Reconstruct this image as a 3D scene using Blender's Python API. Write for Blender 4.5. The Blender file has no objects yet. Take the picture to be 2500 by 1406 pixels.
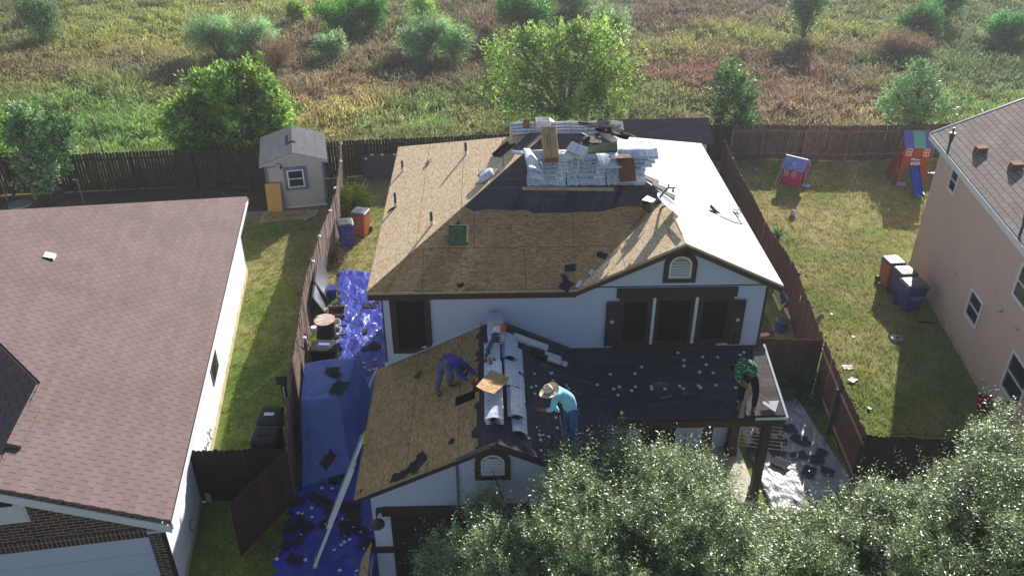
import bpy, math, random
import numpy as np
from mathutils import Matrix, Vector
R = math.radians
S = bpy.context.scene
col = S.collection
rnd = random.Random(7)
rng = np.random.default_rng(11)

# ---------------------------------------------------------------- camera
F_PX, PITCH, YAW, CAMH = 2080.0, R(31.5), R(1.71), 16.0
cam = bpy.data.objects.new('camera', bpy.data.cameras.new('camera'))
col.objects.link(cam)
cam.data.sensor_width = 36.0
cam.data.lens = 36.0 * F_PX / 2500.0
cam.data.clip_start = 0.5
cam.data.clip_end = 900.0
cam.location = (0, 0, CAMH)
cam.rotation_euler = (R(90) - PITCH, 0, -YAW)
S.camera = cam
# ---------------------------------------------------------------- world, sun, exposure
SUN_EL, SUN_AZ = R(24.0), R(26.0)          # azimuth measured from +y towards +x
w = bpy.data.worlds.new('World'); S.world = w; w.use_nodes = True
nt = w.node_tree; bg = nt.nodes['Background']
sky = nt.nodes.new('ShaderNodeTexSky'); sky.sky_type = 'NISHITA'; sky.sun_disc = False
sky.sun_elevation = SUN_EL; sky.sun_rotation = SUN_AZ
nt.links.new(sky.outputs[0], bg.inputs[0]); bg.inputs[1].default_value = 0.069
sl = bpy.data.lights.new('sun', 'SUN'); sl.energy = 5.0; sl.angle = R(0.5); sl.color = (1.0, 0.965, 0.91)
so = bpy.data.objects.new('sun', sl); col.objects.link(so)
sd = Vector((math.sin(SUN_AZ)*math.cos(SUN_EL), math.cos(SUN_AZ)*math.cos(SUN_EL), math.sin(SUN_EL)))
so.rotation_euler = sd.to_track_quat('Z', 'Y').to_euler(); so.location = (20, 60, 40)
S.view_settings.view_transform = 'Standard'; S.view_settings.look = 'None'
S.view_settings.exposure = 0.76; S.view_settings.gamma = 1.0
S.cycles.max_bounces = 6

# ---------------------------------------------------------------- photo pixel -> point on a real plane
_fw = np.array([math.sin(YAW)*math.cos(PITCH), math.cos(YAW)*math.cos(PITCH), -math.sin(PITCH)])
_rt = np.array([math.cos(YAW), -math.sin(YAW), 0.0]); _up = np.cross(_rt, _fw)
_C = np.array([0, 0, CAMH])
def ray(x, y): return _fw*F_PX + _rt*(x-1250) - _up*(y-703)
def PL(x, y, p0, n):
    d = ray(x, y); n = np.array(n, float); p0 = np.array(p0, float)
    return Vector(_C + d*((p0-_C) @ n)/(d @ n))
def GZ(x, y, z=0.0): return PL(x, y, (0, 0, z), (0, 0, 1))
def GY(x, y, Y): return PL(x, y, (0, Y, 0), (0, 1, 0))
def proj_np(P):
    d = P - _C; k = d @ _fw
    return 1250 + F_PX*(d @ _rt)/k, 703 - F_PX*(d @ _up)/k

# ---------------------------------------------------------------- materials
def c(h, k=1.0):
    h = h.lstrip('#'); v = [int(h[i:i+2], 16)/255 for i in (0, 2, 4)]
    return tuple(k*(x/12.92 if x <= .04045 else ((x+.055)/1.055)**2.4) for x in v) + (1.0,)
class N:
    def __init__(s, name, rough=.8, spec=.3, metal=0.):
        s.m = bpy.data.materials.new(name); s.m.use_nodes = True
        s.t = s.m.node_tree; s.b = s.t.nodes['Principled BSDF']
        s.b.inputs['Roughness'].default_value = rough
        s.b.inputs['Specular IOR Level'].default_value = spec
        s.b.inputs['Metallic'].default_value = metal
    def n(s, typ, **kw):
        o = s.t.nodes.new('ShaderNode'+typ)
        for k, v in kw.items(): setattr(o, k, v)
        return o
    def l(s, a, b): s.t.links.new(a, b)
    def put(s, sock, v):
        if isinstance(v, (int, float)): sock.default_value = v
        elif isinstance(v, tuple): sock.default_value = v
        else: s.l(v, sock)
    def math(s, op, a, b=0., c_=0.):
        o = s.n('Math', operation=op); s.put(o.inputs[0], a); s.put(o.inputs[1], b)
        if op in ('MULTIPLY_ADD', 'COMPARE'): s.put(o.inputs[2], c_)
        return o.outputs[0]
    def mix(s, f, a, b, mode='MIX'):
        o = s.n('Mix', data_type='RGBA', blend_type=mode)
        s.put(o.inputs[0], f); s.put(o.inputs[6], a); s.put(o.inputs[7], b); return o.outputs[2]
    def coord(s, kind='Object'): return s.n('TexCoord').outputs[kind]
    def mapping(s, v, scale=(1, 1, 1), loc=(0, 0, 0), rot=(0, 0, 0)):
        o = s.n('Mapping'); s.l(v, o.inputs[0]); o.inputs['Scale'].default_value = scale
        o.inputs['Location'].default_value = loc; o.inputs['Rotation'].default_value = rot; return o.outputs[0]
    def noise(s, v, scale, det=3., rough=.6, out=0):
        o = s.n('TexNoise'); s.l(v, o.inputs['Vector']); o.inputs['Scale'].default_value = scale
        o.inputs['Detail'].default_value = det; o.inputs['Roughness'].default_value = rough; return o.outputs[out]
    def ramp(s, f, *stops):
        o = s.n('ValToRGB'); e = o.color_ramp.elements; s.put(o.inputs[0], f)
        e[0].position, e[0].color = stops[0]; e[1].position, e[1].color = stops[-1]
        for p, cc in stops[1:-1]: x = e.new(p); x.color = cc
        return o.outputs[0]
    def bump(s, h, st=.3, dist=.02):
        o = s.n('Bump'); o.inputs['Strength'].default_value = st; o.inputs['Distance'].default_value = dist
        s.put(o.inputs['Height'], h); s.l(o.outputs[0], s.b.inputs['Normal'])
    def base(s, v): s.put(s.b.inputs['Base Color'], v); return s.m
    def attr(s): return s.n('Attribute', attribute_name='Col').outputs[0]
M = {}
def simple(key, h, rough=.7, spec=.3, var=.18, scale=6., metal=0., bump=0., attr=False, k=1.0):
    n = N(key, rough, spec, metal); v = n.coord()
    f = n.noise(v, scale, 4)
    a = c(h, k); lo = tuple(x*(1-var*1.6) for x in a[:3])+(1,); hi = tuple(min(1, x*(1+var)) for x in a[:3])+(1,)
    cc = n.ramp(f, (.3, lo), (.7, hi))
    if attr: cc = n.mix(1., cc, n.attr(), 'MULTIPLY')
    if bump: n.bump(n.noise(v, scale*6, 3), bump, .01)
    M[key] = n.base(cc); return M[key]

def osb(key, dark, mid, light, seam=True, dirt=1.):
    n = N(key, .75, .35); uv = n.coord('UV')
    wv = n.noise(uv, 5, 2, .5, 1)
    v1 = n.mix(.07, uv, wv, 'LINEAR_LIGHT')
    vo = n.n('TexVoronoi'); n.l(n.mapping(v1, (9, 36, 1), rot=(0, 0, .25)), vo.inputs['Vector'])
    vo.inputs['Scale'].default_value = 1.; vo.inputs['Randomness'].default_value = 1.
    v2 = n.n('TexVoronoi'); n.l(n.mapping(v1, (16, 30, 1), rot=(0, 0, -.5)), v2.inputs['Vector']); v2.inputs['Scale'].default_value = 1.
    g = n.math('ADD', n.math('MULTIPLY', vo.outputs['Color'], .55), n.math('MULTIPLY', v2.outputs['Color'], .45))
    cc = n.ramp(g, (.12, c(dark)), (.45, c(mid)), (.85, c(light)))
    big = n.noise(uv, .9, 3)
    cc = n.mix(n.ramp(big, (.35, (0, 0, 0, 1)), (.75, (.55*dirt, .55*dirt, .55*dirt, 1))), cc, c(mid, .72))
    spots = n.ramp(n.noise(uv, 7, 2), (.70, (0, 0, 0, 1)), (.76, (.6, .6, .6, 1)))
    cc = n.mix(spots, cc, c('#3a2e22'))
    if seam:
        def seams(w, h, mo):
            br = n.n('TexBrick'); n.l(uv, br.inputs['Vector']); br.inputs['Scale'].default_value = 1
            br.inputs['Brick Width'].default_value = w; br.inputs['Row Height'].default_value = h
            br.inputs['Mortar Size'].default_value = mo; br.inputs['Mortar Smooth'].default_value = .1
            return br.outputs['Fac']
        cc = n.mix(n.math('MULTIPLY', seams(2.44, 1.22, .008), .75), cc, c('#2a2018'))
        cc = n.mix(n.math('MULTIPLY', seams(.61, 3.66, .005), .35), cc, c('#2a2018'))
    n.bump(g, .5, .012); M[key] = n.base(cc)

def shingle(key, a, b, line, tabw=.305, rowh=.143, cut=.055, row=.35):
    n = N(key, .9, .2); uv = n.coord('UV'); sx = n.n('SeparateXYZ'); n.l(uv, sx.inputs[0]); U, V = sx.outputs[0], sx.outputs[1]
    vr = n.math('DIVIDE', V, rowh); rw = n.math('FLOOR', vr)
    off = n.math('MULTIPLY', n.math('MODULO', n.math('ABSOLUTE', rw), 2.), .5)
    uu = n.math('ADD', n.math('DIVIDE', U, tabw), off)
    fu = n.math('FRACT', uu); fv = n.math('FRACT', vr)
    wn = n.n('TexWhiteNoise', noise_dimensions='2D'); cb = n.n('CombineXYZ')
    n.l(n.math('FLOOR', n.math('MULTIPLY', uu, .5)), cb.inputs[0]); n.l(rw, cb.inputs[1]); n.l(cb.outputs[0], wn.inputs['Vector'])
    t = n.math('ADD', n.math('MULTIPLY', wn.outputs[0], .42), n.math('MULTIPLY', n.noise(uv, 1.1, 4), .75))
    cc = n.ramp(t, (.2, c(a)), (.95, c(b)))
    cc = n.mix(n.ramp(n.noise(n.mapping(uv, (1, .35, 1)), .45, 4, .65), (.45, (0, 0, 0, 1)), (.8, (.3, .3, .3, 1))), cc, c(line))
    cc = n.mix(n.ramp(n.noise(uv, 60, 2), (.35, (0, 0, 0, 1)), (.7, (.35, .35, .35, 1))), cc, c(line))
    cutm = n.math('MULTIPLY', n.math('LESS_THAN', fu, cut), n.math('LESS_THAN', fv, .93))
    cc = n.mix(n.math('MULTIPLY', cutm, .85), cc, c(line, .5))
    cc = n.mix(n.math('MULTIPLY', n.math('LESS_THAN', fv, .09), row), cc, c(line, .6))
    n.bump(n.math('SUBTRACT', n.math('MULTIPLY', fv, -.6), cutm), .5, .01)
    M[key] = n.base(cc)

osb('osb', '#c0986c', '#ecc89c', '#ffeccc', dirt=.35)  # paler copy of the roof boards: sun on these slopes is put into the colour
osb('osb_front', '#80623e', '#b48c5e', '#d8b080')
osb('osb_garage', '#826440', '#ba945e', '#dcb884')
osb('plywood_old', '#8a6c48', '#b79668', '#cdb080', seam=False)
shingle('shingle_red', '#786663', '#8a7773', '#4c3c3c', row=.15)
shingle('shingle_grey', '#8a7c76', '#a89c94', '#2a2422', 0.33, .19, .05, .9)
shingle('shingle_shed', '#56575c', '#74767c', '#38383e')
shingle('shingle_dark', '#403c42', '#5c565e', '#1c1a20', .32, .143, .03, .5)
shingle('shingle_porch', '#5a5250', '#8a807a', '#2c2826', .32, .143, .03, .35)
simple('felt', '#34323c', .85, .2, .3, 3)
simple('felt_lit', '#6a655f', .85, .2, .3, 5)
simple('underlay', '#dcdcd8', .8, .3, .03, 2)
def stucco(key, h, sc=40, var=.05):
    n = N(key, .9, .2); v = n.coord(); a = c(h)
    f = n.noise(v, .8, 4); cc = n.ramp(f, (.3, tuple(x*(1-var) for x in a[:3])+(1,)), (.7, a))
    n.bump(n.noise(v, sc, 3), .35, .012); M[key] = n.base(cc)
stucco('stucco_white', '#ccd0e8'); stucco('siding_white', '#eceef4', 8); stucco('stucco_tan', '#d2b8a6', 30, .1)
simple('foundation', '#c8b79a', .9, .2, .2, 3)
simple('trim_brown', '#4a3532', .6, .3, .12, 5)
simple('shutter_brown', '#46343a', .6, .3, .12, 5)
simple('door_dark', '#2e2426', .5, .4, .1, 5)
simple('trim_white', '#dcdcdc', .5, .4, .05, 4)
simple('edge_tan', '#b9a180', .8, .2, .15, 8)
simple('flashing', '#9aa3ae', .35, .6, .1, 6, .4)
simple('metal_white', '#e2e4e8', .3, .6, .05, 5)
simple('metal_grey', '#8a8d92', .35, .6, .12, 9, .6)
simple('metal_dark', '#3c3e44', .5, .5, .15, 9)
simple('black', '#17171a', .55, .4, .15, 6)
simple('black_gloss', '#26272c', .25, .6, .1, 6)
simple('glass', '#14181c', .08, .8, .1, 2)
simple('window_screen', '#121012', .65, .25, .2, 3)
simple('glass_warm', '#1c1512', .12, .7, .3, 1.5)
simple('hole', '#0c0a09', .9, .1, .1, 5)
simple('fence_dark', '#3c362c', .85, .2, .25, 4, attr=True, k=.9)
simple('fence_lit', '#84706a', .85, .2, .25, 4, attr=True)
simple('fence_red', '#684a40', .8, .2, .15, 4, attr=True)
simple('rail_wood', '#a08a74', .85, .2, .2, 6)
simple('wood_pale', '#cdb58c', .8, .2, .15, 8)
simple('wood_ochre', '#c89a52', .75, .3, .12, 9)
simple('bark', '#5a4a3c', .9, .2, .25, 12)
simple('bark_pale', '#86796a', .9, .2, .25, 12)
simple('card', '#c8a678', .8, .2, .06, 4)
simple('card_front', '#8f7048', .8, .2, .06, 4)
simple('paper_white', '#dcdde2', .5, .4, .05, 8)
simple('ink', '#2c3244', .6, .3, .1, 20)
simple('ink_brown', '#6b4a2c', .7, .2, .1, 20)
simple('shed_wall', '#b4aea6', .8, .2, .06, 3)
simple('shed_trim', '#68708c', .6, .3, .08, 5)
simple('blue_tarp_flat', '#3d4fa8', .45, .5, .15, 3)
simple('bin_blue', '#1f3284', .4, .5, .12, 4)
simple('bin_orange', '#b0603a', .5, .4, .12, 4)
simple('bin_lid', '#4e535c', .5, .5, .12, 5)
simple('bin_black', '#1a1d24', .65, .3, .12, 5)
simple('bin_green', '#1a3028', .7, .3, .15, 5)
simple('pink', '#d0247c', .45, .4, .06, 3)
simple('pale_blue', '#8f98e0', .35, .5, .1, 12)
simple('toy_red', '#a23b28', .7, .3, .12, 5)
simple('toy_purple', '#6465bc', .5, .3, .06, 4)
simple('toy_mint', '#5fb8a0', .5, .3, .06, 4)
simple('toy_blue', '#2343b4', .35, .5, .08, 4)
simple('toy_green', '#2fbf3a', .4, .5, .05, 4)
simple('bin_red', '#b01e34', .4, .4, .08, 4)
simple('skin', '#a06a4c', .6, .3, .08, 9)
simple('hair', '#191413', .7, .3, .2, 30)
simple('shirt_purple', '#4a4c9c', .9, .1, .2, 7, bump=.2)
simple('shirt_aqua', '#9cdcec', .85, .2, .14, 7, bump=.2)
simple('jeans', '#4a6ea0', .9, .1, .3, 8)
simple('jeans_grey', '#5a6c8c', .9, .1, .3, 8)
simple('trousers_dark', '#1c2030', .9, .1, .2, 8)
simple('boot', '#4a342c', .8, .2, .2, 9)
simple('straw', '#e0d2b4', .85, .2, .25, 25)
simple('leather', '#9a6a48', .8, .2, .2, 12)
simple('orange', '#d85a24', .4, .5, .1, 8)
simple('teal', '#2a6a6c', .5, .4, .2, 12)
simple('yellow', '#c8b42c', .6, .3, .1, 8)
simple('concrete', '#b8b2a4', .85, .2, .15, 3)
simple('concrete_pale', '#d8d2be', .85, .2, .1, 3)
simple('stone', '#5c564e', .9, .2, .3, 5)
simple('dog_fur', '#c8bca8', .9, .1, .25, 10)
simple('canvas', '#5c6a50', .9, .1, .2, 9)
simple('terracotta', '#7a5648', .8, .2, .2, 6)
simple('soil', '#5c4c3a', .95, .1, .3, 5)
n = N('shirt_pattern', .9, .1); vo = n.n('TexVoronoi'); n.l(n.coord(), vo.inputs['Vector']); vo.inputs['Scale'].default_value = 34
M['shirt_pattern'] = n.base(n.ramp(vo.outputs['Color'], (.2, c('#0f3a34')), (.5, c('#1f7a58')), (.7, c('#3c9a6c')), (.85, c('#d6dcb0'))))
n = N('brick', .9, .2); br = n.n('TexBrick'); n.l(n.coord('UV'), br.inputs['Vector']); br.inputs['Scale'].default_value = 1
br.inputs['Brick Width'].default_value = .24; br.inputs['Row Height'].default_value = .082; br.inputs['Mortar Size'].default_value = .008
br.inputs['Color1'].default_value = c('#43302c'); br.inputs['Color2'].default_value = c('#6a4c44'); br.inputs['Mortar'].default_value = c('#9c9488')
n.bump(br.outputs['Fac'], -.4, .01); M['brick'] = n.base(br.outputs[0])
n = N('brick_soldier', .9, .2); br = n.n('TexBrick'); n.l(n.mapping(n.coord('UV'), rot=(0, 0, R(90))), br.inputs['Vector']); br.inputs['Scale'].default_value = 1
br.inputs['Brick Width'].default_value = .24; br.inputs['Row Height'].default_value = .09; br.inputs['Mortar Size'].default_value = .008; br.offset = 0
br.inputs['Color1'].default_value = c('#4a3530'); br.inputs['Color2'].default_value = c('#6a4c44'); br.inputs['Mortar'].default_value = c('#9c9488')
M['brick_soldier'] = n.base(br.outputs[0])
# bundle wrap: white plastic with printed grid and lines of small print
def wrap(key, seed):
    n = N(key, .38, .5); g = n.coord('Generated'); gm = n.mapping(g, (1, 1, 1), (seed*.37, seed*.21, 0))
    br = n.n('TexBrick'); n.l(n.mapping(g, (1, 1, 1), (seed*.05, .05, 0)), br.inputs['Vector']); br.offset = 0; br.inputs['Scale'].default_value = 1
    br.inputs['Brick Width'].default_value = .155; br.inputs['Row Height'].default_value = .34; br.inputs['Mortar Size'].default_value = .012
    br.inputs['Color1'].default_value = c('#c0c8dc'); br.inputs['Color2'].default_value = c('#d8dcea'); br.inputs['Mortar'].default_value = c('#f0f2fa')
    b2 = n.n('TexBrick'); n.l(g, b2.inputs['Vector']); b2.inputs['Scale'].default_value = 1
    b2.inputs['Brick Width'].default_value = .4; b2.inputs['Row Height'].default_value = .11; b2.inputs['Mortar Size'].default_value = .012
    b2.inputs['Color1'].default_value = c('#bcc2d2'); b2.inputs['Color2'].default_value = c('#e2e5f0'); b2.inputs['Mortar'].default_value = c('#f0f2fa')
    k = n.math('GREATER_THAN', n.noise(gm, 2.2, 1), .5)
    cc = n.mix(k, br.outputs[0], b2.outputs[0])
    cc = n.mix(n.ramp(n.noise(g, 3, 3), (.45, (0, 0, 0, 1)), (.7, (.3, .3, .3, 1))), cc, c('#eceef2'))
    n.bump(n.noise(g, 7, 3), .25, .02); M[key] = n.base(cc)
for i in range(3): wrap('wrap%d' % i, i)
# tarps
def tarp_mat(key, a, b, rough):
    n = N(key, rough, .4); v = n.coord(); cc = n.ramp(n.noise(v, 1.6, 4), (.3, c(a)), (.7, c(b)))
    vo = n.n('TexVoronoi', feature='DISTANCE_TO_EDGE'); n.l(n.mix(.35, n.mapping(v, (1, .7, 1), rot=(0, 0, .5)), n.noise(v, 1.5, 3, .6, 1)), vo.inputs['Vector']); vo.inputs['Scale'].default_value = 1.7
    n.bump(n.math('ADD', n.math('MULTIPLY', n.noise(n.mapping(v, (1, .5, 1), rot=(0, 0, .4)), 2.2, 4, .55), .8), n.math('MINIMUM', vo.outputs[0], .18)), .9, .16); M[key] = n.base(cc)
tarp_mat('tarp_blue', '#24308c', '#3846ac', .42); tarp_mat('tarp_cover', '#5868a8', '#6a7cbc', .55); tarp_mat('tarp_grey', '#84848a', '#a4a4a8', .38)
# foliage: diffuse + translucent + gloss, colour from the mesh
def leafmat(key, rough=.4, trans=.35, spec=.4, k=1.0):
    m = bpy.data.materials.new(key); m.use_nodes = True; t = m.node_tree
    b = t.nodes['Principled BSDF']; a = t.nodes.new('ShaderNodeAttribute'); a.attribute_name = 'Col'
    t.links.new(a.outputs[0], b.inputs['Base Color']); b.inputs['Roughness'].default_value = rough; b.inputs['Specular IOR Level'].default_value = spec
    tr = t.nodes.new('ShaderNodeBsdfTranslucent'); t.links.new(a.outputs[0], tr.inputs[0])
    mx = t.nodes.new('ShaderNodeMixShader'); mx.inputs[0].default_value = trans
    t.links.new(b.outputs[0], mx.inputs[1]); t.links.new(tr.outputs[0], mx.inputs[2])
    t.links.new(mx.outputs[0], t.nodes['Material Output'].inputs[0]); M[key] = m
leafmat('leaf_gloss', .5, .32, .5); leafmat('leaf_oak', .42, .24, .7); leafmat('leaf_mid', .5, .5, .4); leafmat('leaf_soft', .7, .42, .2); leafmat('grass_blade', .8, .4, .15)
for k_ in ('leaf_oak', 'leaf_gloss'):
    b_ = M[k_].node_tree.nodes['Principled BSDF']; b_.inputs['Coat Weight'].default_value = .3 if k_ == 'leaf_oak' else .1; b_.inputs['Coat Roughness'].default_value = .36
# lawn ground
n = N('lawn', .95, .1); v = n.coord()
sp = n.n('SeparateXYZ'); n.l(v, sp.inputs[0])
g1 = n.noise(v, .35, 5, .65); g2 = n.noise(v, 5, 5, .7); g3 = n.noise(v, 22, 3, .7)
t = n.math('ADD', n.math('MULTIPLY', g1, .6), n.math('ADD', n.math('MULTIPLY', g2, .3), n.math('MULTIPLY', g3, .25)))
dry = n.math('MULTIPLY', n.math('SUBTRACT', sp.outputs[1], 20.), .007)
t = n.math('ADD', t, dry)
cc = n.ramp(t, (.42, c('#52702c')), (.54, c('#7c8444')), (.66, c('#a8986a')), (.8, c('#bca27a')))
n.bump(n.math('ADD', g3, g2), .8, .04); M['lawn'] = n.base(cc)
n = N('field_soil', .95, .1); v = n.coord()
M['field_soil'] = n.base(n.ramp(n.noise(v, .8, 6, .7), (.3, c('#3c4228')), (.5, c('#5a5c38')), (.75, c('#6a6044'))))

# ---------------------------------------------------------------- mesh building
def wm(o): return (wm(o.parent) @ o.matrix_basis) if o.parent else o.matrix_basis.copy()
def tag(o, label=None, cat=None, group=None, kind=None):
    if label: o['label'] = label
    if cat: o['category'] = cat
    if group: o['group'] = group
    if kind: o['kind'] = kind
    return o
def thing(name, loc, label, cat, rz=0., group=None, rot=None):
    o = bpy.data.objects.new(name, None); col.objects.link(o); o.empty_display_size = .2
    o.location = loc; o.rotation_euler = rot if rot else (0, 0, rz)
    return tag(o, label, cat, group)
def mkmesh(name, V, Fc, mats, mi=None, cols=None, uv=None, smooth=False):
    me = bpy.data.meshes.new(name); me.from_pydata([tuple(v) for v in V], [], Fc)
    for m in mats: me.materials.append(m)
    if mi: me.polygons.foreach_set('material_index', mi)
    if smooth: me.polygons.foreach_set('use_smooth', [True]*len(Fc))
    me.validate(); me.update(); return me
class MB:
    def __init__(s): s.V = []; s.F = []; s.mi = []; s.ms = []; s.c = []; s.cur = 0; s.cc = (1, 1, 1); s.X = Matrix.Identity(4); s.o = None
    def mat(s, key):
        if key not in s.ms: s.ms.append(key)
        s.cur = s.ms.index(key); return s
    def add(s, vs, fs):
        b = len(s.V); s.V += [s.X @ Vector(v) for v in vs]
        for f in fs: s.F.append([b+i for i in f]); s.mi.append(s.cur); s.c.append(s.cc)
        return s
    def box(s, x0, x1, y0, y1, z0, z1, bev=0.):
        if bev:
            b = bev; vs = []; 
            for z, e in ((z0, b), (z0+b, 0), (z1-b, 0), (z1, b)):
                vs += [(x0+e, y0+b, z), (x0+b, y0+e, z), (x1-b, y0+e, z), (x1-e, y0+b, z), (x1-e, y1-b, z), (x1-b, y1-e, z), (x0+b, y1-e, z), (x0+e, y1-b, z)]
            fs = [list(range(7, -1, -1)), list(range(24, 32))]
            for r in range(3):
                for i in range(8): fs.append((r*8+i, r*8+(i+1) % 8, r*8+8+(i+1) % 8, r*8+8+i))
            return s.add(vs, fs)
        return s.add([(x0, y0, z0), (x1, y0, z0), (x1, y1, z0), (x0, y1, z0), (x0, y0, z1), (x1, y0, z1), (x1, y1, z1), (x0, y1, z1)],
                     [(3, 2, 1, 0), (4, 5, 6, 7), (0, 1, 5, 4), (1, 2, 6, 5), (2, 3, 7, 6), (3, 0, 4, 7)])
    def poly(s, pts, t=0., d=None):
        """flat polygon; with t it becomes a slab extruded by t along d (default: minus its normal)"""
        pts = [Vector(p) for p in pts]; k = len(pts)
        if not t: return s.add(pts, [list(range(k))])
        nn = Vector((0, 0, 0))
        for i in range(k): a, b = pts[i], pts[(i+1) % k]; nn += a.cross(b)
        nn.normalize(); d = Vector(d) if d else -nn
        q = [p + d*t for p in pts]
        return s.add(pts+q, [list(range(k)), list(range(2*k-1, k-1, -1))] + [(i, k+i, k+(i+1) % k, (i+1) % k) for i in range(k)])
    def tube(s, pts, r, seg=8, cap=True):
        pts = [Vector(p) for p in pts]; rs = r if isinstance(r, (list, tuple)) else [r]*len(pts); vs = []; fs = []
        for i, p in enumerate(pts):
            d = (pts[min(i+1, len(pts)-1)] - pts[max(i-1, 0)]).normalized()
            a = d.orthogonal().normalized() if i == 0 else (pa - d*pa.dot(d)).normalized()
            pa = a; b = d.cross(a)
            for j in range(seg): t = 2*math.pi*j/seg; vs.append(p + (a*math.cos(t)+b*math.sin(t))*rs[i])
        for i in range(len(pts)-1):
            for j in range(seg): fs.append((i*seg+j, i*seg+(j+1) % seg, (i+1)*seg+(j+1) % seg, (i+1)*seg+j))
        if cap: fs += [list(range(seg-1, -1, -1)), list(range((len(pts)-1)*seg, len(pts)*seg))]
        return s.add(vs, fs)
    def lathe(s, prof, seg=20, cx=0, cy=0, sx=1, sy=1):
        vs = []; fs = []
        for r, z in prof:
            for j in range(seg): t = 2*math.pi*j/seg; vs.append((cx+sx*r*math.cos(t), cy+sy*r*math.sin(t), z))
        for i in range(len(prof)-1):
            for j in range(seg): fs.append((i*seg+j, i*seg+(j+1) % seg, (i+1)*seg+(j+1) % seg, (i+1)*seg+j))
        fs += [list(range(seg-1, -1, -1)), list(range((len(prof)-1)*seg, len(prof)*seg))]
        return s.add(vs, fs)
    def build(s, name, mat=None, parent=None, local=False, label=None, smooth=False, uvo=None, at=None):
        if mat: s.ms = [mat]; s.mi = [0]*len(s.F)
        V = s.V
        Wv = V
        loc = Vector((0, 0, 0))
        if parent is None:
            if at is not None: loc = Vector(at)
            else:
                xs = [v.x for v in V]; ys = [v.y for v in V]; zs = [v.z for v in V]
                loc = Vector(((min(xs)+max(xs))/2, (min(ys)+max(ys))/2, min(zs)))
            V = [v-loc for v in V]
        elif not local:
            inv = wm(parent).inverted(); V = [inv @ v for v in V]
        me = bpy.data.meshes.new(name); me.from_pydata([tuple(v) for v in V], [], s.F)
        for m in s.ms: me.materials.append(M[m])
        me.polygons.foreach_set('material_index', s.mi)
        if smooth: me.polygons.foreach_set('use_smooth', [True]*len(s.F))
        ca = me.color_attributes.new('Col', 'FLOAT_COLOR', 'CORNER'); ul = me.uv_layers.new(name='UVMap')
        cd = []; ud = []; o = Vector(uvo) if uvo is not None else Vector((0, 0, 0))
        me.update()
        for pi, p in enumerate(me.polygons):
            vs = [Wv[i] for i in p.vertices]; nn = Vector((0, 0, 0))
            for i in range(len(vs)): nn += vs[i].cross(vs[(i+1) % len(vs)])
            if nn.length < 1e-12: nn = Vector((0, 0, 1))
            nn.normalize()
            if abs(nn.z) > .995: h = Vector((1, 0, 0)); vv = Vector((0, 1, 0))
            else: h = Vector((-nn.y, nn.x, 0)).normalized(); vv = nn.cross(h)
            for v in vs: ud += [(v-o).dot(h), (v-o).dot(vv)]
            cd += list(s.c[pi] + (1.0,))*len(vs)
        ca.data.foreach_set('color', cd); ul.data.foreach_set('uv', ud)
        ob = bpy.data.objects.new(name, me); col.objects.link(ob); ob.location = loc
        if parent: ob.parent = parent
        if label: ob['label'] = label
        return ob
def children(o): return [x for x in col.objects if x.parent is o]
def copy_tree(o, loc=None, rz=None, label=None, parent=None, rot=None):
    cc_ = o.copy(); col.objects.link(cc_); cc_.parent = parent
    if loc is not None: cc_.location = loc
    if rz is not None: cc_.rotation_euler = (0, 0, rz)
    if rot is not None: cc_.rotation_euler = rot
    if label: cc_['label'] = label
    for ch in children(o): copy_tree(ch, parent=cc_)
    return cc_
def bulk(name, P, C, mat, parent=None, origin=(0, 0, 0)):
    """P (n,k,3) world polygons, C (n,3) colours"""
    n_, k, _ = P.shape; P = P - np.array(origin)
    me = bpy.data.meshes.new(name); me.vertices.add(n_*k); me.vertices.foreach_set('co', P.reshape(-1).astype(np.float32))
    me.loops.add(n_*k); me.loops.foreach_set('vertex_index', np.arange(n_*k, dtype=np.int32))
    me.polygons.add(n_); me.polygons.foreach_set('loop_start', np.arange(0, n_*k, k, dtype=np.int32))
    me.update(calc_edges=True)
    ca = me.color_attributes.new('Col', 'FLOAT_COLOR', 'CORNER')
    a = np.ones((n_, k, 4), np.float32); a[:, :, :3] = C[:, None, :]; ca.data.foreach_set('color', a.reshape(-1))
    me.materials.append(M[mat]); ob = bpy.data.objects.new(name, me); col.objects.link(ob)
    if parent: ob.parent = parent; ob.matrix_parent_inverse = Matrix.Identity(4); 
    else: ob.location = origin
    return ob
def lin(h): return np.array(c(h)[:3])
# ================================================================ GROUND
def sheet(name, pts, mat, z, kind='structure', label=None):
    mb = MB(); mb.poly([(x, y, z) for x, y in pts]); o = mb.build(name, mat); tag(o, label, kind=kind); return o
# one big sheet of wild field reaching far beyond the view, yards as sheets on it
sheet('field', [(-120, -60), (120, -60), (120, 150), (-120, 150)], 'field_soil', -.008)
BACK = [(-40, 29.9), (-20.74, 34.75), (-9.96, 35.4), (-5.5, 36.1), (6, 36.9), (12.9, 37.5), (16.8, 37.15), (22, 37.3), (45, 38.3)]
sheet('yard_lawn', [(-40, -20), (45, -20)] + [(x, y) for x, y in reversed(BACK)], 'lawn', 0.0)
sheet('dirt_bed', [(-30, 31.6), (-9.6, 32.6), (-6.75, 33.2), (-6.65, 35.8), (-20.7, 34.4), (-30, 33.1)], 'soil', .006)
sheet('front_street', [(-60, -30), (60, -30), (60, 2.5), (-60, 2.5)], 'concrete', .008)
sheet('driveway', [(-2.2, 2.5), (2.3, 2.5), (2.3, 13.45), (-2.2, 13.45)], 'concrete', .006)
WALK = [GZ(1693, 1160), GZ(1880, 1290), GZ(1790, 1085), GZ(1650, 1010)]
mb = MB(); mb.box(2.75, 6.75, 15.4, 17.45, -.1, .07); tag(mb.build('porch_floor', 'concrete_pale'), kind='structure')
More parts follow.
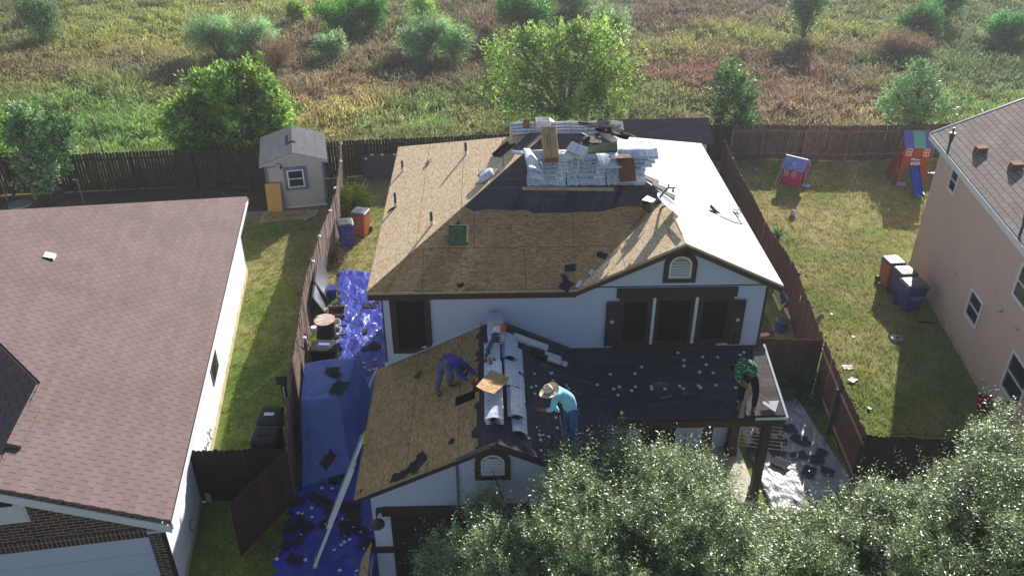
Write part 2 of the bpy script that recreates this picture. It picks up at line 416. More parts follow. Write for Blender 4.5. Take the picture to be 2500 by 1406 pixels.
mb = MB(); mb.poly([(5.2, 15.35, .02), (6.25, 15.35, .02), (6.3, 8, .02), (5.1, 8, .02)][::-1], .1); tag(mb.build('front_path', 'concrete_pale'), kind='structure')
mb = MB(); mb.poly([(9.6, 27.2, .015), (9.2, 20.5, .015), (7.0, 20.5, .015), (7.0, 27, .015)], .06, (0, 0, -1)); tag(mb.build('side_path', 'soil'), kind='structure')

# ================================================================ MAIN HOUSE
XL, XR, YF, YB, ZE, SL = -2.9, 6.95, 17.05, 25.95, 5.5, .48
H = thing('main_house', (2.0, 21.5, 0), 'two storey white stucco house with bare board roof being reshingled, in the middle', 'house')
def zf(y): return ZE + SL*(y-YF)
def zl(x): return ZE + SL*(x-XL)
def zr(x): return ZE + SL*(XR-x)
RZ = ZE + SL*4.45
T_ = .045
mb = MB(); mb.poly([(XL, YF, ZE), (1.55, 21.5, RZ), (XL, YB, ZE)], T_); mb.build('roof_deck', 'osb', H, uvo=(XL, YF, ZE), label='sunlit bare board roof slope on the left side')
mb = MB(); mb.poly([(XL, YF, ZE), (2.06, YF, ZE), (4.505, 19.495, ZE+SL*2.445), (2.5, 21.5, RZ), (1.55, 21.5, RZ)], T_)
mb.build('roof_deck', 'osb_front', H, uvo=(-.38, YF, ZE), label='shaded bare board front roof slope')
mb = MB(); mb.poly([(2.06, YF, ZE), (4.505, YF, ZE+SL*2.445), (4.505, 19.495, ZE+SL*2.445)], T_)
mb.build('roof_deck', 'osb', H, uvo=(2.06, YF, ZE), label='small board slope left of the front gable ridge')
mb = MB(); mb.poly([(4.505, YF, ZE+SL*2.445), (XR, YF, ZE), (XR, YB, ZE), (2.5, 21.5, RZ), (4.505, 19.495, ZE+SL*2.445)], T_)
mb.build('roof_underlay', 'underlay', H, label='bright white covered roof slope on the right side')
mb = MB(); mb.poly([(XR, YB, ZE), (XL, YB, ZE), (1.55, 21.5, RZ), (2.5, 21.5, RZ)], T_); mb.build('roof_deck', 'osb', H, uvo=(XL, YB, ZE), label='rear roof slope')
# remaining old dark shingles near the ridge: ragged sheets a few mm over the deck
def ragged(pts, amp, step=.12, seed=1):
    r = random.Random(seed); out = []
    for i in range(len(pts)):
        a, b, rg = Vector(pts[i][0]), Vector(pts[(i+1) % len(pts)][0]), pts[i][1]
        out.append(a)
        if rg:
            k = max(2, int((b-a).length/step)); d = (b-a).normalized(); pn = Vector((-d.y, d.x)); lastv = 0
            for j in range(1, k):
                lastv = r.uniform(-amp, amp) if r.random() < .45 else lastv
                out.append(a+(b-a)*(j/k) + pn*lastv)
    return out
def on_front(px, py): return PL(px, py, (0, YF, ZE), (0, -SL, 1))
def on_left(px, py): return PL(px, py, (XL, 0, ZE), (-SL, 0, 1))
def on_right(px, py): return PL(px, py, (XR, 0, ZE), (SL, 0, 1))
def flat(p): return Vector((p.x, p.y))
def lift(pts, fz, up, t): return [(p.x, p.y, fz(p)+up) for p in pts]
def xhip(y): return XL + (y-YF)
P1 = on_front(1205, 474); P2 = on_front(1300, 484); P3 = on_front(1500, 484); P4 = on_front(1570, 474); P5 = on_front(1570, 500)
def decal(parent, name, mat, plane, pts, t=.01, up=.012, amp=.05, seed=1, step=.12, **kw):
    fz = {'F': lambda p: zf(p.y), 'L': lambda p: zl(p.x), 'R': lambda p: zr(p.x), 'B': lambda p: ZE+SL*(YB-p.y)}[plane]
    q = ragged(pts, amp, step, seed); mb = MB(); mb.poly([(p.x, p.y, fz(p)+up) for p in q], t, (0, 0, -1))
    return mb.build(name, mat, parent, uvo=(XL, YF, ZE), **kw)
y1 = 19.17
decal(H, 'old_shingles', 'shingle_dark', 'F', [(Vector((xhip(19.35), 19.3)), 1), (Vector((.75, y1)), 1), (Vector((2.95, y1-.02)), 1), (Vector((3.55, y1+.1)), 0), (Vector((4.0, y1+.05)), 1),
      (Vector((4.55, 19.38)), 1), (Vector((4.46, 19.54)), 0), (Vector((2.52, 21.47)), 0), (Vector((1.53, 21.47)), 0)], amp=.13, step=.17, seed=4, label='old dark shingles left around the ridge')
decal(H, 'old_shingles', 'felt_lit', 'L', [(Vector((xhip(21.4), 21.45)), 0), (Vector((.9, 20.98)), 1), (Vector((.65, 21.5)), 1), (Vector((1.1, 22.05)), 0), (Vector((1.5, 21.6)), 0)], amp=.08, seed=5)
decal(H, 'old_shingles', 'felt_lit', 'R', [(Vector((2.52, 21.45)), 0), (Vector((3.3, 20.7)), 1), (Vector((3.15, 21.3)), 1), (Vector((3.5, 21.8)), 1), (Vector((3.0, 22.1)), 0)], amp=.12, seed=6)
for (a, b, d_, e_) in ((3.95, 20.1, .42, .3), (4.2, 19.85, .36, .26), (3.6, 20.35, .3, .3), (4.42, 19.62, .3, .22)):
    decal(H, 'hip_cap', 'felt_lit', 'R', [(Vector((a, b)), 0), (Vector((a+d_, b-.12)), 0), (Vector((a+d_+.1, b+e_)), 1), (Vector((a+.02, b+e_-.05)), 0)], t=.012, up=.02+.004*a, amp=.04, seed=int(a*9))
# fascia, soffit
mb = MB()
e = .055; z0, z1 = ZE-.24, ZE-T_-.006
mb.box(XL+.005, XL+.04, YF+.03, YB-.03, z0, z1).box(XR-.04, XR-.005, YF+.03, YB-.03, z0, z1).box(XL+.005, 2.04, YF-.005, YF+.025, z0, z1).box(XL+.005, XR-.005, YB-.025, YB+.005, z0, z1)
gz = ZE+SL*2.445
mb.poly([(2.06, YF-.01, ZE-.05), (4.505, YF-.01, gz-.05), (4.505, YF-.01, gz-.2), (2.0, YF-.01, ZE-.22)][::-1], .04, (0, 1, 0))
mb.poly([(4.508, YF-.01, gz-.05), (XR, YF-.01, ZE-.05), (XR, YF-.01, ZE-.2), (4.508, YF-.01, gz-.2)][::-1], .04, (0, 1, 0))
mb.build('fascia', 'trim_brown', H)
mb = MB(); mb.box(XL-.006, XL+.004, YF-.02, YB, ZE-.075, ZE-.004); mb.box(XL, 2.06, YF-.02, YF-.006, ZE-.075, ZE-.006); mb.box(XR-.004, XR+.006, YF-.02, YB, ZE-.075, ZE-.004)
mb.poly([(2.06, YF-.022, ZE-.004), (4.505, YF-.022, gz-.004), (4.505, YF-.022, gz-.06), (2.06, YF-.022, ZE-.06)][::-1], .01, (0, 1, 0))
mb.poly([(4.507, YF-.022, gz-.004), (XR, YF-.022, ZE-.004), (XR, YF-.022, ZE-.06), (4.507, YF-.022, gz-.06)][::-1], .01, (0, 1, 0))
mb.build('drip_edge', 'edge_tan', H)
mb = MB(); mb.box(XL+.045, XR-.045, 17.5, YB-.03, ZE-.262, ZE-.23); mb.box(XL+.045, 2.02, YF+.03, 17.498, ZE-.262, ZE-.23); mb.build('soffit', 'trim_brown', H)
# walls
WL, WR, WF, WB = -2.62, 6.74, 17.5, 25.6
mb = MB(); mb.box(WL, WR, WF, WB, 0, ZE-.265)
mb.poly([(2.2, WF, ZE-.22), (4.505, WF, gz-.09), (6.74, WF, ZE-.22)][::-1] if False else [(2.0, WF, ZE-.265), (WR, WF, ZE-.265), (WR, WF, ZE-.02), (4.505, WF, gz-.07), (2.0, WF, ZE-.1)], .12, (0, 1, 0))
mb.build('wall', 'stucco_white', H, label='white stucco walls')
mb = MB(); mb.box(WR-.02, WR+.03, WF-.02, WF+.05, 2.95, ZE-.3); mb.build('corner_trim', 'trim_brown', H); mb = MB(); mb.box(WL-.03, WL+.0, WF-.02, WF+.05, 2.8, ZE-.3); mb.build('corner_trim', 'trim_brown', H)
def arch_vent(parent, cx, y, zb, wd, ht, fr=.13, d=-1):
    """arched louvre vent on a wall facing -y"""
    def arc(w, h0, h1, n=14):
        r = w/2; pts = [(cx-r, h0), (cx-r, h1-r*.9)]
        for i in range(1, n): t = math.pi*(1-i/n); pts.append((cx+r*math.cos(t), h1-r*.9+r*.9*math.sin(t)))
        return pts + [(cx+r, h1-r*.9), (cx+r, h0)]
    o = arc(wd, zb, zb+ht); q = arc(wd-2*fr, zb+fr, zb+ht-fr)
    mb = MB(); k = len(o); vs = [(a, y-.05, b) for a, b in o]+[(a, y-.05, b) for a, b in q]+[(a, y, b) for a, b in o]+[(a, y-.012, b) for a, b in q]; fs = []
    for i in range(k):
        j = (i+1) % k; fs += [(i, j, k+j, k+i), (i, 2*k+i, 2*k+j, j), (k+i, k+j, 3*k+j, 3*k+i)]
    mb.add(vs, fs); fr_ = mb.build('vent_surround', 'trim_brown', parent)
    mb = MB(); q2 = arc(wd-2*fr-.0, zb+fr, zb+ht-fr); q3 = arc(wd-2*fr-.11, zb+fr+.055, zb+ht-fr-.05)
    k = len(q2); vs = [(a, y-.04, b) for a, b in q2]+[(a, y-.04, b) for a, b in q3]+[(a, y-.01, b) for a, b in q3]; fs = []
    for i in range(k): j = (i+1) % k; fs += [(i, j, k+j, k+i), (k+i, k+j, 2*k+j, 2*k+i)]
    mb.add(vs, fs)
    z = zb+fr+.07; r = (wd-2*fr-.12)/2; top = zb+ht-fr-.07
    while z < top-.02:
        hw = r if z < top-r*.9 else r*math.sqrt(max(0.02, 1-((z-(top-r*.9))/(r*.9))**2))
        mb.add([(cx-hw, y-.022, z), (cx+hw, y-.022, z), (cx+hw, y-.055, z-.03), (cx-hw, y-.055, z-.03), (cx-hw, y-.02, z+.004), (cx+hw, y-.02, z+.004)], [(3, 2, 1, 0), (0, 1, 5, 4), (0, 3, 4)]); z += .075
    mb.build('vent_louvres', 'trim_white', parent); mb = MB(); mb.poly([(a, y-.018, b) for a, b in q], .01, (0, 1, 0)); mb.build('vent_back', 'metal_grey', parent)  # darker back panel puts the shade between the slats into the colour
arch_vent(H, 4.55, WF, 5.37, .79, .85, .12)
def win(parent, x0, x1, z0, z1, y, fr, frame='trim_brown', glass='glass', d=.05, face=None, mull=False):
    """window on a wall facing -y (or mapped by face(x,y,z))"""
    mb = MB(); 
    for b in ((x0, x0+fr, z0, z1), (x1-fr, x1, z0, z1), (x0+fr, x1-fr, z1-fr, z1), (x0+fr, x1-fr, z0, z0+fr)): mb.box(b[0], b[1], y-d, y+.01, b[2], b[3])
    if mull: mb.box(x0+fr, x1-fr, y-d*.7, y, (z0+z1)/2-.02, (z0+z1)/2+.02)
    if face: mb.V = [face(v) for v in mb.V]
    f = mb.build('window', frame, parent)
    mb = MB(); mb.box(x0+fr, x1-fr, y-.015, y-.004, z0+fr, z1-fr)
    if face: mb.V = [face(v) for v in mb.V]
    mb.build('pane', glass, f); return f
win(H, -2.45, -1.47, 3.42, 5.12, WF, .15, glass='window_screen')
# triple window with dark surround, white mullion strips and shutters
xa, xb, za, zb = 3.07, 6.02, 3.42, 5.22
mb = MB(); mb.box(xa, xb, WF-.06, WF+.01, zb-.26, zb).box(xa, xb-.35, WF-.06, WF+.01, za-.06, za+.16); mb.build('window_surround', 'trim_brown', H)
px = [3.14, 4.05, 5.17, 5.98]
for i, (a, b) in enumerate(((3.15, 3.97), (4.05, 5.01), (5.09, 5.95))): win(H, a, b, za+.16, zb-.26, WF, .13 if i != 1 else .1, glass='window_screen')
mb = MB(); mb.box(3.972, 4.045, WF-.05, WF+.01, za+.1, zb-.27); mb.build('mullion', 'trim_white', H); mb = MB(); mb.box(5.012, 5.088, WF-.05, WF+.01, za+.1, zb-.27); mb.build('mullion', 'trim_white', H)
for x0 in (2.83, 5.955):
    mb = MB(); z = za+.16
    for k in range(3): mb.box(x0+.105*k+(0), x0+.105*k+.1, WF-.075, WF-.062 if k < 1 else WF-.064, za+.13, zb-.35)
    mb.box(x0, x0+.31, WF-.095, WF-.075, za+.3, za+.38).box(x0, x0+.31, WF-.095, WF-.075, zb-.55, zb-.47)
    sh = mb.build('shutter', 'shutter_brown', H)
    cx = x0+.16; cz = (za+zb)/2-.02; mb = MB(); mb.poly([(cx-.055, WF-.1, cz), (cx, WF-.1, cz-.06), (cx+.055, WF-.1, cz), (cx, WF-.1, cz+.06)], .02, (0, 1, 0)); mb.build('diamond', 'trim_white', sh)
# --- garage
GX, GS = .05, .48; GZr = 2.9+GS*2.97; GYF = 13.07
def on_gl(px, py): return PL(px, py, (-2.92, 0, 2.9), (-GS, 0, 1))
def on_gr(px, py): return PL(px, py, (GX, 0, GZr), (GS, 0, 1))
def zgl(x): return 2.9+GS*(x+2.92)
def zgr(x): return GZr-GS*(x-GX)
PS = (3.4-2.9)/(17.5-15.35)
def zp(y): return 2.9+PS*(y-15.35)
def on_p(px, py): return PL(px, py, (0, 15.35, 2.9), (0, -PS, 1))
# hole cut in the left slope between y=ha..hb
h1, h2, h3, h4 = on_gl(1112, 966), on_gl(1160, 948), on_gl(1160, 966), on_gl(1112, 998)
hx0, hx1, hy0, hy1 = h1.x, h2.x, (h4.y+h3.y)/2, (h1.y+h2.y)/2
mb = MB()
def gl(x, y): return (x, y, zgl(x))
for a, b, d_, e_ in ((-2.92, GX, GYF, hy0), (-2.92, hx0, hy0, hy1), (hx1, GX, hy0, hy1), (-2.92, GX, hy1, 17.49)):
    mb.poly([gl(a, d_), gl(b, d_), gl(b, e_), gl(a, e_)], T_)
mb.build('garage_roof_deck', 'osb_garage', H, uvo=(-2.92, 13.07, 2.9), label='bare board garage roof slope with a cut hole')
mb = MB(); mb.box(hx0-.1, hx1+.1, hy0-.1, hy1+.1, zgl(hx0)-.5, zgl(hx0)-.45); mb.box(hx0-.12, hx0-.1, hy0-.1, hy1+.1, zgl(hx0)-.5, zgl(hx0)-.07); mb.box(hx1+.1, hx1+.12, hy0-.1, hy1+.1, zgl(hx0)-.5, zgl(hx0)); mb.build('attic_hole', 'hole', H)
mb = MB(); vx = 1.97
mb.poly([(GX, GYF, GZr), (3.0, GYF, zgr(3.0)), (3.0, 15.35, zgr(3.0)), (vx, 17.49, zgr(vx)), (GX, 17.49, GZr)], T_)
mb.build('garage_roof_shingled', 'shingle_dark', H, label='dark stripped garage roof slope')
mb = MB(); mb.poly([(3.0, 15.35, 2.902), (XR-.02, 15.35, 2.902), (XR-.02, 17.49, zp(17.49)), (vx, 17.49, zp(17.49))], T_)
mb.build('porch_roof', 'shingle_dark', H, label='dark stripped porch roof')
def gdecal(name, mat, fz, pts, t=.008, up=.014, amp=.05, seed=1, step=.1, **kw):
    q = ragged([(Vector((a, b)), r_) for a, b, r_ in pts], amp, step, seed); mb = MB(); mb.poly([(p.x, p.y, fz(p)+up) for p in q], t, (0, 0, -1)); return mb.build(name, mat, H, uvo=(0, 13, 3), **kw)
gdecal('old_shingles', 'shingle_dark', lambda p: zgl(p.x), [(GX, 17.45, 0), (-.32, 17.45, 1), (-.38, 13.09, 0), (GX, 13.09, 0)], amp=.09, seed=8)
for i in range(26):
    x = rnd.uniform(.7, 6.3); y = rnd.uniform(15.6, 17.3); s_ = rnd.uniform(.12, .4)
    fz = (lambda p: max(zp(p.y), zgr(p.x)))
    if abs(zp(y)-zgr(x)) < .12 or zgr(x) > zp(y) and x > 2.6: continue
    F_ = (lambda p: zp(p.y)) if zp(y) > zgr(x) else (lambda p: zgr(p.x))
    gdecal('torn_patch', rnd.choice(['shingle_porch', 'felt', 'felt_lit' if i % 4 == 0 else 'felt']), F_, [(x, y, 1), (x+s_, y+.02, 1), (x+s_*.9, y+s_*.35, 1), (x-.05, y+s_*.3, 1)], amp=.05, seed=i, up=.010+.001*i, t=.003)
gdecal('old_shingles', 'shingle_porch', lambda p: zp(p.y), [(6.5, 15.37, 0), (6.9, 15.37, 0), (6.9, 17.47, 0), (6.62, 17.47, 1), (6.42, 16.3, 1), (6.1, 15.8, 1), (6.0, 15.37, 0)], amp=.05, seed=12, up=.05, label='grey shingle strip at the right porch edge')
mb = MB()
mb.box(-2.915, -2.88, GYF+.03, 17.47, 2.63, 2.85)
mb.poly([(-2.92, GYF-.01, 2.85), (GX, GYF-.01, GZr-.05), (GX, GYF-.01, GZr-.19), (-2.92, GYF-.01, 2.7)][::-1], .04, (0, 1, 0))
mb.poly([(GX+.002, GYF-.01, GZr-.05), (3.0, GYF-.01, 2.85), (3.0, GYF-.01, 2.7), (GX+.002, GYF-.01, GZr-.19)][::-1], .04, (0, 1, 0))
mb.build('garage_fascia', 'trim_brown', H); mb = MB(); mb.box(2.98, XR-.02, 15.33, 15.37, 2.66, 2.85); mb.box(XR-.06, XR-.02, 15.38, 17.48, 2.66, 2.85)
mb.build('porch_fascia', 'trim_brown', H)
mb = MB(); mb.poly([(-2.92, GYF-.024, 2.9), (-.7, GYF-.024, zgl(-.7)), (-.7, GYF-.024, zgl(-.7)-.06), (-2.92, GYF-.024, 2.83)][::-1], .012, (0, 1, 0)); mb.box(-2.935, -2.922, GYF, 17.5, 2.82, 2.9); mb.build('garage_drip_edge', 'edge_tan', H)
mb = MB(); mb.poly([(-.75, GYF-.03, zgl(-.75)+.02), (GX-.1, GYF-.03, GZr-.03), (GX-.1, GYF-.03, GZr-.12), (-.75, GYF-.03, zgl(-.75)-.08)][::-1], .012, (0, 1, 0)); mb.box(-.78, -.73, 13.2, 13.245, 2.45, 3.85); mb.build('loose_trim_strip', 'metal_grey', H)
# wall flashing where garage roof meets the upper wall
mb = MB(); mb.poly([(-2.7, 17.44, zgl(-2.7)+.02), (-.25, 17.44, zgl(-.25)+.02), (-.25, 17.485, zgl(-.25)+.12), (-2.7, 17.485, zgl(-2.7)+.12)], .01); mb.build('wall_flashing', 'flashing', H)
mb = MB(); mb.box(vx, WR, 17.42, 17.49, 3.4, 3.47); mb.poly([(GX+.2, 17.43, zgr(GX+.2)+.02), (vx, 17.43, zgr(vx)+.02), (vx, 17.485, zgr(vx)+.1), (GX+.2, 17.485, zgr(GX+.2)+.1)], .01); mb.build('wall_flashing', 'metal_dark', H)
mb = MB(); mb.box(XR-.018, XR+.02, 15.3, 17.5, 2.0, 2.01)
mb.V = []; mb.F = []; mb.mi = []; mb.c = []
mb.poly([(XR-.03, 15.3, 2.93), (XR+.02, 15.3, 2.93), (XR+.02, 17.55, 3.45), (XR-.03, 17.55, 3.45)], .02, (0, 0, -1)); mb.box(XR-.75, XR, 15.315, 15.328, 2.85, 2.92); mb.build('porch_drip_edge', 'metal_white', H)
mb = MB(); gy = 13.25
mb.box(-2.63, 2.7, gy, 17.5, 0, 2.62)
mb.poly([(-2.63, gy, 2.62), (2.7, gy, 2.62), (2.7, gy, zgr(2.7)-.06), (GX, gy, GZr-.06), (-2.63, gy, zgl(-2.63)-.06)], .12, (0, 1, 0))
mb.build('garage_wall', 'stucco_white', H)
mb = MB(); mb.box(-2.42, 2.3, gy-.05, gy+.01, 2.17, 2.42).box(-2.24, -2.2, gy-.05, gy+.01, 0, 2.17).box(2.0, 2.06, gy-.05, gy+.01, 0, 2.17); mb.build('garage_door_trim', 'trim_brown', H); za_, zb_ = GY(935, 1347, gy).z, GY(935, 1333, gy).z; mb = MB(); mb.box(-2.66, -2.245, gy-.03, gy+.3, za_, zb_); mb.build('trim_band', 'trim_brown', H)
mb = MB()
for k in range(4): mb.box(-2.198, 1.998, gy-.03, gy-.005, .02+k*.538, .02+k*.538+.525)
mb.build('garage_door', 'door_dark', H)
arch_vent(H, -.01, gy, 3.17, .74, .82, .12)
# porch wall, door, posts
mb = MB(); mb.box(4.0, 4.95, WF-.05, WF+.01, .07, 2.15); dr = mb.build('front_door', 'toy_red' if False else 'trim_brown', H)
win(H, 5.3, 6.3, .9, 2.1, WF, .08, 'trim_white')
wr = MB(); t = [(4.45+.2*math.cos(a*.4), WF-.09, 1.55+.2*math.sin(a*.4)) for a in range(17)]; wr.tube(t, .035, 6); o = wr.build('wreath', 'terracotta'); tag(o, 'small round wreath hanging on the front door under the porch', 'wreath')
for (x, y, s_) in ((6.62, 15.6, .1), (3.1, 15.6, .1), (6.45, 17.25, .12), (5.2, 15.6, .1)):
    mb = MB(); mb.box(x-s_, x+s_, y-s_, y+s_, .0, 2.75, .01).box(x-s_-.02, x+s_+.02, y-s_-.02, y+s_+.02, 0, .35, .01); mb.build('porch_post', 'trim_brown', H)
mb = MB(); mb.box(2.75, 6.8, 15.5, 15.64, 2.5, 2.68); mb.build('porch_beam', 'trim_brown', H)
# roof pipes and roof vents
for (px, py, h_) in ((1137.5, 378, .36), (983, 418, .33), (966, 505, .42), (1054, 549, .36)):
    p = on_left(px, py); mb = MB(); mb.tube([(p.x, p.y, p.z-.05), (p.x, p.y, p.z+h_)], .035, 10); pp = mb.build('vent_pipe', 'metal_dark', H, smooth=False)
    mb = MB(); mb.tube([(p.x, p.y, p.z-.05), (p.x, p.y, p.z+.12)], .042, 10); mb.build('pipe_collar', 'paper_white', pp)
p = Vector((1.05, 22.1, 0)); 
mb = MB(); q = Vector((.98, 22.35, ZE+SL*(YB-22.35))); mb.tube([(q.x, q.y, q.z-.1), (q.x, q.y, q.z+.42)], .035, 10); mb.build('vent_pipe', 'metal_dark', H)
p = on_left(957, 511); mb = MB(); mb.poly([(p.x-.14, p.y-.14, zl(p.x-.14)+.004), (p.x+.14, p.y-.02, zl(p.x+.14)+.004), (p.x+.16, p.y+.12, zl(p.x+.16)+.004), (p.x-.06, p.y+.1, zl(p.x-.06)+.004)]); mb.build('pipe_hole', 'hole', H)
for pl, px, py in ((on_gl, 1085, 1080), (on_gl, 1160, 1012), (on_gl, 1215, 1062)): pass

# ================================================================ LEFT HOUSE
LF = Vector((-6.58, 12.47, 2.9)); LU = Vector((-2.04, 15.31, 0)).normalized(); LV = Vector((-LU.y, LU.x, 0))
L = thing('neighbour_house', (LF.x, LF.y, 0), 'single storey house with reddish shingle roof, brick front and white side wall, at the left', 'house')
def lp(u, v, z): q = LF + LU*u + LV*v; return Vector((q.x, q.y, z))
SLH = .47; Lz = lambda v: 2.9+SLH*v
vr_, LEN = 3.03, 15.44
BIG = 8.5
BIG = 7.61; UT = 3.25+BIG-vr_
mb = MB(); mb.poly([lp(0, 0, 2.9), lp(LEN, 0, 2.9), lp(UT, BIG, Lz(BIG)), lp(3.25, vr_, Lz(vr_)), lp(0, vr_, Lz(vr_))][::-1], .06)
UVL = (LF.x, LF.y, 2.9)
mb.build('roof', 'shingle_red', L, uvo=UVL, label='sunlit reddish shingle slope')
mb = MB(); pw = lambda u, v: lp(u, v, Lz(vr_)-.9*(v-vr_)); pf_ = lambda u, v: lp(u, v, Lz(vr_)+.8*(u-3.25)-.33*(v-vr_))
mb.poly([pw(0, vr_), pw(3.25, vr_), pw(.41, vr_+4), pw(0, vr_+4)][::-1], .06); mb.poly([pf_(3.25, vr_), pf_(UT, BIG), pf_(UT, BIG+5), pf_(.41, vr_+4)][::-1], .06)  # pitches invented so both slopes turn away from the sun and fall dark
mb.build('roof', 'shingle_red', L, uvo=UVL, label='shaded shingle slope beyond the garage ridge')
mb = MB(); mb.poly([lp(LEN, 0, 2.9), lp(LEN, 2*BIG, 2.9), lp(UT, BIG, Lz(BIG))], .06); mb.build('roof', 'shingle_red', L, uvo=UVL)
# ridge caps
mb = MB()
a = lp(.05, vr_, Lz(vr_)+.03); b = lp(1.25, vr_, Lz(vr_)+.03)
for i in range(12):
    u = .08+i*.26; mb.poly([lp(u, vr_-.16, Lz(vr_-.16)+.02), lp(u+.3, vr_-.16, Lz(vr_-.16)+.012), lp(u+.3, vr_, Lz(vr_)+.025), lp(u, vr_, Lz(vr_)+.035)][::-1], .012)
    mb.poly([lp(u, vr_, Lz(vr_)+.035), lp(u+.3, vr_, Lz(vr_)+.025), lp(u+.3, vr_+.16, Lz(vr_)-.13), lp(u, vr_+.16, Lz(vr_-.16)+.02)][::-1], .012)
for i in range(30):
    t = i*.25; q = lambda d, e_: lp(3.25+d-e_, vr_+d+e_, Lz(vr_+d+min(e_, 0)) - (SLH*e_ if False else 0)+.03)
    mb.poly([lp(3.25+t, vr_+t, Lz(vr_+t)+.035), lp(3.25+t+.2+.12, vr_+t+.2-.12, Lz(vr_+t+.08)+.02), lp(3.25+t+.12, vr_+t-.12, Lz(vr_+t-.12)+.025)][::-1], .012)
mb.build('ridge_cap', 'shingle_red', L, uvo=UVL)
mb = MB(); mb.poly([lp(1.1, 2.78, Lz(2.78)+.09), lp(2.35, 2.78, Lz(2.78)+.09), lp(2.35, 3.03, Lz(3.03)+.09), lp(1.1, 3.03, Lz(3.03)+.09)][::-1], .09); mb.build('ridge_vent', 'shingle_red', L, uvo=UVL)
# rear rake strip, fascia
mb = MB()
for i in range(34):
    t = i*.22; mb.poly([lp(LEN-t, t, Lz(t)+.035), lp(LEN-t-.32, t+.32, Lz(t+.32)+.025), lp(LEN-t-.44, t+.16, Lz(t+.16)+.02), lp(LEN-t-.14, t-.12, Lz(t-.12)+.03)], .012)
mb.build('hip_cap', 'shingle_red', L, uvo=UVL)
mb = MB(); mb.poly([lp(0, -.02, 2.87), lp(LEN, -.02, 2.87), lp(LEN, -.02, 2.7), lp(0, -.02, 2.7)], .02); mb.poly([lp(0, .04, 2.71), lp(LEN, .04, 2.71), lp(LEN, .5, 2.71), lp(0, .5, 2.71)], .02)
mb.poly([lp(-.02, 0, 2.82), lp(-.02, vr_, Lz(vr_)-.07), lp(-.02, vr_, Lz(vr_)-.28), lp(-.02, 0, 2.62)], .03, LU)
mb.poly([lp(-.02, vr_+.002, Lz(vr_)-.07), lp(-.02, 2*vr_, 1.35), lp(-.02, 2*vr_, 1.15), lp(-.02, vr_+.002, Lz(vr_)-.28)], .03, LU)
mb.poly([lp(.01, 0, 2.64), lp(.01, .5, 2.64), lp(.36, .5, 2.64), lp(.36, 0, 2.64)], .02)
mb.build('fascia', 'trim_white', L)
mb = MB(); mb.poly([lp(0, -.028, 2.9), lp(LEN, -.028, 2.9), lp(LEN, -.028, 2.86), lp(0, -.028, 2.86)], .008); mb.build('drip_edge', 'metal_white', L)
wo = .4
mb = MB(); mb.poly([lp(.4, wo, 0), lp(LEN-.25, wo, 0), lp(LEN-.25, wo, 2.72), lp(.4, wo, 2.72)], .15, LV); mb.poly([lp(LEN-.25, wo, 0), lp(LEN-.25, 14, 0), lp(LEN-.25, 14, 2.72), lp(LEN-.25, wo, 2.72)], .15, -LU); mb.build('wall', 'siding_white', L, label='white side wall')
mb = MB(); mb.poly([lp(.38, wo-.03, 0), lp(LEN-.23, wo-.03, 0), lp(LEN-.23, wo-.03, .22), lp(.38, wo-.03, .22)], .03, LV); mb.build('foundation', 'foundation', L)
dv0, dv1, dz = .63, 5.4, 2.22
mb = MB()
mb.poly([lp(.36, .36, 0), lp(.36, dv0, 0), lp(.36, dv0, dz+.27), lp(.36, .36, dz+.27)], .12, LU)
mb.poly([lp(.36, .36, dz+.27), lp(.36, 2*vr_-1.0, dz+.27), lp(.36, vr_, Lz(vr_)-.12), lp(.36, .36, 3.0)], .12, LU)
mb.build('brick_front', 'brick', L)
mb = MB(); mb.poly([lp(.345, dv0-.02, dz), lp(.345, dv1, dz), lp(.345, dv1, dz+.27), lp(.345, dv0-.02, dz+.27)], .1, LU); mb.build('brick_lintel', 'brick_soldier', L)
mb = MB()
for k in range(4): mb.poly([lp(.42, dv0, k*.556), lp(.42, dv1, k*.556), lp(.42, dv1, k*.556+.548), lp(.42, dv0, k*.556+.548)], .05, LU)
mb.build('garage_door', 'stucco_white', L)
# arch vent on brick (local frame mapped)
LM = Matrix(((-LV.x, LU.x, 0, LF.x), (-LV.y, LU.y, 0, LF.y), (0, 0, 1, 0), (0, 0, 0, 1)))
hold = thing('tmp', (0, 0, 0), None, None)
def arc_l(w, zb, h, n=12):
    r = w/2; return [(-r, zb), (-r, zb+h-r)] + [(r*math.cos(math.pi*(1-i/n)), zb+h-r+r*math.sin(math.pi*(1-i/n))) for i in range(1, n)] + [(r, zb+h-r), (r, zb)]
bpy.data.objects.remove(hold)
mb = MB(); A = arc_l(.62, 3.05, .72); mb.poly([LM @ Vector((-3.02+a, .33, b)) for a, b in A], .03, LU)
for k in range(9): mb.poly([LM @ Vector((-3.02-.26, .30, 3.1+k*.065)), LM @ Vector((-3.02+.26, .30, 3.1+k*.065)), LM @ Vector((-3.02+.26, .325, 3.1+k*.065+.05)), LM @ Vector((-3.02-.26, .325, 3.1+k*.065+.05))], .012, LU)
av = mb.build('vent', 'trim_white', L); mb = MB(); mb.poly([LM @ Vector((-3.02+a, .29, b)) for a, b in ((-.12, 3.55), (.12, 3.55), (.12, 3.72), (-.12, 3.72))], .01, LU); mb.build('vent_opening', 'black', av)
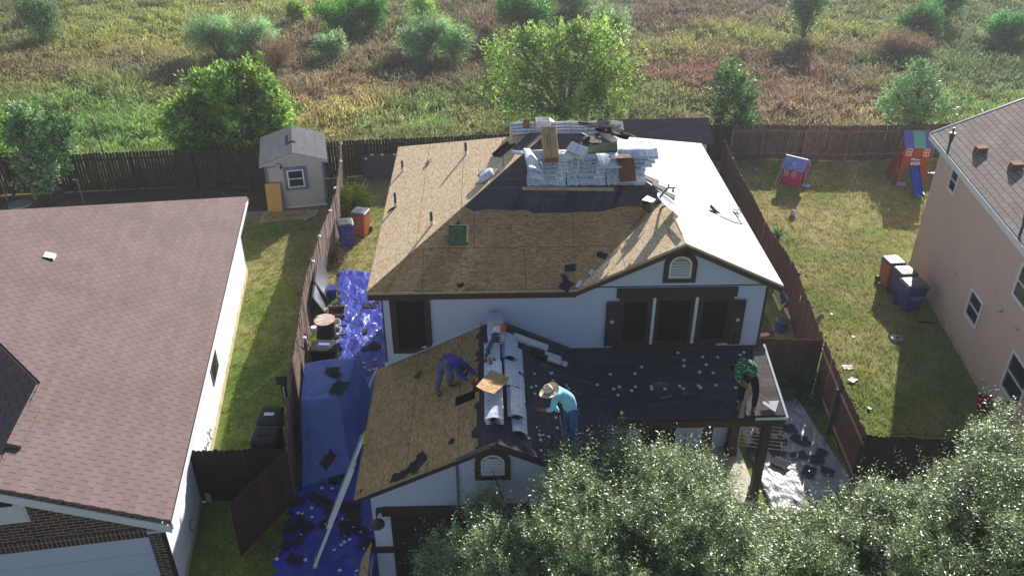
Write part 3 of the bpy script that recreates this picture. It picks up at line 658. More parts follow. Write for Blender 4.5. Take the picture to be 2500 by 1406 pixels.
# porch side window, downspout, roof vents, hose loops
Lrow = Matrix(((LU.x, LV.x, 0, LF.x), (LU.y, LV.y, 0, LF.y), (0, 0, 1, 0), (0, 0, 0, 1)))
wl = MB(); mb = MB(); mb.poly([lp(7.1, wo-.03, .95), lp(8.1, wo-.03, .95), lp(8.1, wo-.03, 2.3), lp(7.1, wo-.03, 2.3)], .03, LV); wl = mb.build('window', 'shed_trim', L)
mb = MB(); mb.poly([lp(7.17, wo-.036, 1.02), lp(8.03, wo-.036, 1.02), lp(8.03, wo-.036, 2.23), lp(7.17, wo-.036, 2.23)], .004, LV); mb.build('pane', 'glass', wl)
def ln(d_, hz=0): return None
nL = Vector((LV.x*-SLH, LV.y*-SLH, 1)).normalized()
p = PL(138, 637, LF, nL); uu = (p-LF).dot(LU); vv = (p-LF).dot(LV)
mb = MB(); mb.poly([lp(uu-.2, vv-.25, Lz(vv-.25)+.012), lp(uu+.25, vv-.25, Lz(vv-.25)+.012), lp(uu+.25, vv+.2, Lz(vv+.2)+.012), lp(uu-.2, vv+.2, Lz(vv+.2)+.012)][::-1], .01)
rv = mb.build('roof_vent', 'concrete_pale', L); mb = MB(); mb.poly([lp(uu-.12, vv+.02, Lz(vv)+.14), lp(uu+.16, vv+.02, Lz(vv)+.14), lp(uu+.16, vv+.26, Lz(vv+.26)+.1), lp(uu-.12, vv+.26, Lz(vv+.26)+.1)][::-1], .12, (0, 0, -1)); mb.build('vent_hood', 'concrete_pale', rv)
mb = MB(); mb.poly([lp(uu-.22, vv+.02, Lz(vv)+.03), lp(uu-.125, vv+.02, Lz(vv)+.13), lp(uu-.125, vv+.25, Lz(vv+.25)+.09), lp(uu-.22, vv+.25, Lz(vv+.25)+.03)][::-1], .01); mb.build('vent_mouth', 'black', rv)
p = PL(282, 1170, LF, nL); uu = (p-LF).dot(LU); vv = (p-LF).dot(LV)
mb = MB(); mb.poly([lp(uu-.13, vv-.12, Lz(vv-.12)+.012), lp(uu+.15, vv-.12, Lz(vv-.12)+.012), lp(uu+.15, vv+.12, Lz(vv+.12)+.012), lp(uu-.13, vv+.12, Lz(vv+.12)+.012)][::-1], .01); fp = mb.build('roof_patch', 'flashing', L)
mb = MB(); mb.poly([lp(uu-.13, vv-.01, Lz(vv)+.03), lp(uu+.15, vv-.01, Lz(vv)+.03), lp(uu+.15, vv+.02, Lz(vv)+.03), lp(uu-.13, vv+.02, Lz(vv)+.03)][::-1], .02); mb.build('patch_rib', 'metal_white', fp)
for u in (4.9, 2.2, 5.5):
    mb = MB(); q = [lp(u+.12*math.cos(t), wo-.06, .55+.16*math.sin(t)) for t in [i*.5 for i in range(11)]]; mb.tube(q, .015, 6); mb.build('hose_loop', 'metal_grey', L)
mb = MB(); mb.tube([lp(.42, .33, 0), lp(.42, .33, 2.55), lp(.42, .2, 2.7)], .04, 8); mb.build('downspout', 'trim_brown', L)

# ================================================================ RIGHT HOUSE
RE = Vector((15.33, 27.53, 5.15)); RU = Vector((-.143, -.99, 0)).normalized(); RV = Vector((-RU.y, RU.x, 0))   # RU runs towards the camera, RV to the right
Q = thing('beige_house', (RE.x, RE.y, 0), 'tall beige stucco house with grey shingle roof at the right edge', 'house')
def rp(u, v, z): q = RE + RU*u + RV*v; return Vector((q.x, q.y, z))
SR = .5; Rz = lambda v: 5.15+SR*v; RL = 14.0; RW = 9.0
mb = MB(); mb.poly([rp(0, 0, 5.15), rp(RL, 0, 5.15), rp(RL, RW/2, Rz(RW/2)), rp(0, RW/2, Rz(RW/2))], .06); mb.build('roof', 'shingle_grey', Q, uvo=(RE.x, RE.y, 5.15), label='grey shingle slope facing the middle house')
mb = MB(); mb.poly([rp(0, RW/2, Rz(RW/2)), rp(RL, RW/2, Rz(RW/2)), rp(RL, RW, 5.15), rp(0, RW, 5.15)], .06); mb.build('roof', 'shingle_grey', Q, uvo=(RE.x, RE.y, 5.15))
mb = MB(); mb.poly([rp(0, -.02, 5.13), rp(RL, -.02, 5.13), rp(RL, -.02, 4.93), rp(0, -.02, 4.93)], .03, RV); mb.poly([rp(0, .02, 4.95), rp(RL, .02, 4.95), rp(RL, .5, 4.95), rp(0, .5, 4.95)][::-1], .02)
mb.poly([rp(-.02, 0, 5.13), rp(-.02, RW/2, Rz(RW/2)-.02), rp(-.02, RW/2, Rz(RW/2)-.2), rp(-.02, 0, 4.93)], .03); mb.build('fascia', 'trim_white', Q)
mb = MB(); mb.poly([rp(-.03, 0, 5.17), rp(.05, 0, 5.17), rp(.05, RW/2, Rz(RW/2)+.02), rp(-.03, RW/2, Rz(RW/2)+.02)], .02); mb.build('rake_edge', 'metal_grey', Q)
wv = .42
mb = MB(); mb.poly([rp(.2, wv, 0), rp(RL, wv, 0), rp(RL, wv, 4.98), rp(.2, wv, 4.98)][::-1], .2, RV); mb.poly([rp(.2, wv+.2, 0), rp(.2, RW, 0), rp(.2, RW, 5.0), rp(.2, RW/2, Rz(RW/2)-.12), rp(.2, wv+.2, 5.1)], .2, RU); mb.build('wall', 'stucco_tan', Q)
mb = MB(); mb.poly([rp(.18, wv-.02, 0), rp(RL, wv-.02, 0), rp(RL, wv-.02, .2), rp(.18, wv-.02, .2)][::-1], .03, RV); mb.build('foundation', 'foundation', Q)
w1 = Vector((15.85, 28.1, 0)); off = (RE-w1).dot(RU)   # measured u is distance from w1
def rwin(u0, u1, z0, z1, div=1):
    a0 = u0; a1 = u1
    def f(u, d, z): return rp(u, wv-d, z)
    mb = MB(); fr = .09
    for (a, b, c0, c1) in ((a0, a0+fr, z0, z1), (a1-fr, a1, z0, z1), (a0+fr, a1-fr, z1-fr, z1), (a0+fr, a1-fr, z0, z0+fr), (a0+fr, a1-fr, (z0+z1)/2-.02, (z0+z1)/2+.02)):
        mb.poly([f(a, .04, c0), f(b, .04, c0), f(b, .04, c1), f(a, .04, c1)][::-1], .05, RV)
    o = mb.build('window', 'trim_white', Q); mb = MB(); mb.poly([f(a0+fr, .008, z0+fr), f(a1-fr, .008, z0+fr), f(a1-fr, .008, z1-fr), f(a0+fr, .008, z1-fr)][::-1], .006, RV); mb.build('pane', 'glass', o)
du = -((RE-w1).dot(RU))
for (a, b, z0, z1) in ((2.22, 2.93, 3.82, 4.66), (6.05, 7.05, 1.27, 2.23), (8.3, 9.8, 3.35, 4.4), (9.35, 10.6, .95, 2.24)): rwin(a+du, b+du, z0, z1)
for k, (px, py) in enumerate(((2335, 662), (2445, 753), (2435, 707), (2485, 800), (2368, 878), (2403, 925), (2415, 945))):
    p = PL(px, py, rp(0, wv, 0), RV); mb = MB(); s_ = (.09, .11, .04, .08, .05, .06, .06)[k]
    mb.X = Matrix.Translation(p) @ Matrix(((RU.x, RV.x, 0, 0), (RU.y, RV.y, 0, 0), (0, 0, 1, 0), (0, 0, 0, 1)))
    mb.add([(-s_, 0, -s_*.6), (s_, 0, -s_*.6), (s_, 0, s_*.6), (-s_, 0, s_*.6), (-s_, -s_*1.4, -s_*.6), (s_, -s_*1.4, -s_*.6)], [(0, 1, 5, 4), (4, 5, 2, 3), (0, 4, 3), (1, 2, 5)]); mb.build('wall_vent', 'foundation', Q)
nR = (RU.cross(RV)).normalized(); nn = Vector((-RV.x*SR, -RV.y*SR, 1)).normalized()
for px, py in ((2392, 372), (2478, 412)):
    p = PL(px, py, RE, nn); a = (p-RE).dot(RU); b = (p-RE).dot(RV); mb = MB()
    mb.X = Matrix.Translation(p) @ Matrix(((RU.x, RV.x, 0, 0), (RU.y, RV.y, 0, 0), (0, 0, 1, 0), (0, 0, 0, 1)))
    mb.add([(-.16, -.16, -.06), (.16, -.16, -.06), (.16, .16, .1), (-.16, .16, .1), (-.14, -.13, .17), (.14, -.13, .17), (.16, .16, .21), (-.16, .16, .21), (0, .16, .25), (0, -.13, .2)],
           [(0, 1, 5, 4), (1, 2, 6, 5), (2, 3, 7, 6), (3, 0, 4, 7), (4, 5, 9), (7, 6, 8), (4, 9, 8, 7), (9, 5, 6, 8)][:4]+[(4, 5, 6, 7)])
    mb.build('roof_vent', 'terracotta', Q)
for px, py, h_ in ((2313, 372, .85), (2489, 575, .95)):
    p = PL(px, py, RE, nn); mb = MB(); mb.tube([(p.x, p.y, p.z-.05), (p.x, p.y, p.z+h_)], .035, 8); mb.tube([(p.x, p.y, p.z+h_*.35), (p.x, p.y, p.z+h_*.8)], [.035, .1], 8); mb.build('flue_pipe', 'metal_dark', Q)

# ================================================================ SHEDS
def gable_box(root, w_, d_, h_, rise, ov, wall, roofm, ridge_along='y'):
    mb = MB(); mb.box(-w_/2, w_/2, -d_/2, d_/2, .12, h_)
    if ridge_along == 'y':
        for s_ in (-1, 1):
            y0 = s_*d_/2; mb.add([(-w_/2, y0, h_), (w_/2, y0, h_), (0, y0, h_+rise), (-w_/2, y0-s_*.03, h_), (w_/2, y0-s_*.03, h_), (0, y0-s_*.03, h_+rise)], [(0, 1, 2), (5, 4, 3)])
    else:
        for s_ in (-1, 1):
            x0 = s_*w_/2; mb.add([(x0, -d_/2, h_), (x0, d_/2, h_), (x0, 0, h_+rise)], [(0, 1, 2)])
    mb.build('wall', wall, root, local=True)
    mb = MB(); k = rise/((w_ if ridge_along == 'y' else d_)/2)
    if ridge_along == 'y':
        a = w_/2+ov; b = d_/2+ov
        mb.poly([(-a, -b, h_-k*ov), (0, -b, h_+rise), (0, b, h_+rise), (-a, b, h_-k*ov)][::-1] if False else [(-a, -b, h_-k*ov+.04), (0, -b, h_+rise+.04), (0, b, h_+rise+.04), (-a, b, h_-k*ov+.04)], .05)
        mb.poly([(0, -b, h_+rise+.04), (a, -b, h_-k*ov+.04), (a, b, h_-k*ov+.04), (0, b, h_+rise+.04)], .05)
    else:
        a = w_/2+ov; b = d_/2+ov
        mb.poly([(-a, -b, h_-k*ov+.04), (a, -b, h_-k*ov+.04), (a, 0, h_+rise+.04), (-a, 0, h_+rise+.04)], .05)
        mb.poly([(-a, 0, h_+rise+.04), (a, 0, h_+rise+.04), (a, b, h_-k*ov+.04), (-a, b, h_-k*ov+.04)], .05)
    mb.build('roof', roofm, root, local=True)
sc = Vector((-8.27, 34.15, 0)); sa = math.atan2(33.02-32.58, 2.2)
SH = thing('garden_shed', sc, 'small grey garden shed with blue trimmed window and shingle gable roof', 'shed', sa)
gable_box(SH, 2.3, 2.7, 2.2, .36, .22, 'shed_wall', 'shingle_shed')
mb = MB(); mb.box(-.46, .46, -1.40, -1.35, .88, 1.9); fr = mb.build('window_trim', 'shed_trim', SH, local=True)
mb = MB()
for b in ((-.34, -.28, 1.0, 1.78), (.28, .34, 1.0, 1.78), (-.28, .28, 1.0, 1.05), (-.28, .28, 1.73, 1.78), (-.28, .28, 1.37, 1.41)): mb.box(b[0], b[1], -1.425, -1.40, b[2], b[3])
mb.build('window_frame', 'trim_white', fr, local=True)
mb = MB(); mb.box(-.28, .28, -1.412, -1.404, 1.05, 1.73); mb.build('pane', 'glass', fr, local=True)
mb = MB()
for sx_ in (-1, 1): mb = MB(); mb.box(sx_*1.15-.05, sx_*1.15+.05, -1.385, -1.3, .1, 2.18); mb.build('corner_trim', 'shed_trim', SH, local=True)
mb = MB(); mb.box(-1.16, 1.16, -1.39, -1.351, .06, .12); mb.build('sill_board', 'trim_white', SH, local=True)
mb = MB(); mb.poly([(-.16, -.35, 2.6), (0, -.35, 2.66), (0, .75, 2.66), (-.16, .75, 2.6)], .04); mb.poly([(0, -.35, 2.66), (.16, -.35, 2.6), (.16, .75, 2.6), (0, .75, 2.66)], .04); mb.build('ridge_vent', 'shingle_shed', SH, local=True)
mb = MB(); mb.poly([(-1.37, -1.585, 2.15), (0, -1.585, 2.58), (0, -1.585, 2.48), (-1.37, -1.585, 2.05)], .02, (0, 1, 0)); mb.poly([(0, -1.585, 2.58), (1.37, -1.585, 2.15), (1.37, -1.585, 2.05), (0, -1.585, 2.48)], .02, (0, 1, 0)); mb.build('fascia', 'shed_wall', SH, local=True)
mb = MB(); mb.tube([(-1.1, -1.6, 2.05), (-.75, -1.66, 2.1), (-.6, -1.62, 2.2), (-.5, -1.6, 2.15), (-.5, -1.6, 2.0)], .015, 6); mb.box(-.56, -.46, -1.64, -1.54, 1.97, 2.07); mb.build('cable', 'black', SH, local=True)
S2 = thing('backyard_shed', (7.6, 35.55, 0), 'white walled shed with dark shingle roof behind the middle house', 'shed', R(2))
gable_box(S2, 3.7, 2.2, 2.2, .55, .25, 'stucco_white', 'shingle_dark', 'x')
# low lean-to frame beyond its left end
mb = MB(); mb.poly([(-2.15, -.9, 2.3), (-1.98, -.9, 2.32), (-1.98, .2, 2.7), (-2.15, .2, 2.72)], .05); mb.build('gable_bracket', 'trim_brown', S2, local=True)

# ================================================================ FENCES
def fence(pts, label, mat='fence_dark', h=1.75, rail_side=1, gap=.012, lean=0., postmat=None, railmat=None, name='wooden_fence', cat='fence', seed=3, dog=True, tone=(.75, 1.1)):
    r = random.Random(seed); root = thing(name, (pts[0][0], pts[0][1], 0), label, cat); pk = MB(); rl = MB(); rl2 = MB(); postpos = []
    for a, b in zip(pts[:-1], pts[1:]):
        a = Vector((a[0], a[1], 0)); b = Vector((b[0], b[1], 0)); L_ = (b-a).length; d = (b-a)/L_; nrm = Vector((-d.y, d.x, 0))*rail_side; t = 0; n_ = 0
        while t < L_-.02:
            w_ = min(.14, L_-t-.001); g = r.uniform(.2, 1.9)*gap; q = a+d*(t+g/2); hh = h+r.uniform(-.025, .025); pr = r.uniform(-.006, .006); ln = r.uniform(-.01, .01)+lean
            k = r.uniform(*tone); pk.cc = (k, k*r.uniform(.95, 1.0), k*r.uniform(.9, 1.0)); ww = w_-g
            o_ = nrm*pr; f = lambda s_, z, th: q+d*s_+nrm*(pr-th)+Vector((0, 0, z))+nrm*ln*z
            cz = .035 if dog else 0
            prof = [(0, .02), (ww, .02), (ww, hh-cz), (ww-min(.03, ww*.3), hh), (min(.03, ww*.3), hh), (0, hh-cz)]
            vs = [f(s_, z, 0) for s_, z in prof]+[f(s_, z, .018) for s_, z in prof]
            pk.add(vs, [(0, 1, 2, 3, 4, 5), (11, 10, 9, 8, 7, 6)]+[(i, (i+6), (i+1) % 6+6, (i+1) % 6) for i in range(6)]); t += w_
        for z in (.3, 1.42*h/1.75):
            e = a+nrm*.012; g = b+nrm*.012; (rl if z < 1 else rl2).poly([e+Vector((0, 0, z)), g+Vector((0, 0, z)), g+Vector((0, 0, z+.085)), e+Vector((0, 0, z+.085))], .035, nrm)
        k = max(1, round(L_/2.4)); postpos += [(a+d*(L_*i/k)+nrm*.1) for i in range(k)]
    pk.build('pickets', mat, root); [q_.build('rail', railmat or mat, root) for q_ in (rl, rl2)]
    for p in postpos:
        mb = MB(); mb.box(p.x-.045, p.x+.045, p.y-.045, p.y+.045, 0, h-.16); mb.build('post', postmat or railmat or mat, root)
    return root
# back fence behind the left yard, middle yard and right yard
fence([(-30, 33.2), (-20.74, 34.55), (-13, 35.2), (-9.96, 35.5), (-6.6, 35.95)], 'long dark picket fence behind the left yard with light showing through gaps', rail_side=-1, gap=.022, seed=1)
fence([(-6.5, 36.0), (-5.48, 36.1), (0, 36.5), (5.2, 36.9), (9.9, 37.3), (11.3, 37.4)], 'dark reddish brown fence along the rear of the middle yard', rail_side=-1, gap=.014, seed=2)
fence([(11.4, 37.4), (12.9, 37.5), (16.8, 37.15), (22, 37.3), (27, 37.5)], 'brown weathered fence behind the right yard and playset', 'fence_lit', rail_side=-1, gap=.014, seed=3, tone=(.5, .75))
LFp = [GZ(px, py, 1.75) for px, py in ((832, 350), (826, 420), (820, 470), (805, 512), (784, 560), (765, 620), (748, 665), (738, 715), (731, 760), (720, 850), (712, 887), (708, 960), (702, 1030), (698, 1092))]
LFp = [(p.x, p.y) for p in LFp]
fence(LFp, 'weathered brown side fence between the left yard and the tarped side yard', 'fence_lit', rail_side=-1, gap=.006, seed=4, lean=.0)
RFp = [GZ(px, py, 1.75) for px, py in ((1768, 338), (1805, 420), (1832, 465), (1872, 546), (1918, 612), (1945, 655), (1975, 735), (2012, 828))]
RFp = [(p.x, p.y) for p in RFp]
fence(RFp, 'dark brown side fence along the right side of the middle house', 'fence_red', rail_side=1, gap=.004, seed=5, tone=(.6, .8), railmat='fence_red')
RF2 = [GZ(px, py, 1.75) for px, py in ((2014, 832), (2060, 938), (2117, 1062))]; RF2 = [(p.x, p.y) for p in RF2]
fence(RF2, 'red brown fence section with pale rails beside the yucca', 'fence_red', rail_side=-1, gap=.003, seed=6, tone=(.75, .95), railmat='rail_wood', postmat='metal_dark')
fence([(6.78, 20.3), RFp[-1]], 'short brown cross fence from the house corner to the side fence', 'fence_red', rail_side=1, gap=.006, seed=7, tone=(.5, .65))
fence([RF2[-1], (13.6, 15.6)], 'dark front fence of the right yard behind the tree crowns', 'fence_dark', rail_side=1, gap=.005, seed=8, tone=(.6, .85))
fence([(-7.55, 15.93), (-5.15, 15.9)], 'dark green brown fence section beside the left house wall', 'fence_dark', rail_side=1, gap=.004, seed=9, tone=(.45, .65))
# open gate leaf
g0 = Vector((-5.06, 15.85, 0)); g1 = Vector((-6.0, 14.05, 0)); d = (g1-g0).normalized(); nrm = Vector((-d.y, d.x, 0))
gt = thing('open_gate', g0, 'dark brown wooden gate leaf standing open beside the blue tarp', 'gate')
mb = MB(); L_ = (g1-g0).length; k = int(L_/.14)
for i in range(k): a = g0+d*(i*L_/k+.003); b = g0+d*((i+1)*L_/k-.003); mb.cc = (.55+.25*rnd.random(),)*3; mb.poly([a+Vector((0, 0, .06)), b+Vector((0, 0, .06)), b+Vector((0, 0, 1.76)), a+Vector((0, 0, 1.76))], .02, nrm)
mb.build('boards', 'fence_red', gt)
mb = MB()
for z in (.3, 1.4): mb.poly([g0-nrm*.002+Vector((0, 0, z)), g1-nrm*.002+Vector((0, 0, z)), g1-nrm*.002+Vector((0, 0, z+.09)), g0-nrm*.002+Vector((0, 0, z+.09))], .03, -nrm)
mb.poly([g0-nrm*.003+Vector((0, 0, .39)), g1-nrm*.003+Vector((0, 0, 1.32)), g1-nrm*.003+Vector((0, 0, 1.4)), g0-nrm*.003+Vector((0, 0, .47))], .03, -nrm); mb.c = [(1.1, 1.1, 1.1)]*len(mb.F); mb.build('brace', 'fence_red', gt)
# ================================================================ SHINGLE BUNDLES
def bundle(name, L_, W_, T2, bend, mats, label, bars=True, strap=True, tilt=0., seed=0, group=None):
    """wrapped shingle bundle, length along x, width along y; bend droops the y edges"""
    r = random.Random(seed); root = thing(name, (0, 0, 0), label, 'shingle bundle', group=group)
    nx, ny = 7, 7; V = []; Fs = []; mb = MB()
    def z(x, y, t):
        return t - bend*(y/(W_/2))**2*W_*.5 + .006*math.sin(x*9+seed) + tilt*x*x
    g = []
    for k, t in ((0, 0.), (1, T2)):
        for i in range(nx):
            for j in range(ny):
                x = (i/(nx-1)-.5)*L_; y = (j/(ny-1)-.5)*W_; e = .012 if (j in (0, ny-1) or i in (0, nx-1)) else 0
                V.append((x+r.uniform(-.004, .004), y, z(x, y, t) + (-e if k else e)))
    ix = lambda k, i, j: k*nx*ny+i*ny+j
    for i in range(nx-1):
        for j in range(ny-1): Fs.append((ix(1, i, j), ix(1, i+1, j), ix(1, i+1, j+1), ix(1, i, j+1))); Fs.append((ix(0, i, j+1), ix(0, i+1, j+1), ix(0, i+1, j), ix(0, i, j)))
    for i in range(nx-1): Fs.append((ix(0, i, 0), ix(0, i+1, 0), ix(1, i+1, 0), ix(1, i, 0))); Fs.append((ix(1, i, ny-1), ix(1, i+1, ny-1), ix(0, i+1, ny-1), ix(0, i, ny-1)))
    for j in range(ny-1): Fs.append((ix(1, 0, j), ix(1, 0, j+1), ix(0, 0, j+1), ix(0, 0, j))); Fs.append((ix(0, nx-1, j), ix(0, nx-1, j+1), ix(1, nx-1, j+1), ix(1, nx-1, j)))
    mb.add(V, Fs); mb.build('wrapping', mats, root, local=True)
    if bars:   # printed dark marks on the long front side and on top
        mb = MB(); y = -W_/2-.003; zz = -bend*W_*.5
        x0 = -.22*L_+r.uniform(-.05, .05)
        for a, b, c0, c1 in ((x0, x0+.42*L_, .12, .3), (x0, x0+.42*L_, .74, .92), (x0, x0+.025*L_, .12, .92), (x0+.3*L_, x0+.32*L_, .12, .92), (x0+.4*L_, x0+.42*L_, .12, .92), (-.42*L_, -.3*L_, .35, .65)):
            mb.add([(a, y, zz+T2*c0), (b, y, zz+T2*c0), (b, y, zz+T2*c1), (a, y, zz+T2*c1)], [(0, 1, 2, 3)])
        mb.build('print', 'ink', root, local=True)
    return root
def frame(o, ex, ey, ez):
    return Matrix(((ex.x, ey.x, ez.x, o.x), (ex.y, ey.y, ez.y, o.y), (ex.z, ey.z, ez.z, o.z), (0, 0, 0, 1)))
def setm(o, m): o.matrix_basis = m; return o
EX = Vector((1, 0, 0)); EY = Vector((0, 1, SL)).normalized(); EZn = EX.cross(EY)
b0 = on_front(1288, 459); bx0 = b0.x; by0 = b0.y
proto = [bundle('shingle_bundle', .985, .34, .082, .0, 'wrap%d' % i, 'x', seed=i) for i in range(3)]
rows = [(0., 0), (.2, 1), (.30, 2), (.36, 3), (.42, 4), (.48, 5)]
rown = ['lowest', 'second', 'third', 'fourth', 'fifth', 'topmost']; coln = ['left', 'middle', 'right']
first = [True]*3; cnt = 0
def place_bundle(m, label, group, k):
    if first[k]: o = proto[k]; first[k] = False
    else: o = copy_tree(proto[k])
    o['label'] = label; o['group'] = group; setm(o, m); return o
for ri, (d_, lay) in enumerate(rows):
    for ci in range(3):
        for back in (0, 1, 2):
            if back and (lay > 2 or back == 2): continue
            jx = rnd.uniform(-.02, .02)+ (.05*ri if ci == 2 and ri > 2 else 0) + .03*ri*(.5); o = Vector((bx0+.5+ci*1.0+jx, by0, zf(by0)+.03)) + EY*(d_+.17+back*.35+rnd.uniform(-.008, .008)) + EZn*(lay*.084)
            a = rnd.uniform(-.02, .02); ex = (EX*math.cos(a)+EY*math.sin(a)); ey = EZn.cross(ex)
            lb = '%s row %s shingle bundle of the upper roof stack, %s' % (rown[ri].capitalize(), coln[ci], ['at the front face', 'behind the front face', 'deepest of all'][back])
            place_bundle(frame(o, ex, ey, EZn), lb, 'wrapped shingle bundles stacked on the upper roof', (ri+ci+back) % 3)
top_n = EZn*(6*.084)
def top_pt(px, py, h=.53):
    """point on top plane of the upper stack"""
    return PL(px, py, Vector((bx0, by0, zf(by0)+.03))+EZn*h, EZn)
# loose bundles draped on top
bend = bundle('draped_bundle', .99, .36, .075, .22, 'wrap1', 'White shingle bundle drooping over the left end of the upper stack', seed=5)
bend.location = top_pt(1300, 398, .55)+Vector((0, .1, .02)); bend.rotation_euler = (R(24), R(-6), R(96))
b2 = copy_tree(bend, label='Second drooping white bundle under the left one on the upper stack'); b2.location = top_pt(1300, 408, .5)+Vector((.12, 0, -.05)); b2.rotation_euler = (R(20), R(-8), R(88))
b3 = bundle('opened_bundle', .55, .5, .05, .05, 'wrap2', 'Opened crumpled white wrapping on the right end of the upper stack', bars=False, seed=6); b3.location = top_pt(1486, 393, .56); b3.rotation_euler = (R(24), R(3), R(10))
b4 = bundle('split_bundle', .5, .3, .06, .05, 'wrap0', 'Split white bundle sticking out past the right side of the upper stack', seed=9); b4.location = on_front(1560, 414)+Vector((.02, .1, .3)); b4.rotation_euler = (R(18), R(14), R(-14))
b5 = bundle('white_offcut', .3, .1, .06, 0, 'paper_white', 'Small white offcut poking out past the left side of the upper stack', bars=False, seed=9); b5.location = on_front(1262, 396)+Vector((0, -.1, .28)); b5.rotation_euler = (R(24), 0, 0)
# crumpled white bag
mb = MB(); rr = random.Random(3); prof = [(.05, 0), (.2, .03), (.22, .1), (.15, .17), (.04, .19)]; mb.lathe(prof, 11, 0, 0, 1.2, .8); mb.V = [v+Vector((rr.uniform(-.035, .035), rr.uniform(-.03, .03), rr.uniform(-.02, .03))) for v in mb.V]
o = mb.build('plastic_bag', 'paper_white', smooth=False); o.location = top_pt(1378, 390, .52); tag(o, 'Crumpled white plastic bag beside the cardboard box on the upper stack', 'bag')
# long cardboard box
def cbox(name, o, ex, ey, ez, a, b, h_, mat, fmat, label, text=None, cat='box', textsize=.1, extra=None):
    root = thing(name, (0, 0, 0), label, cat); setm(root, frame(o, ex, ey, ez))
    mb = MB(); mb.box(-a/2, a/2, -b/2, b/2, 0, h_, .008); mb.build('carton', mat, root, local=True)
    mb = MB(); mb.box(-a/2+.01, a/2-.01, -b/2-.003, -b/2+.002, .01, h_-.01); mb.build('end_flap', fmat, root, local=True)
    mb = MB(); mb.box(-.004, .004, -b/2+.01, b/2-.01, h_, h_+.003); mb.build('seam', 'ink_brown' if mat == 'card' else 'metal_grey', root, local=True)
    return root
_ft = None
def text(parent, s_, size, m, mat='ink', name='printed_words', al='CENTER'):
    cu = bpy.data.curves.new(name, 'FONT'); cu.body = s_; cu.size = size; cu.extrude = .0008; cu.align_x = al; cu.align_y = 'CENTER'
    tmp = bpy.data.objects.new('tmp_text', cu); col.objects.link(tmp); dg = bpy.context.evaluated_depsgraph_get()
    me = bpy.data.meshes.new_from_object(tmp.evaluated_get(dg)); bpy.data.objects.remove(tmp); me.materials.clear(); me.materials.append(M[mat])
    o = bpy.data.objects.new(name, me); col.objects.link(o); o.parent = parent; o.matrix_basis = m; return o
pa = top_pt(1345, 387, .51); e2 = (EY*.93+Vector((0, 0, .05))).normalized(); ex = (EX*.99+EY*.03).normalized(); ez = ex.cross(e2).normalized(); e2 = ez.cross(ex)
CB = cbox('cardboard_box', pa+e2*.36-ez*.0, ex, e2, ez, .37, 1.0, .22, 'card', 'card_front', 'Long brown cardboard box lying across the upper shingle stack')
text(CB, '\u2191', .12, Matrix.Translation((.08, .38, .2235)), 'ink_brown', 'printed_arrow')
mb = MB()
for i in range(7): mb.box(-.08, -.065 if i % 2 else -.055, .2-i*.07, .245-i*.07, .2215, .2232)
for i in range(7): mb.box(-.02, -.008, .22-i*.07, .255-i*.07, .2215, .2232)
for i in range(6): mb.box(-.1+i*.033, -.08+i*.033, -.504, -.5035, .1, .125)
mb.build('small_print', 'ink_brown', CB, local=True)
pb = top_pt(1402, 388, .5); a = R(-33); ex = Vector((math.cos(a), math.sin(a), 0)); ex = (ex-EZn*ex.dot(EZn)).normalized(); ey = EZn.cross(ex); 
TB = cbox('white_box', pb+ey*.12+EZn*.02, ex, ey, EZn, .46, .3, .26, 'paper_white', 'paper_white', 'White carton with dark printed lettering tilted on the upper stack')
RX90 = Matrix.Rotation(R(90), 4, 'X')
text(TB, 'TRIBUILT', .085, Matrix.Translation((-.02, -.156, .17)) @ RX90); text(TB, 'TRIBUILT', .085, Matrix.Translation((-.0, -.156, .045)) @ RX90)
mb = MB(); mb.add([(.17, -.156, .03), (.215, -.156, .03), (.205, -.156, .11), (.19, -.156, .11)], [(0, 1, 2, 3)]); mb.build('printed_mark', 'ink', TB, local=True)
# plank under the stack
pl = MB(); q0 = on_front(1275, 463); q1 = on_front(1498, 465); m_ = (q0+q1)/2; o = thing('t', (0, 0, 0), None, None); bpy.data.objects.remove(o)
def plank(name, p0, p1, w_, t, nrm, mat, label, cat='board', group=None):
    d = (p1-p0); L_ = d.length; d.normalize(); ey = nrm.cross(d).normalized(); mb = MB(); mb.X = frame((p0+p1)/2, d, ey, nrm); mb.box(-L_/2, L_/2, -w_/2, w_/2, .002, t, min(t, w_)*.12); o = mb.build(name, mat); return tag(o, label, cat, group)
plank('wood_plank', q0+EZn*.02, q1+EZn*.02, .09, .05, EZn, 'wood_pale', 'Long pale timber plank lying below the upper shingle stack')
# material beyond the ridge
NB = Vector((0, SL, 1)).normalized(); EYb = Vector((0, 1, -SL)).normalized()
def back_pt(x, y): return Vector((x, y, ZE+SL*(YB-y)))
bproto = bundle('shingle_bundle', .98, .34, .082, 0., 'wrap0', 'x', seed=21, bars=False); bf = True
flat_ = Vector((0, 0, 1))
for nm, x0, lays, yb in (('left of the open box', 1.12, 4, 22.15), ('left of the open box, rear column', 1.12, 4, 22.5), ('centre of the ridge', 2.2, 4, 22.05), ('centre of the ridge, rear column', 2.2, 4, 22.4), ('right under the torn shingles', 3.2, 4, 22.05), ('right under the torn shingles, rear column', 3.2, 4, 22.4)):
    for k in range(lays):
        p = back_pt(x0+rnd.uniform(-.03, .03), yb)+NB*(.02+k*.084)
        o = bproto if bf else copy_tree(bproto); bf = False; setm(o, frame(p, EX, EYb, NB)); o['label'] = 'White bundle beyond the ridge, %s, layer %s from below' % (nm, ['one', 'two', 'three', 'four', 'five'][k]); o['group'] = 'wrapped shingle bundles beyond the ridge'
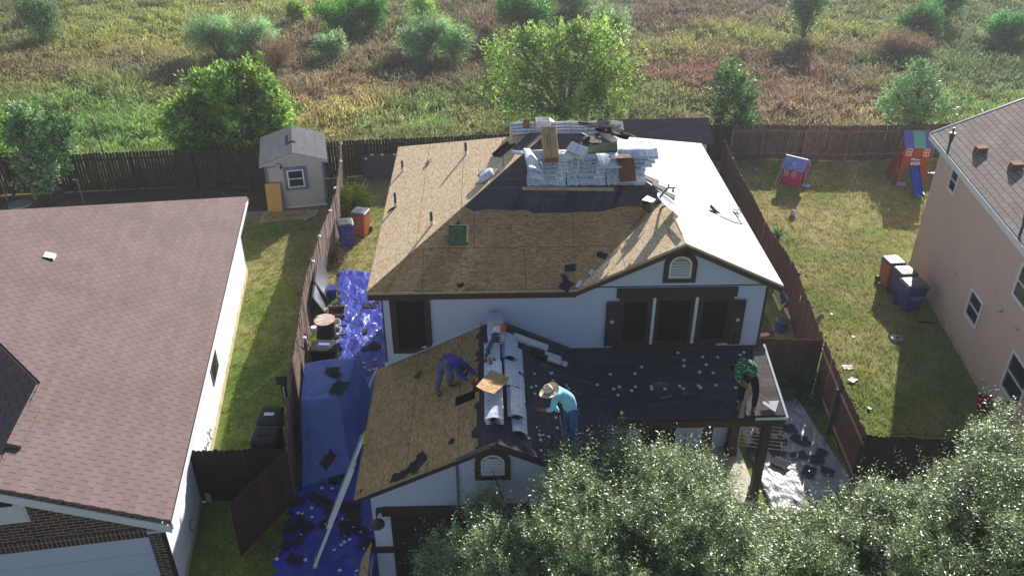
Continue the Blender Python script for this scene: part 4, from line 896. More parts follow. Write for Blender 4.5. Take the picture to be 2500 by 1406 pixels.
OB = thing('open_box', (0, 0, 0), 'White open carton standing upright on the bundles beyond the ridge', 'box'); setm(OB, frame(back_pt(1.5, 22.25)+NB*.0+Vector((0, -.1, .1)), EX, Vector((0, 1, 0)), flat_))
mb = MB(); mb.box(-.19, .19, -.14, -.13, 0, .42).box(-.19, .19, .13, .14, 0, .42).box(-.19, -.18, -.13, .13, 0, .42).box(.18, .19, -.13, .13, 0, .42).box(-.18, .18, -.13, .13, 0, .01); mb.build('carton', 'paper_white', OB, local=True)
mb = MB(); mb.poly([(.19, -.13, .41), (.32, -.1, .33), (.32, .1, .33), (.19, .13, .41)], .01); mb.build('flap', 'paper_white', OB, local=True)
mb = MB(); ri = [(.05*math.cos(t*.5), -.143, .2+.05*math.sin(t*.5)) for t in range(13)]; mb.tube(ri, .004, 5); mb.box(-.03, .03, -.144, -.141, .1, .112); mb.build('printed_ring', 'metal_grey', OB, local=True)
DB = cbox('brown_box', back_pt(1.05, 22.0)+Vector((-.0, 0, .22)), EX, EYb, NB, .17, .3, .2, 'card_front', 'card_front', 'Small dark brown carton on the left bundles beyond the ridge')
plank('thin_strap', back_pt(2.55, 21.85)+NB*.38, back_pt(2.55, 22.6)+NB*.38, .03, .01, NB, 'metal_dark', 'Thin dark strap across the white bundles beyond the ridge', 'strap')
# torn shingle scraps, crumpled thin sheets
def scrap(name, m, L_, W_, mat, label, seed, curl=.08, group=None, cat='roofing scrap'):
    r = random.Random(seed); n1, n2 = 6, 5; mb = MB(); V = []; Fs = []
    ph = r.uniform(0, 6); a1 = r.uniform(.5, 1.3)
    for k in (0, 1):
        for i in range(n1):
            for j in range(n2):
                x = (i/(n1-1)-.5)*L_; y = (j/(n2-1)-.5)*W_; ed = (i in (0, n1-1)) or (j in (0, n2-1)); q = .12*W_ if ed else 0
                jr = random.Random(seed*100+i*10+j); V.append((x+jr.uniform(-q, q), y+jr.uniform(-q, q), curl*(math.sin(3*x/L_*a1+ph)+.6*math.cos(4*y/W_+ph))+curl*.9+k*.006))
    ix = lambda k, i, j: k*n1*n2+i*n2+j
    for i in range(n1-1):
        for j in range(n2-1): Fs += [(ix(1, i, j), ix(1, i+1, j), ix(1, i+1, j+1), ix(1, i, j+1)), (ix(0, i, j+1), ix(0, i+1, j+1), ix(0, i+1, j), ix(0, i, j))]
    for i in range(n1-1): Fs += [(ix(0, i, 0), ix(0, i+1, 0), ix(1, i+1, 0), ix(1, i, 0)), (ix(1, i, n2-1), ix(1, i+1, n2-1), ix(0, i+1, n2-1), ix(0, i, n2-1))]
    for j in range(n2-1): Fs += [(ix(1, 0, j), ix(1, 0, j+1), ix(0, 0, j+1), ix(0, 0, j)), (ix(0, n1-1, j), ix(0, n1-1, j+1), ix(1, n1-1, j+1), ix(1, n1-1, j))]
    mb.add(V, Fs); o = mb.build(name, mat, at=(0, 0, 0)); o.matrix_basis = m; return tag(o, label, cat, group)
def rotz(a, o, ez):
    ex = Vector((math.cos(a), math.sin(a), 0)); ex = (ex-ez*ex.dot(ez)).normalized(); return frame(o, ex, ez.cross(ex), ez)
NR = Vector((SL, 0, 1)).normalized(); NLf = Vector((-SL, 0, 1)).normalized()
for i, (px, py, L_, W_, a, mt, lift_, lb) in enumerate(((1440, 310, .6, .22, .1, 'felt', .42, 'long dark strip on the white bundles'), (1468, 308, .4, .4, .9, 'felt', .45, 'upright folded sheet beside the long dark strip'), (1490, 312, .55, .45, -.3, 'felt_lit', .38, 'grey curled sheet topmost of the ridge heap'),
        (1500, 322, .5, .35, -.5, 'felt_lit', .25, 'grey sheet in the middle of the ridge heap'), (1478, 326, .5, .35, .4, 'felt', .2, 'dark sheet under the ridge heap'), (1505, 334, .6, .25, -.35, 'felt', .08, 'flat dark sheet below the ridge heap'), (1532, 336, .5, .2, -.2, 'felt_lit', .04, 'outermost grey strip on the white slope'),
        (1450, 332, .35, .25, .2, 'felt_lit', .1, 'small sheet at the left foot of the ridge heap'))):
    p = on_right(px, py)+Vector((0, 0, 0)); p = p if p.y < 24 else back_pt(p.x, 22); scrap('shingle_scrap', rotz(a, PL(px, py, (2.5, 21.6, RZ+lift_*.6), (0, 0, 1)), flat_), L_, W_, mt, 'Torn roofing, %s' % lb, 30+i, .06, 'torn shingles heaped at the right end of the ridge')
for i, (px, py, L_, W_, a, mt, lb) in enumerate(((1450, 350, .45, .3, .2, 'felt_lit', 'curled up pale edged piece left of the white slope'), (1432, 343, .3, .25, 1., 'felt', 'dark curl under the ridge heap'), (1462, 358, .5, .3, -.6, 'felt_lit', 'bent piece over the hip near the ridge'), (1426, 356, .2, .12, .3, 'felt_lit', 'tiny pale curl on the dark slope'),
        (1485, 368, .35, .2, -.5, 'felt_lit', 'small grey piece lying on the white slope'), (1500, 376, .22, .12, -.4, 'felt_lit', 'smallest grey chip on the white slope'))):
    scrap('shingle_scrap', rotz(a, PL(px, py, (3.1, 20.9, zf(20.9)+.04), (SL/2, -SL/2, 1)), flat_), L_, W_, mt, 'Torn shingle, %s' % lb, 50+i, .045, 'torn shingles along the right hip')
# folded dark olive sheet standing behind the white carton
mb = MB(); o = top_pt(1470, 372, .62); pts = [(math.sin(t)*.08-.04, -.42+.84*k) for k in (0, 1) for t in (0,)]
prof = [(-.42, .02), (-.40, -.14), (-.34, -.2), (.34, -.2), (.40, -.14), (.42, .04)]
vs = [(x, .0, z) for x, z in prof]+[(x, .012, z) for x, z in prof]; mb.X = frame(o+Vector((-.02, .1, -.05)), Vector((.99, .02, .08)).normalized(), Vector((-.03, .98, .2)).normalized(), Vector((-.08, -.2, .97)).normalized())
mb.add(vs, [(0, 1, 2, 3, 4, 5), (11, 10, 9, 8, 7, 6)]+[(i, i+6, (i+1) % 6+6, (i+1) % 6) for i in range(6)]); mb.poly([(-.43, -.02, .03), (.43, -.02, .05), (.46, .28, .1), (-.4, .25, .06)], .01)
tag(mb.build('folded_sheet', 'canvas'), 'Olive folded panel with a dark top leaning behind the white carton', 'panel')
# dark shingle sheet draped over right end
mb = MB(); o = top_pt(1520, 393, .56); n_ = 9; V = []; Fs = []
pf = [(.38, .02), (.25, .06), (.1, .08), (-.02, .07), (-.1, .02), (-.16, -.1), (-.2, -.24), (-.23, -.38), (-.25, -.46)]
for k in (0, 1):
    for i, (y, z) in enumerate(pf):
        for x in (-.22, -.02, .22): V.append((x+.012*i-.03*(z < 0)*0, y+.02*x, z+(.012 if k else 0)-.15*x*x))
ix = lambda k, i, j: k*len(pf)*3+i*3+j
for i in range(len(pf)-1):
    for j in range(2): Fs += [(ix(1, i, j), ix(1, i+1, j), ix(1, i+1, j+1), ix(1, i, j+1)), (ix(0, i, j+1), ix(0, i+1, j+1), ix(0, i+1, j), ix(0, i, j))]
    Fs += [(ix(0, i, 0), ix(0, i+1, 0), ix(1, i+1, 0), ix(1, i, 0)), (ix(1, i, 2), ix(1, i+1, 2), ix(0, i+1, 2), ix(0, i, 2))]
mb.X = Matrix.Translation(o) @ Matrix.Rotation(R(10), 4, 'Z'); mb.add(V, Fs); tag(mb.build('shingle_sheet', 'terracotta'), 'Brown shingle sheet draped over the right end of the upper stack', 'shingle sheet')
tag(scrap('shingle_sheet', rotz(.5, top_pt(1505, 388, .62), flat_), .3, .3, 'felt_lit', 'x', 71, .03), 'Grey shingle piece beside the brown draped sheet', 'shingle sheet')
# things on the left lit slope
RT = rotz(-2.4, on_left(1190, 433), NLf); rvt = thing('box_vent', (0, 0, 0), 'Silver roof vent lying tipped over near the left hip', 'roof vent'); setm(rvt, RT)
mb = MB(); mb.lathe([(.2, 0), (.2, .1), (.15, .16), (.02, .18)], 10, 0, 0, 1.3, .8); mb.build('hood', 'metal_white', rvt, local=True); mb = MB(); mb.box(-.3, .3, -.2, .2, .0, .012); mb.build('base_plate', 'metal_grey', rvt, local=True); mb = MB(); mb.box(-.12, .12, -.19, .12, .1, .15); mb.build('opening', 'black', rvt, local=True)
for i, (px, py, a, lb) in enumerate(((1232, 368, .6, 'Opened brown roofing tin with raised sides on the lit slope near the ridge'),)):
    t = thing('roofing_tin', (0, 0, 0), lb, 'tin'); setm(t, rotz(a, on_left(px, py), NLf)); mb = MB(); mb.box(-.3, .3, -.16, .16, .0, .01).box(-.3, .3, .15, .165, .01, .1).box(-.3, .3, -.165, -.15, .01, .07); mb.build('tray', 'shutter_brown', t, local=True); mb = MB(); mb.box(-.22, .22, -.02, .02, .01, .06); mb.build('rib', 'felt_lit', t, local=True)
for px, py, a, lb in ((1048, 397, .8, 'Small torn grey flap on the lit board slope between two vent pipes'), (1215, 372, .3, 'Brown torn scrap beside the tin on the lit slope'), ):
    scrap('shingle_scrap', rotz(a, on_left(px, py), NLf), .26, .12, 'felt', lb, 80, .03)
for i, (px, py, s_, lb) in enumerate(((1393, 655, .2, 'Angular dark scrap low on the front roof, left of the gable valley'), (1381, 698, .25, 'Dark scrap on the front roof edge near the gable valley start'), (1377, 662+15, .12, 'Thin dark sliver low on the front roof'), (1470, 623, .18, 'Small black scrap highest of those near the gable'), (1125, 697, .12, 'Dark square chip near the left part of the front roof edge'), (1412, 696, .1, 'White crumpled chip at the valley start'))):
    scrap('shingle_scrap', rotz(i*.9, on_front(px, py)+EZn*.004, EZn), s_*1.3, s_, 'paper_white' if 'White' in lb else 'felt', lb, 90+i, .012)
# backpack hassock
t = thing('roof_cushion', (0, 0, 0), 'Flat olive green square cushion with a strap lying on the front roof', 'cushion'); setm(t, rotz(-.02, on_front(1120, 577), EZn))
mb = MB(); mb.box(-.24, .24, -.3, .3, 0, .12, .045); mb.build('pad', 'canvas', t, local=True); mb = MB(); mb.tube([(-.23, .22, .05), (-.22, .32, .08), (-.1, .37, .06), (.02, .36, .07), (.12, .38, .05), (.22, .35, .02)], .012, 6); mb.build('strap', 'card', t, local=True); mb = MB(); mb.box(-.06, .02, .34, .39, .04, .1); mb.build('buckle', 'metal_dark', t, local=True)
mb = MB(); mb.box(-.25, -.2, -.29, .29, .0, .025).box(-.22, .2, -.33, -.29, .0, .03); mb.build('piping', 'wood_ochre', t, local=True)

# ================================================================ SATELLITE DISH + BUCKET
DC = on_front(1640, 497); SD = thing('satellite_dish', PL(1612, 520, (0, YF, ZE), (0, -SL, 1)), 'Grey white satellite dish on a bracket at the right hip of the front roof', 'satellite dish')
c0 = PL(1629, 500, (4.55, 18.72, 0), (0, 1, 0)); nd = Vector((.52, -.10, .81)).normalized(); ex = Vector((.72, -.27, -.55)); ex = (ex-nd*ex.dot(nd)).normalized(); ey = nd.cross(ex)
mb = MB(); V = []; Fs = []; rn, sg = 6, 24
for k in (0, 1):
    for i in range(rn+1):
        for j in range(sg): r_ = i/rn; t = 2*math.pi*j/sg; V.append((.36*r_*math.cos(t), .31*r_*math.sin(t), .07*r_*r_-.012*k))
ix = lambda k, i, j: k*(rn+1)*sg+i*sg+j % sg
for i in range(rn):
    for j in range(sg): Fs += [(ix(0, i, j), ix(0, i+1, j), ix(0, i+1, j+1), ix(0, i, j+1)), (ix(1, i, j+1), ix(1, i+1, j+1), ix(1, i+1, j), ix(1, i, j))]
for j in range(sg): Fs.append((ix(0, rn, j), ix(1, rn, j), ix(1, rn, j+1), ix(0, rn, j+1)))
mb.X = frame(c0, ex, ey, nd); mb.add(V, Fs); mb.build('reflector', 'metal_white', SD, smooth=True)
arm1 = PL(1632, 458, (4.5, 18.9, 0), (0, 1, 0)); mb = MB(); st = PL(1594, 497, (4.3, 18.75, 0), (0, 1, 0)); mb.tube([st, st.lerp(arm1, .5)+Vector((0, 0, -.02)), arm1], [.025, .03, .025], 6); mb.build('arm', 'metal_grey', SD)
mb = MB(); mb.tube([arm1+Vector((-.0, 0, .09)), arm1, arm1+Vector((.12, 0, -.02)), arm1+Vector((.17, 0, 0))], .022, 6); mb.tube([arm1+Vector((.12, 0, -.02)), arm1+Vector((.12, 0, -.12))], [.012, .03], 6); mb.build('feed_horn', 'metal_dark', SD)
mb = MB(); m2 = st.lerp(arm1, .55); mb.tube([m2+Vector((-.1, 0, .08)), m2+Vector((.13, 0, -.08))], .01, 5); mb.build('cross_bar', 'metal_grey', SD)
mb = MB(); ft = PL(1605, 527, (0, YF, ZE), (0, -SL, 1)); mb.tube([ft, ft+Vector((.1, .02, .22)), c0-nd*.03], .025, 8); mb.box(ft.x-.12, ft.x+.14, ft.y-.09, ft.y+.09, ft.z-.03, ft.z+.03); mb.build('mast', 'metal_dark', SD)
BK = thing('tool_box', PL(1585, 512, (0, YF, ZE), (0, -SL, 1)), 'Open dark bucket with a white lid flap at the foot of the satellite dish', 'bucket')
mb = MB(); o = BK.location; mb.X = Matrix.Translation(o) @ Matrix.Rotation(R(-25), 4, 'Y'); mb.lathe([(.1, -.03), (.14, .22), (.15, .24), (.13, .24), (.1, .02)], 14); mb.build('pail', 'metal_dark', BK)
mb = MB(); mb.poly([(o.x-.22, o.y-.05, o.z+.3), (o.x+.02, o.y-.12, o.z+.26), (o.x+.18, o.y+.02, o.z+.26), (o.x-.05, o.y+.16, o.z+.32)], .01); mb.build('lid', 'metal_white', BK)
BK.name = 'bucket'
mb = MB(); a = on_front(1537, 562); b = on_front(1578, 522); mb.tube([a+EZn*.03, b+EZn*.12], .012, 6); tag(mb.build('pry_bar', 'metal_dark'), 'Thin dark bar lying on the front roof below the satellite dish', 'bar')
# strips on the white slope
for (p0, p1, w_, mt, lb) in (((1478, 343), (1505, 357), .05, 'terracotta', 'Brown strip highest on the white slope near the ridge'), ((1481, 348), (1507, 362), .06, 'terracotta', 'Second brown strip just below the highest on the white slope'), ((1640, 527), (1664, 575), .05, 'terracotta', 'Long brown strip along the hip beside the dish')):
    plank('roof_strip', on_right(*p0)+NR*.01, on_right(*p1)+NR*.01, w_, .02, NR, mt, lb, 'strip')
scrap('shingle_scrap', rotz(-.3, on_right(1744, 517), NR), .34, .2, 'felt', 'Dark curled scrap in the middle of the white slope', 101, .05)
wb = thing('wire_clump', on_right(1798, 522), 'Tangle of grey wire with a trailing cable on the white slope', 'wire'); mb = MB(); rr = random.Random(5)
pts = [wb.location+Vector((rr.uniform(-.12, .12), rr.uniform(-.14, .14), .03+rr.uniform(0, .1))) for _ in range(14)]; mb.tube(pts, .012, 5); mb.build('coil', 'metal_grey', wb)
mb = MB(); mb.tube([on_right(x, y)+NR*.012 for x, y in ((1757, 528), (1785, 541), (1812, 548), (1802, 536), (1794, 520))], .01, 5); mb.build('cable', 'metal_dark', wb)

# ================================================================ GARAGE ROOF MATERIAL
EG = Vector((0, 1, 0)); NGr = Vector((GS, 0, 1)).normalized(); NGl = Vector((-GS, 0, 1)).normalized()
rproto = [bundle('shingle_bundle', .95, .37, .078, .14, 'wrap%d' % ((i+1) % 3), 'x', seed=40+i, bars=False) for i in range(2)]
fproto = bundle('shingle_bundle', .95, .34, .075, .05, 'wrap2', 'x', seed=44, bars=False)
for p_ in rproto+[fproto]:
    for e_ in (0, 1): 
        mb = MB(); Wd = .26; seg = 7; V = []
        for j in range(seg): y = (j/(seg-1)-.5)*Wd; zc = .05-.17*(y/.18)**2*.18; V += [(.483*(1 if e_ else -1), y, zc-.036*(1-(2*j/(seg-1)-1)**2)), (.483*(1 if e_ else -1), y, zc+.03*(1-(2*j/(seg-1)-1)**2))]
        if not e_: mb.add(V, [(2*j, 2*j+1, 2*j+3, 2*j+2) for j in range(seg-1)])
        else: mb.add(V, [(2*j+2, 2*j+3, 2*j+1, 2*j) for j in range(seg-1)])
        mb.build('open_end', 'black', p_, local=True)
usedr = [False]*3
def rb(k, o, ex, ey, ez, label):
    p_ = (rproto+[fproto])[k]; q = copy_tree(p_) if usedr[k] else p_; usedr[k] = True; q['label'] = label; q['group'] = 'wrapped shingle bundles along the garage ridge'; setm(q, frame(o, ex, ey, ez)); return q
ex = Vector((0, 1, 0)); ey = Vector((-1, 0, 0)); order = ['nearest the wall', 'second from the wall', 'third from the wall', 'at the front end']
for i, (yc, n_) in enumerate(((16.92, 5), (15.9, 2), (15.0, 4), (13.98+.1, 3))):
    for k in range(n_):
        rb((i+k) % 2, Vector((GX-.02+rnd.uniform(-.02, .02)+.08*(i == 0), yc-k*.035, GZr+.03+k*.085)), ex, ey, Vector((0, 0, 1)), 'Bundle straddling the garage ridge, %s, layer %s' % (order[i], ['one', 'two', 'three', 'four', 'five'][k]))
for i, (yc, n_) in enumerate(((16.5, 2), (15.45, 1), (14.4, 2))):
    for k in range(n_):
        x = GX+.33; o = Vector((x+.02*k+.04*i, yc-k*.05, zgr(x)))+NGr*(.03+k*.085)+Vector((.0, 0, .02)); e2 = Vector((-1, 0, GS)).normalized()
        rb(2, o, ex, e2, NGr, 'Bundle right of the garage ridge, %s, layer %s' % (['nearest the wall', 'in the middle', 'at the front end'][i], ['one', 'two', 'three'][k]))
for i, yc in enumerate((16.15, 15.1, 14.05)):
    x = GX+.5; o = Vector((x, yc, zgr(x)))+NGr*.02; rb(2, o, ex, Vector((-1, 0, GS)).normalized(), NGr, 'Low bundle outermost right of the garage ridge, %s' % ['nearest the wall', 'in the middle', 'at the front end'][i])
p0 = on_gr(1264, 870); p1 = on_gr(1272, 1023); plank('wood_plank', Vector((p0.x, p0.y, zgr(p0.x))), Vector((p0.x, p1.y, zgr(p0.x))), .09, .05, NGr, 'wood_pale', 'Pale timber plank along the right side of the garage ridge bundles')
# removed roof panel lying on bundles
t = PL(1208, 932, (GX, 15.2, GZr+.42), (0, 0, 1)); mb = MB(); a = R(33)
hexp = [PL(x, y, (GX, 15.2, GZr+.42), (.12, .1, 1)) for x, y in ((1162, 942), (1199, 903), (1243, 920), (1237, 933), (1222, 947), (1206, 961), (1180, 953))]
mb.poly(hexp[::-1] if True else hexp, .02, (0, 0, -1)); o = mb.build('cut_board', 'osb_garage', uvo=(0, 0, 0)); tag(o, 'Cut board panel lying tilted on the garage ridge bundles', 'board')
# chainsaw
CS = thing('circular_saw', PL(1212, 812, (GX, 17, GZr+.46), (0, 0, 1)), 'Orange chainsaw with a long grey blade on the bundles nearest the wall', 'chainsaw'); CS.name = 'chainsaw'
o = CS.location; bt = PL(1193, 853, (GX, 17, GZr+.44), (0, 0, 1)); d = (bt-o).normalized(); nrm = Vector((-d.y, d.x, 0))
mb = MB(); mb.poly([o+nrm*.05, o-nrm*.05, bt-nrm*.05, bt+d*.03, bt+nrm*.05], .02, (0, 0, 1)); mb.build('blade', 'metal_dark', CS)
mb = MB(); mb.X = Matrix.Translation(o-d*.1) @ Matrix.Rotation(math.atan2(d.y, d.x), 4, 'Z'); mb.box(-.12, .13, -.09, .1, 0, .16, .03); mb.build('engine_body', 'paper_white', CS); X_ = mb.X.copy()
mb = MB(); mb.X = X_; mb.box(-.1, .08, -.2, -.09, .01, .15, .03) if False else mb.box(-.1, .1, .08, .2, .01, .17, .03); mb.build('motor_cover', 'orange', CS)
mb = MB(); mb.X = X_; mb.tube([(.08, -.1, .1), (.08, -.02, .24), (.08, .12, .22), (.02, .2, .1)], .018, 6); mb.build('handle', 'orange', CS)
TT = thing('tool_tray', PL(1202, 880, (GX, 16.1, GZr+.27), (0, 0, 1)), 'Heap of teal and yellow hand tools on the garage ridge bundles', 'tools'); o = TT.location; rr = random.Random(8)
for i, mt in enumerate(('teal', 'metal_white', 'yellow', 'teal', 'metal_dark', 'leather', 'teal')):
    a = Vector((rr.uniform(-.15, .15), rr.uniform(-.3, .3), .02+i*.012)); b = a+Vector((rr.uniform(-.1, .16), rr.uniform(-.22, .22), .02)); mb = MB(); mb.tube([o+a, o+b], [.035, .02], 6); mb.box(*[v for p_ in zip(o+a-Vector((.04, .03, .01)), o+a+Vector((.04, .03, .05))) for v in p_]); mb.build('tool', mt, TT)
# dark shingle against the wall, rolls and nail pack
mb = MB(); q = [GY(x, y, 17.36) for x, y in ((1213, 793), (1222, 783), (1243, 797), (1238, 812), (1225, 808))]; mb.poly(q, .03, (0, 1, 0)); tag(mb.build('loose_shingle', 'felt'), 'Dark square shingle leaning on the white wall behind the chainsaw', 'shingle')
def roll(name, p0, p1, r_, label, mat='paper_white', bands=()):
    t = thing(name, p0, label, 'roll'); mb = MB(); mb.tube([p0, p1], r_, 14); mb.build('roll_body', mat, t)
    for a, b, m2 in bands: mb = MB(); mb.tube([p0.lerp(p1, a), p0.lerp(p1, b)], r_+.003, 14); mb.build('band', m2, t)
    mb = MB(); e_ = (p1-p0).normalized(); mb.tube([p1, p1+e_*.004], r_*.4, 10); mb.build('core', 'ink', t)
    mb = MB(); up = Vector((0, 0, 1)); sd_ = e_.cross(up).normalized(); mb.poly([p0.lerp(p1, .1)-sd_*r_*-.6+up*(r_*.83), p0.lerp(p1, .95)-sd_*r_*-.6+up*(r_*.83), p0.lerp(p1, .95)-sd_*r_*-.75+up*(r_*.7), p0.lerp(p1, .1)-sd_*r_*-.75+up*(r_*.7)], .0); mb.build('stripe', 'ink', t)
    return t
def gr(px, py, h_): return PL(px, py, Vector((GX, 0, GZr))+NGr*h_, NGr)
roll('underlayment_roll', gr(1252, 820, .12), gr(1334, 850, .12), .1, 'Largest white striped roll lying along the foot of the white wall', 'paper_white', ((.0, .04, 'metal_white'), (.96, 1, 'metal_white')))
roll('underlayment_roll', gr(1300, 853, .08), gr(1370, 876, .08), .06, 'Narrow half black half white roll between the large roll and the lowest one', 'black', ((.4, .97, 'paper_white'),))
roll('underlayment_roll', gr(1300, 862, .08), gr(1383, 890, .08), .065, 'Lowest of the rolls with black left half and white right half', 'black', ((.42, .99, 'paper_white'), (.82, .86, 'shirt_purple')))
mb = MB(); o = gr(1293, 852, .0); mb.X = frame(o, Vector((1, 0, -GS)).normalized(), Vector((0, 1, 0)), NGr)
for i in range(5): mb.box(-.14+i*.06, -.12+i*.06, -.11, .11, .01, .03)
for i in range(4): mb.box(-.15, .13, -.11+i*.065, -.095+i*.065, .012, .028)
tag(mb.build('wire_rack', 'metal_grey'), 'Small pale wire grid lying beside the large roll', 'grid')
for i, (px, py, s_, lb) in enumerate(((1018, 1133, .3, 'Long dark scrap near the lower edge of the garage board slope'), (1030, 1118, .2, 'Dark scrap just above the long one on the garage slope'), (975, 1163, .24, 'Dark patch of torn shingle at the garage rake'), (1103, 1078, .1, 'Small dark triangle in the middle of the garage slope'), (882, 1198, .06, 'Tiny dark chip at the lowest garage corner'))):
    scrap('shingle_scrap', rotz(i*1.1+.8, on_gl(px, py)+NGl*.004, NGl), s_*1.6, s_, 'felt', lb, 120+i, .012)
mb = MB(); a = on_p(1612, 973); b = on_p(1640, 967); 
NP = Vector((0, -PS, 1)).normalized()
plank('metal_strip', a+NP*.02, b+NP*.02, .03, .01, NP, 'metal_grey', 'Small grey metal strip in the middle of the porch roof', 'strip')
plank('brick_piece', on_p(1853, 832)+Vector((0, 0, .12)), on_p(1875, 828)+Vector((0, 0, .12)), .12, .06, NP, 'terracotta', 'Reddish brown block at the upper right corner of the porch roof', 'block')
plank('white_board', PL(903, 942, (-2.98, 17, 2.9), (1, 0, 0)), PL(921, 900, (-2.98, 17, 2.9), (1, 0, 0)), .08, .02, Vector((-1, 0, 0)), 'metal_white', 'Short white strip hanging beside the left garage eave', 'strip')
# plastic cap discs
mb = MB(); mb.lathe([(.03, 0), (.045, .004), (.045, .01), (.015, .014)], 10); cap0 = mb.build('white_disc', 'paper_white', at=(0, 0, 0), smooth=False); capused = False
def cap(p, nz, label, group, s_=1.):
    global capused
    o = cap0 if not capused else cap0.copy()
    if capused: col.objects.link(o)
    capused = True; tag(o, label, 'disc', group); ex = nz.orthogonal().normalized(); m = frame(p, ex, nz.cross(ex), nz); o.matrix_basis = m @ Matrix.Scale(s_, 4)
porch_px = [(1490, 914), (1550, 913), (1566, 897), (1498, 950), (1512, 945), (1551, 945), (1542, 954), (1590, 944), (1591, 950), (1623, 950), (1659, 943), (1668, 949), (1705, 942), (1710, 947), (1747, 941), (1509, 965), (1670, 880), (1708, 909), (1741, 911), (1724, 891), (1670, 894), (1458, 940), (1476, 995), (1807, 867), (1816, 861), (1842, 871), (1855, 888), (1862, 907), (1893, 937), (1885, 930), (1868, 939), (1877, 946), (1863, 926), (1889, 976), (1905, 977), (1853, 939), (1876, 944), (1914, 1002), (1838, 984), (1803, 981), (1897, 947), (1796, 947), (1715, 872), (1752, 873), (1655, 862)]
for px, py in porch_px: cap(on_p(px, py)+NP*.012, NP, 'White round plastic disc lying on the dark porch roof', 'plastic discs on the porch roof', .95)
for px, py in ((1304, 913), (1344, 913), (1347, 911), (1350, 929), (1308, 943), (1305, 962), (1297, 946), (1382, 941), (1388, 949), (1356, 1020), (1317, 1063), (1319, 1075), (1290, 1070), (1339, 1066), (1360, 1045), (1368, 1080), (1320, 1100)):
    cap(on_gr(px, py)+NGr*.012, NGr, 'White round plastic disc lying on the dark slope right of the garage ridge', 'plastic discs on the garage slope', .85)
for px, py in ((1445, 662), (1417, 688), (1441, 667)): cap(on_front(px, py)+EZn*.01, EZn, 'White round plastic disc near the valley of the bare front roof', 'plastic discs on the front roof')
UPZ = Vector((0, 0, 1))
for px, py in ((845, 748), (888, 770), (914, 791), (920, 808), (870, 821), (842, 821), (882, 816), (906, 822), (890, 844), (918, 843), (916, 879), (888, 887), (890, 898), (902, 905), (912, 902), (929, 770),
               (786, 1192), (811, 1193), (837, 1173), (846, 1183), (761, 1241), (728, 1253), (738, 1255), (762, 1263), (846, 1234), (842, 1246), (812, 1256), (838, 1268), (795, 1280), (730, 1280), (863, 1286), (875, 1277), (737, 1305), (831, 1290), (842, 1306), (880, 1302), (902, 1295), (841, 1324), (833, 1331), (816, 1343), (889, 1338), (676, 1365), (832, 1357), (746, 1367), (830, 1393), (872, 1395), (871, 1402), (854, 1318)):
    cap(GZ(px, py, .07)+Vector((0, 0, .02)), (UPZ+Vector((rnd.uniform(-.3, .3), rnd.uniform(-.3, .3), 0))).normalized(), 'White round plastic disc scattered on the blue ground tarp', 'plastic discs on the blue tarp', 1.05)
for px, py in ((2030, 767), (2188, 835), (1987, 888), (2083, 822)): cap(GZ(px, py, .02), UPZ, 'White round plastic disc lying in the right lawn', 'plastic discs in the right lawn', 1.1)
for px, py in ((1918, 1060), (1904, 1065), (1890, 1081), (1960, 1133), (1990, 1150), (2015, 1092), (1932, 1026), (1986, 1083), (1995, 1180)): cap(GZ(px, py, .06)+Vector((0, 0, .02)), UPZ, 'White round plastic disc on the grey tarp beside the porch', 'plastic discs on the grey tarp', 1.0)
for i, (px, py, a, b_) in enumerate(((2070, 896, .3, .16), (2082, 928, .26, .18), (2122, 996, .16, .09))):
    scrap('paper_sheet', rotz(i*.7, GZ(px, py, .03), UPZ), a, b_, 'paper_white', 'Crumpled white paper on the right lawn, %s' % ['farthest of three by the fence', 'middle one with a dark edge', 'smallest and nearest the corner'][i], 140+i, .02, cat='paper')
# ================================================================ TARPS
def grid_cloth(name, fx, nu, nv, mat, label, cat='tarp', seed=1, amp=.05, thick=.006, at=None, freq=2.2):
    r = np.random.default_rng(seed); k = 26; kx = r.normal(0, freq*2.2, k); ky = r.normal(0, freq*1.2, k); ph = r.uniform(0, 6.3, k); am = r.uniform(.3, 1, k)/np.sqrt(k)
    mb = MB(); V = []; Fs = []
    for i in range(nu+1):
        for j in range(nv+1):
            p = Vector(fx(i/nu, j/nv)); w_ = float(np.sum(am*np.abs(np.sin(kx*p.x+ky*p.y+ph)))); ed = 1.0 if 0 < i < nu and 0 < j < nv else .3
            V.append(p+Vector((0, 0, max(.03, (2.4-w_)*amp)*ed)))
    for i in range(nu):
        for j in range(nv): a = i*(nv+1)+j; Fs.append((a, a+1, a+nv+2, a+nv+1))
    mb.add(V, Fs); o = mb.build(name, mat, smooth=True); 
    m = o.modifiers.new('thickness', 'SOLIDIFY'); m.thickness = thick; return tag(o, label, cat)
def interp(t, pts):
    for (a, va), (b, vb) in zip(pts[:-1], pts[1:]):
        if t <= b: return va+(vb-va)*(t-a)/(b-a)
    return pts[-1][1]
lx = [(10.5, -5.45), (13.5, -5.15), (16, -5.1), (19, -4.9), (22, -4.85), (25, -5.25), (27.5, -5.68)]
rx = [(10.5, -3.1), (12.6, -3.1), (13.2, -2.75), (27.5, -2.72)]
rr0 = np.random.default_rng(2); jl = rr0.normal(0, .05, 200)
def ft(u, v):
    y = 10.8+u*(27.35-10.8)+ (.12*math.sin(v*9) if u > .97 else 0); a = interp(y, lx)+jl[int(u*150)]; b = interp(y, rx); return (a+(b-a)*v, y, .035)
grid_cloth('ground_tarp', ft, 150, 30, 'tarp_blue', 'Long wrinkled blue tarp covering the side yard left of the middle house', seed=3, amp=.1, freq=2.2)
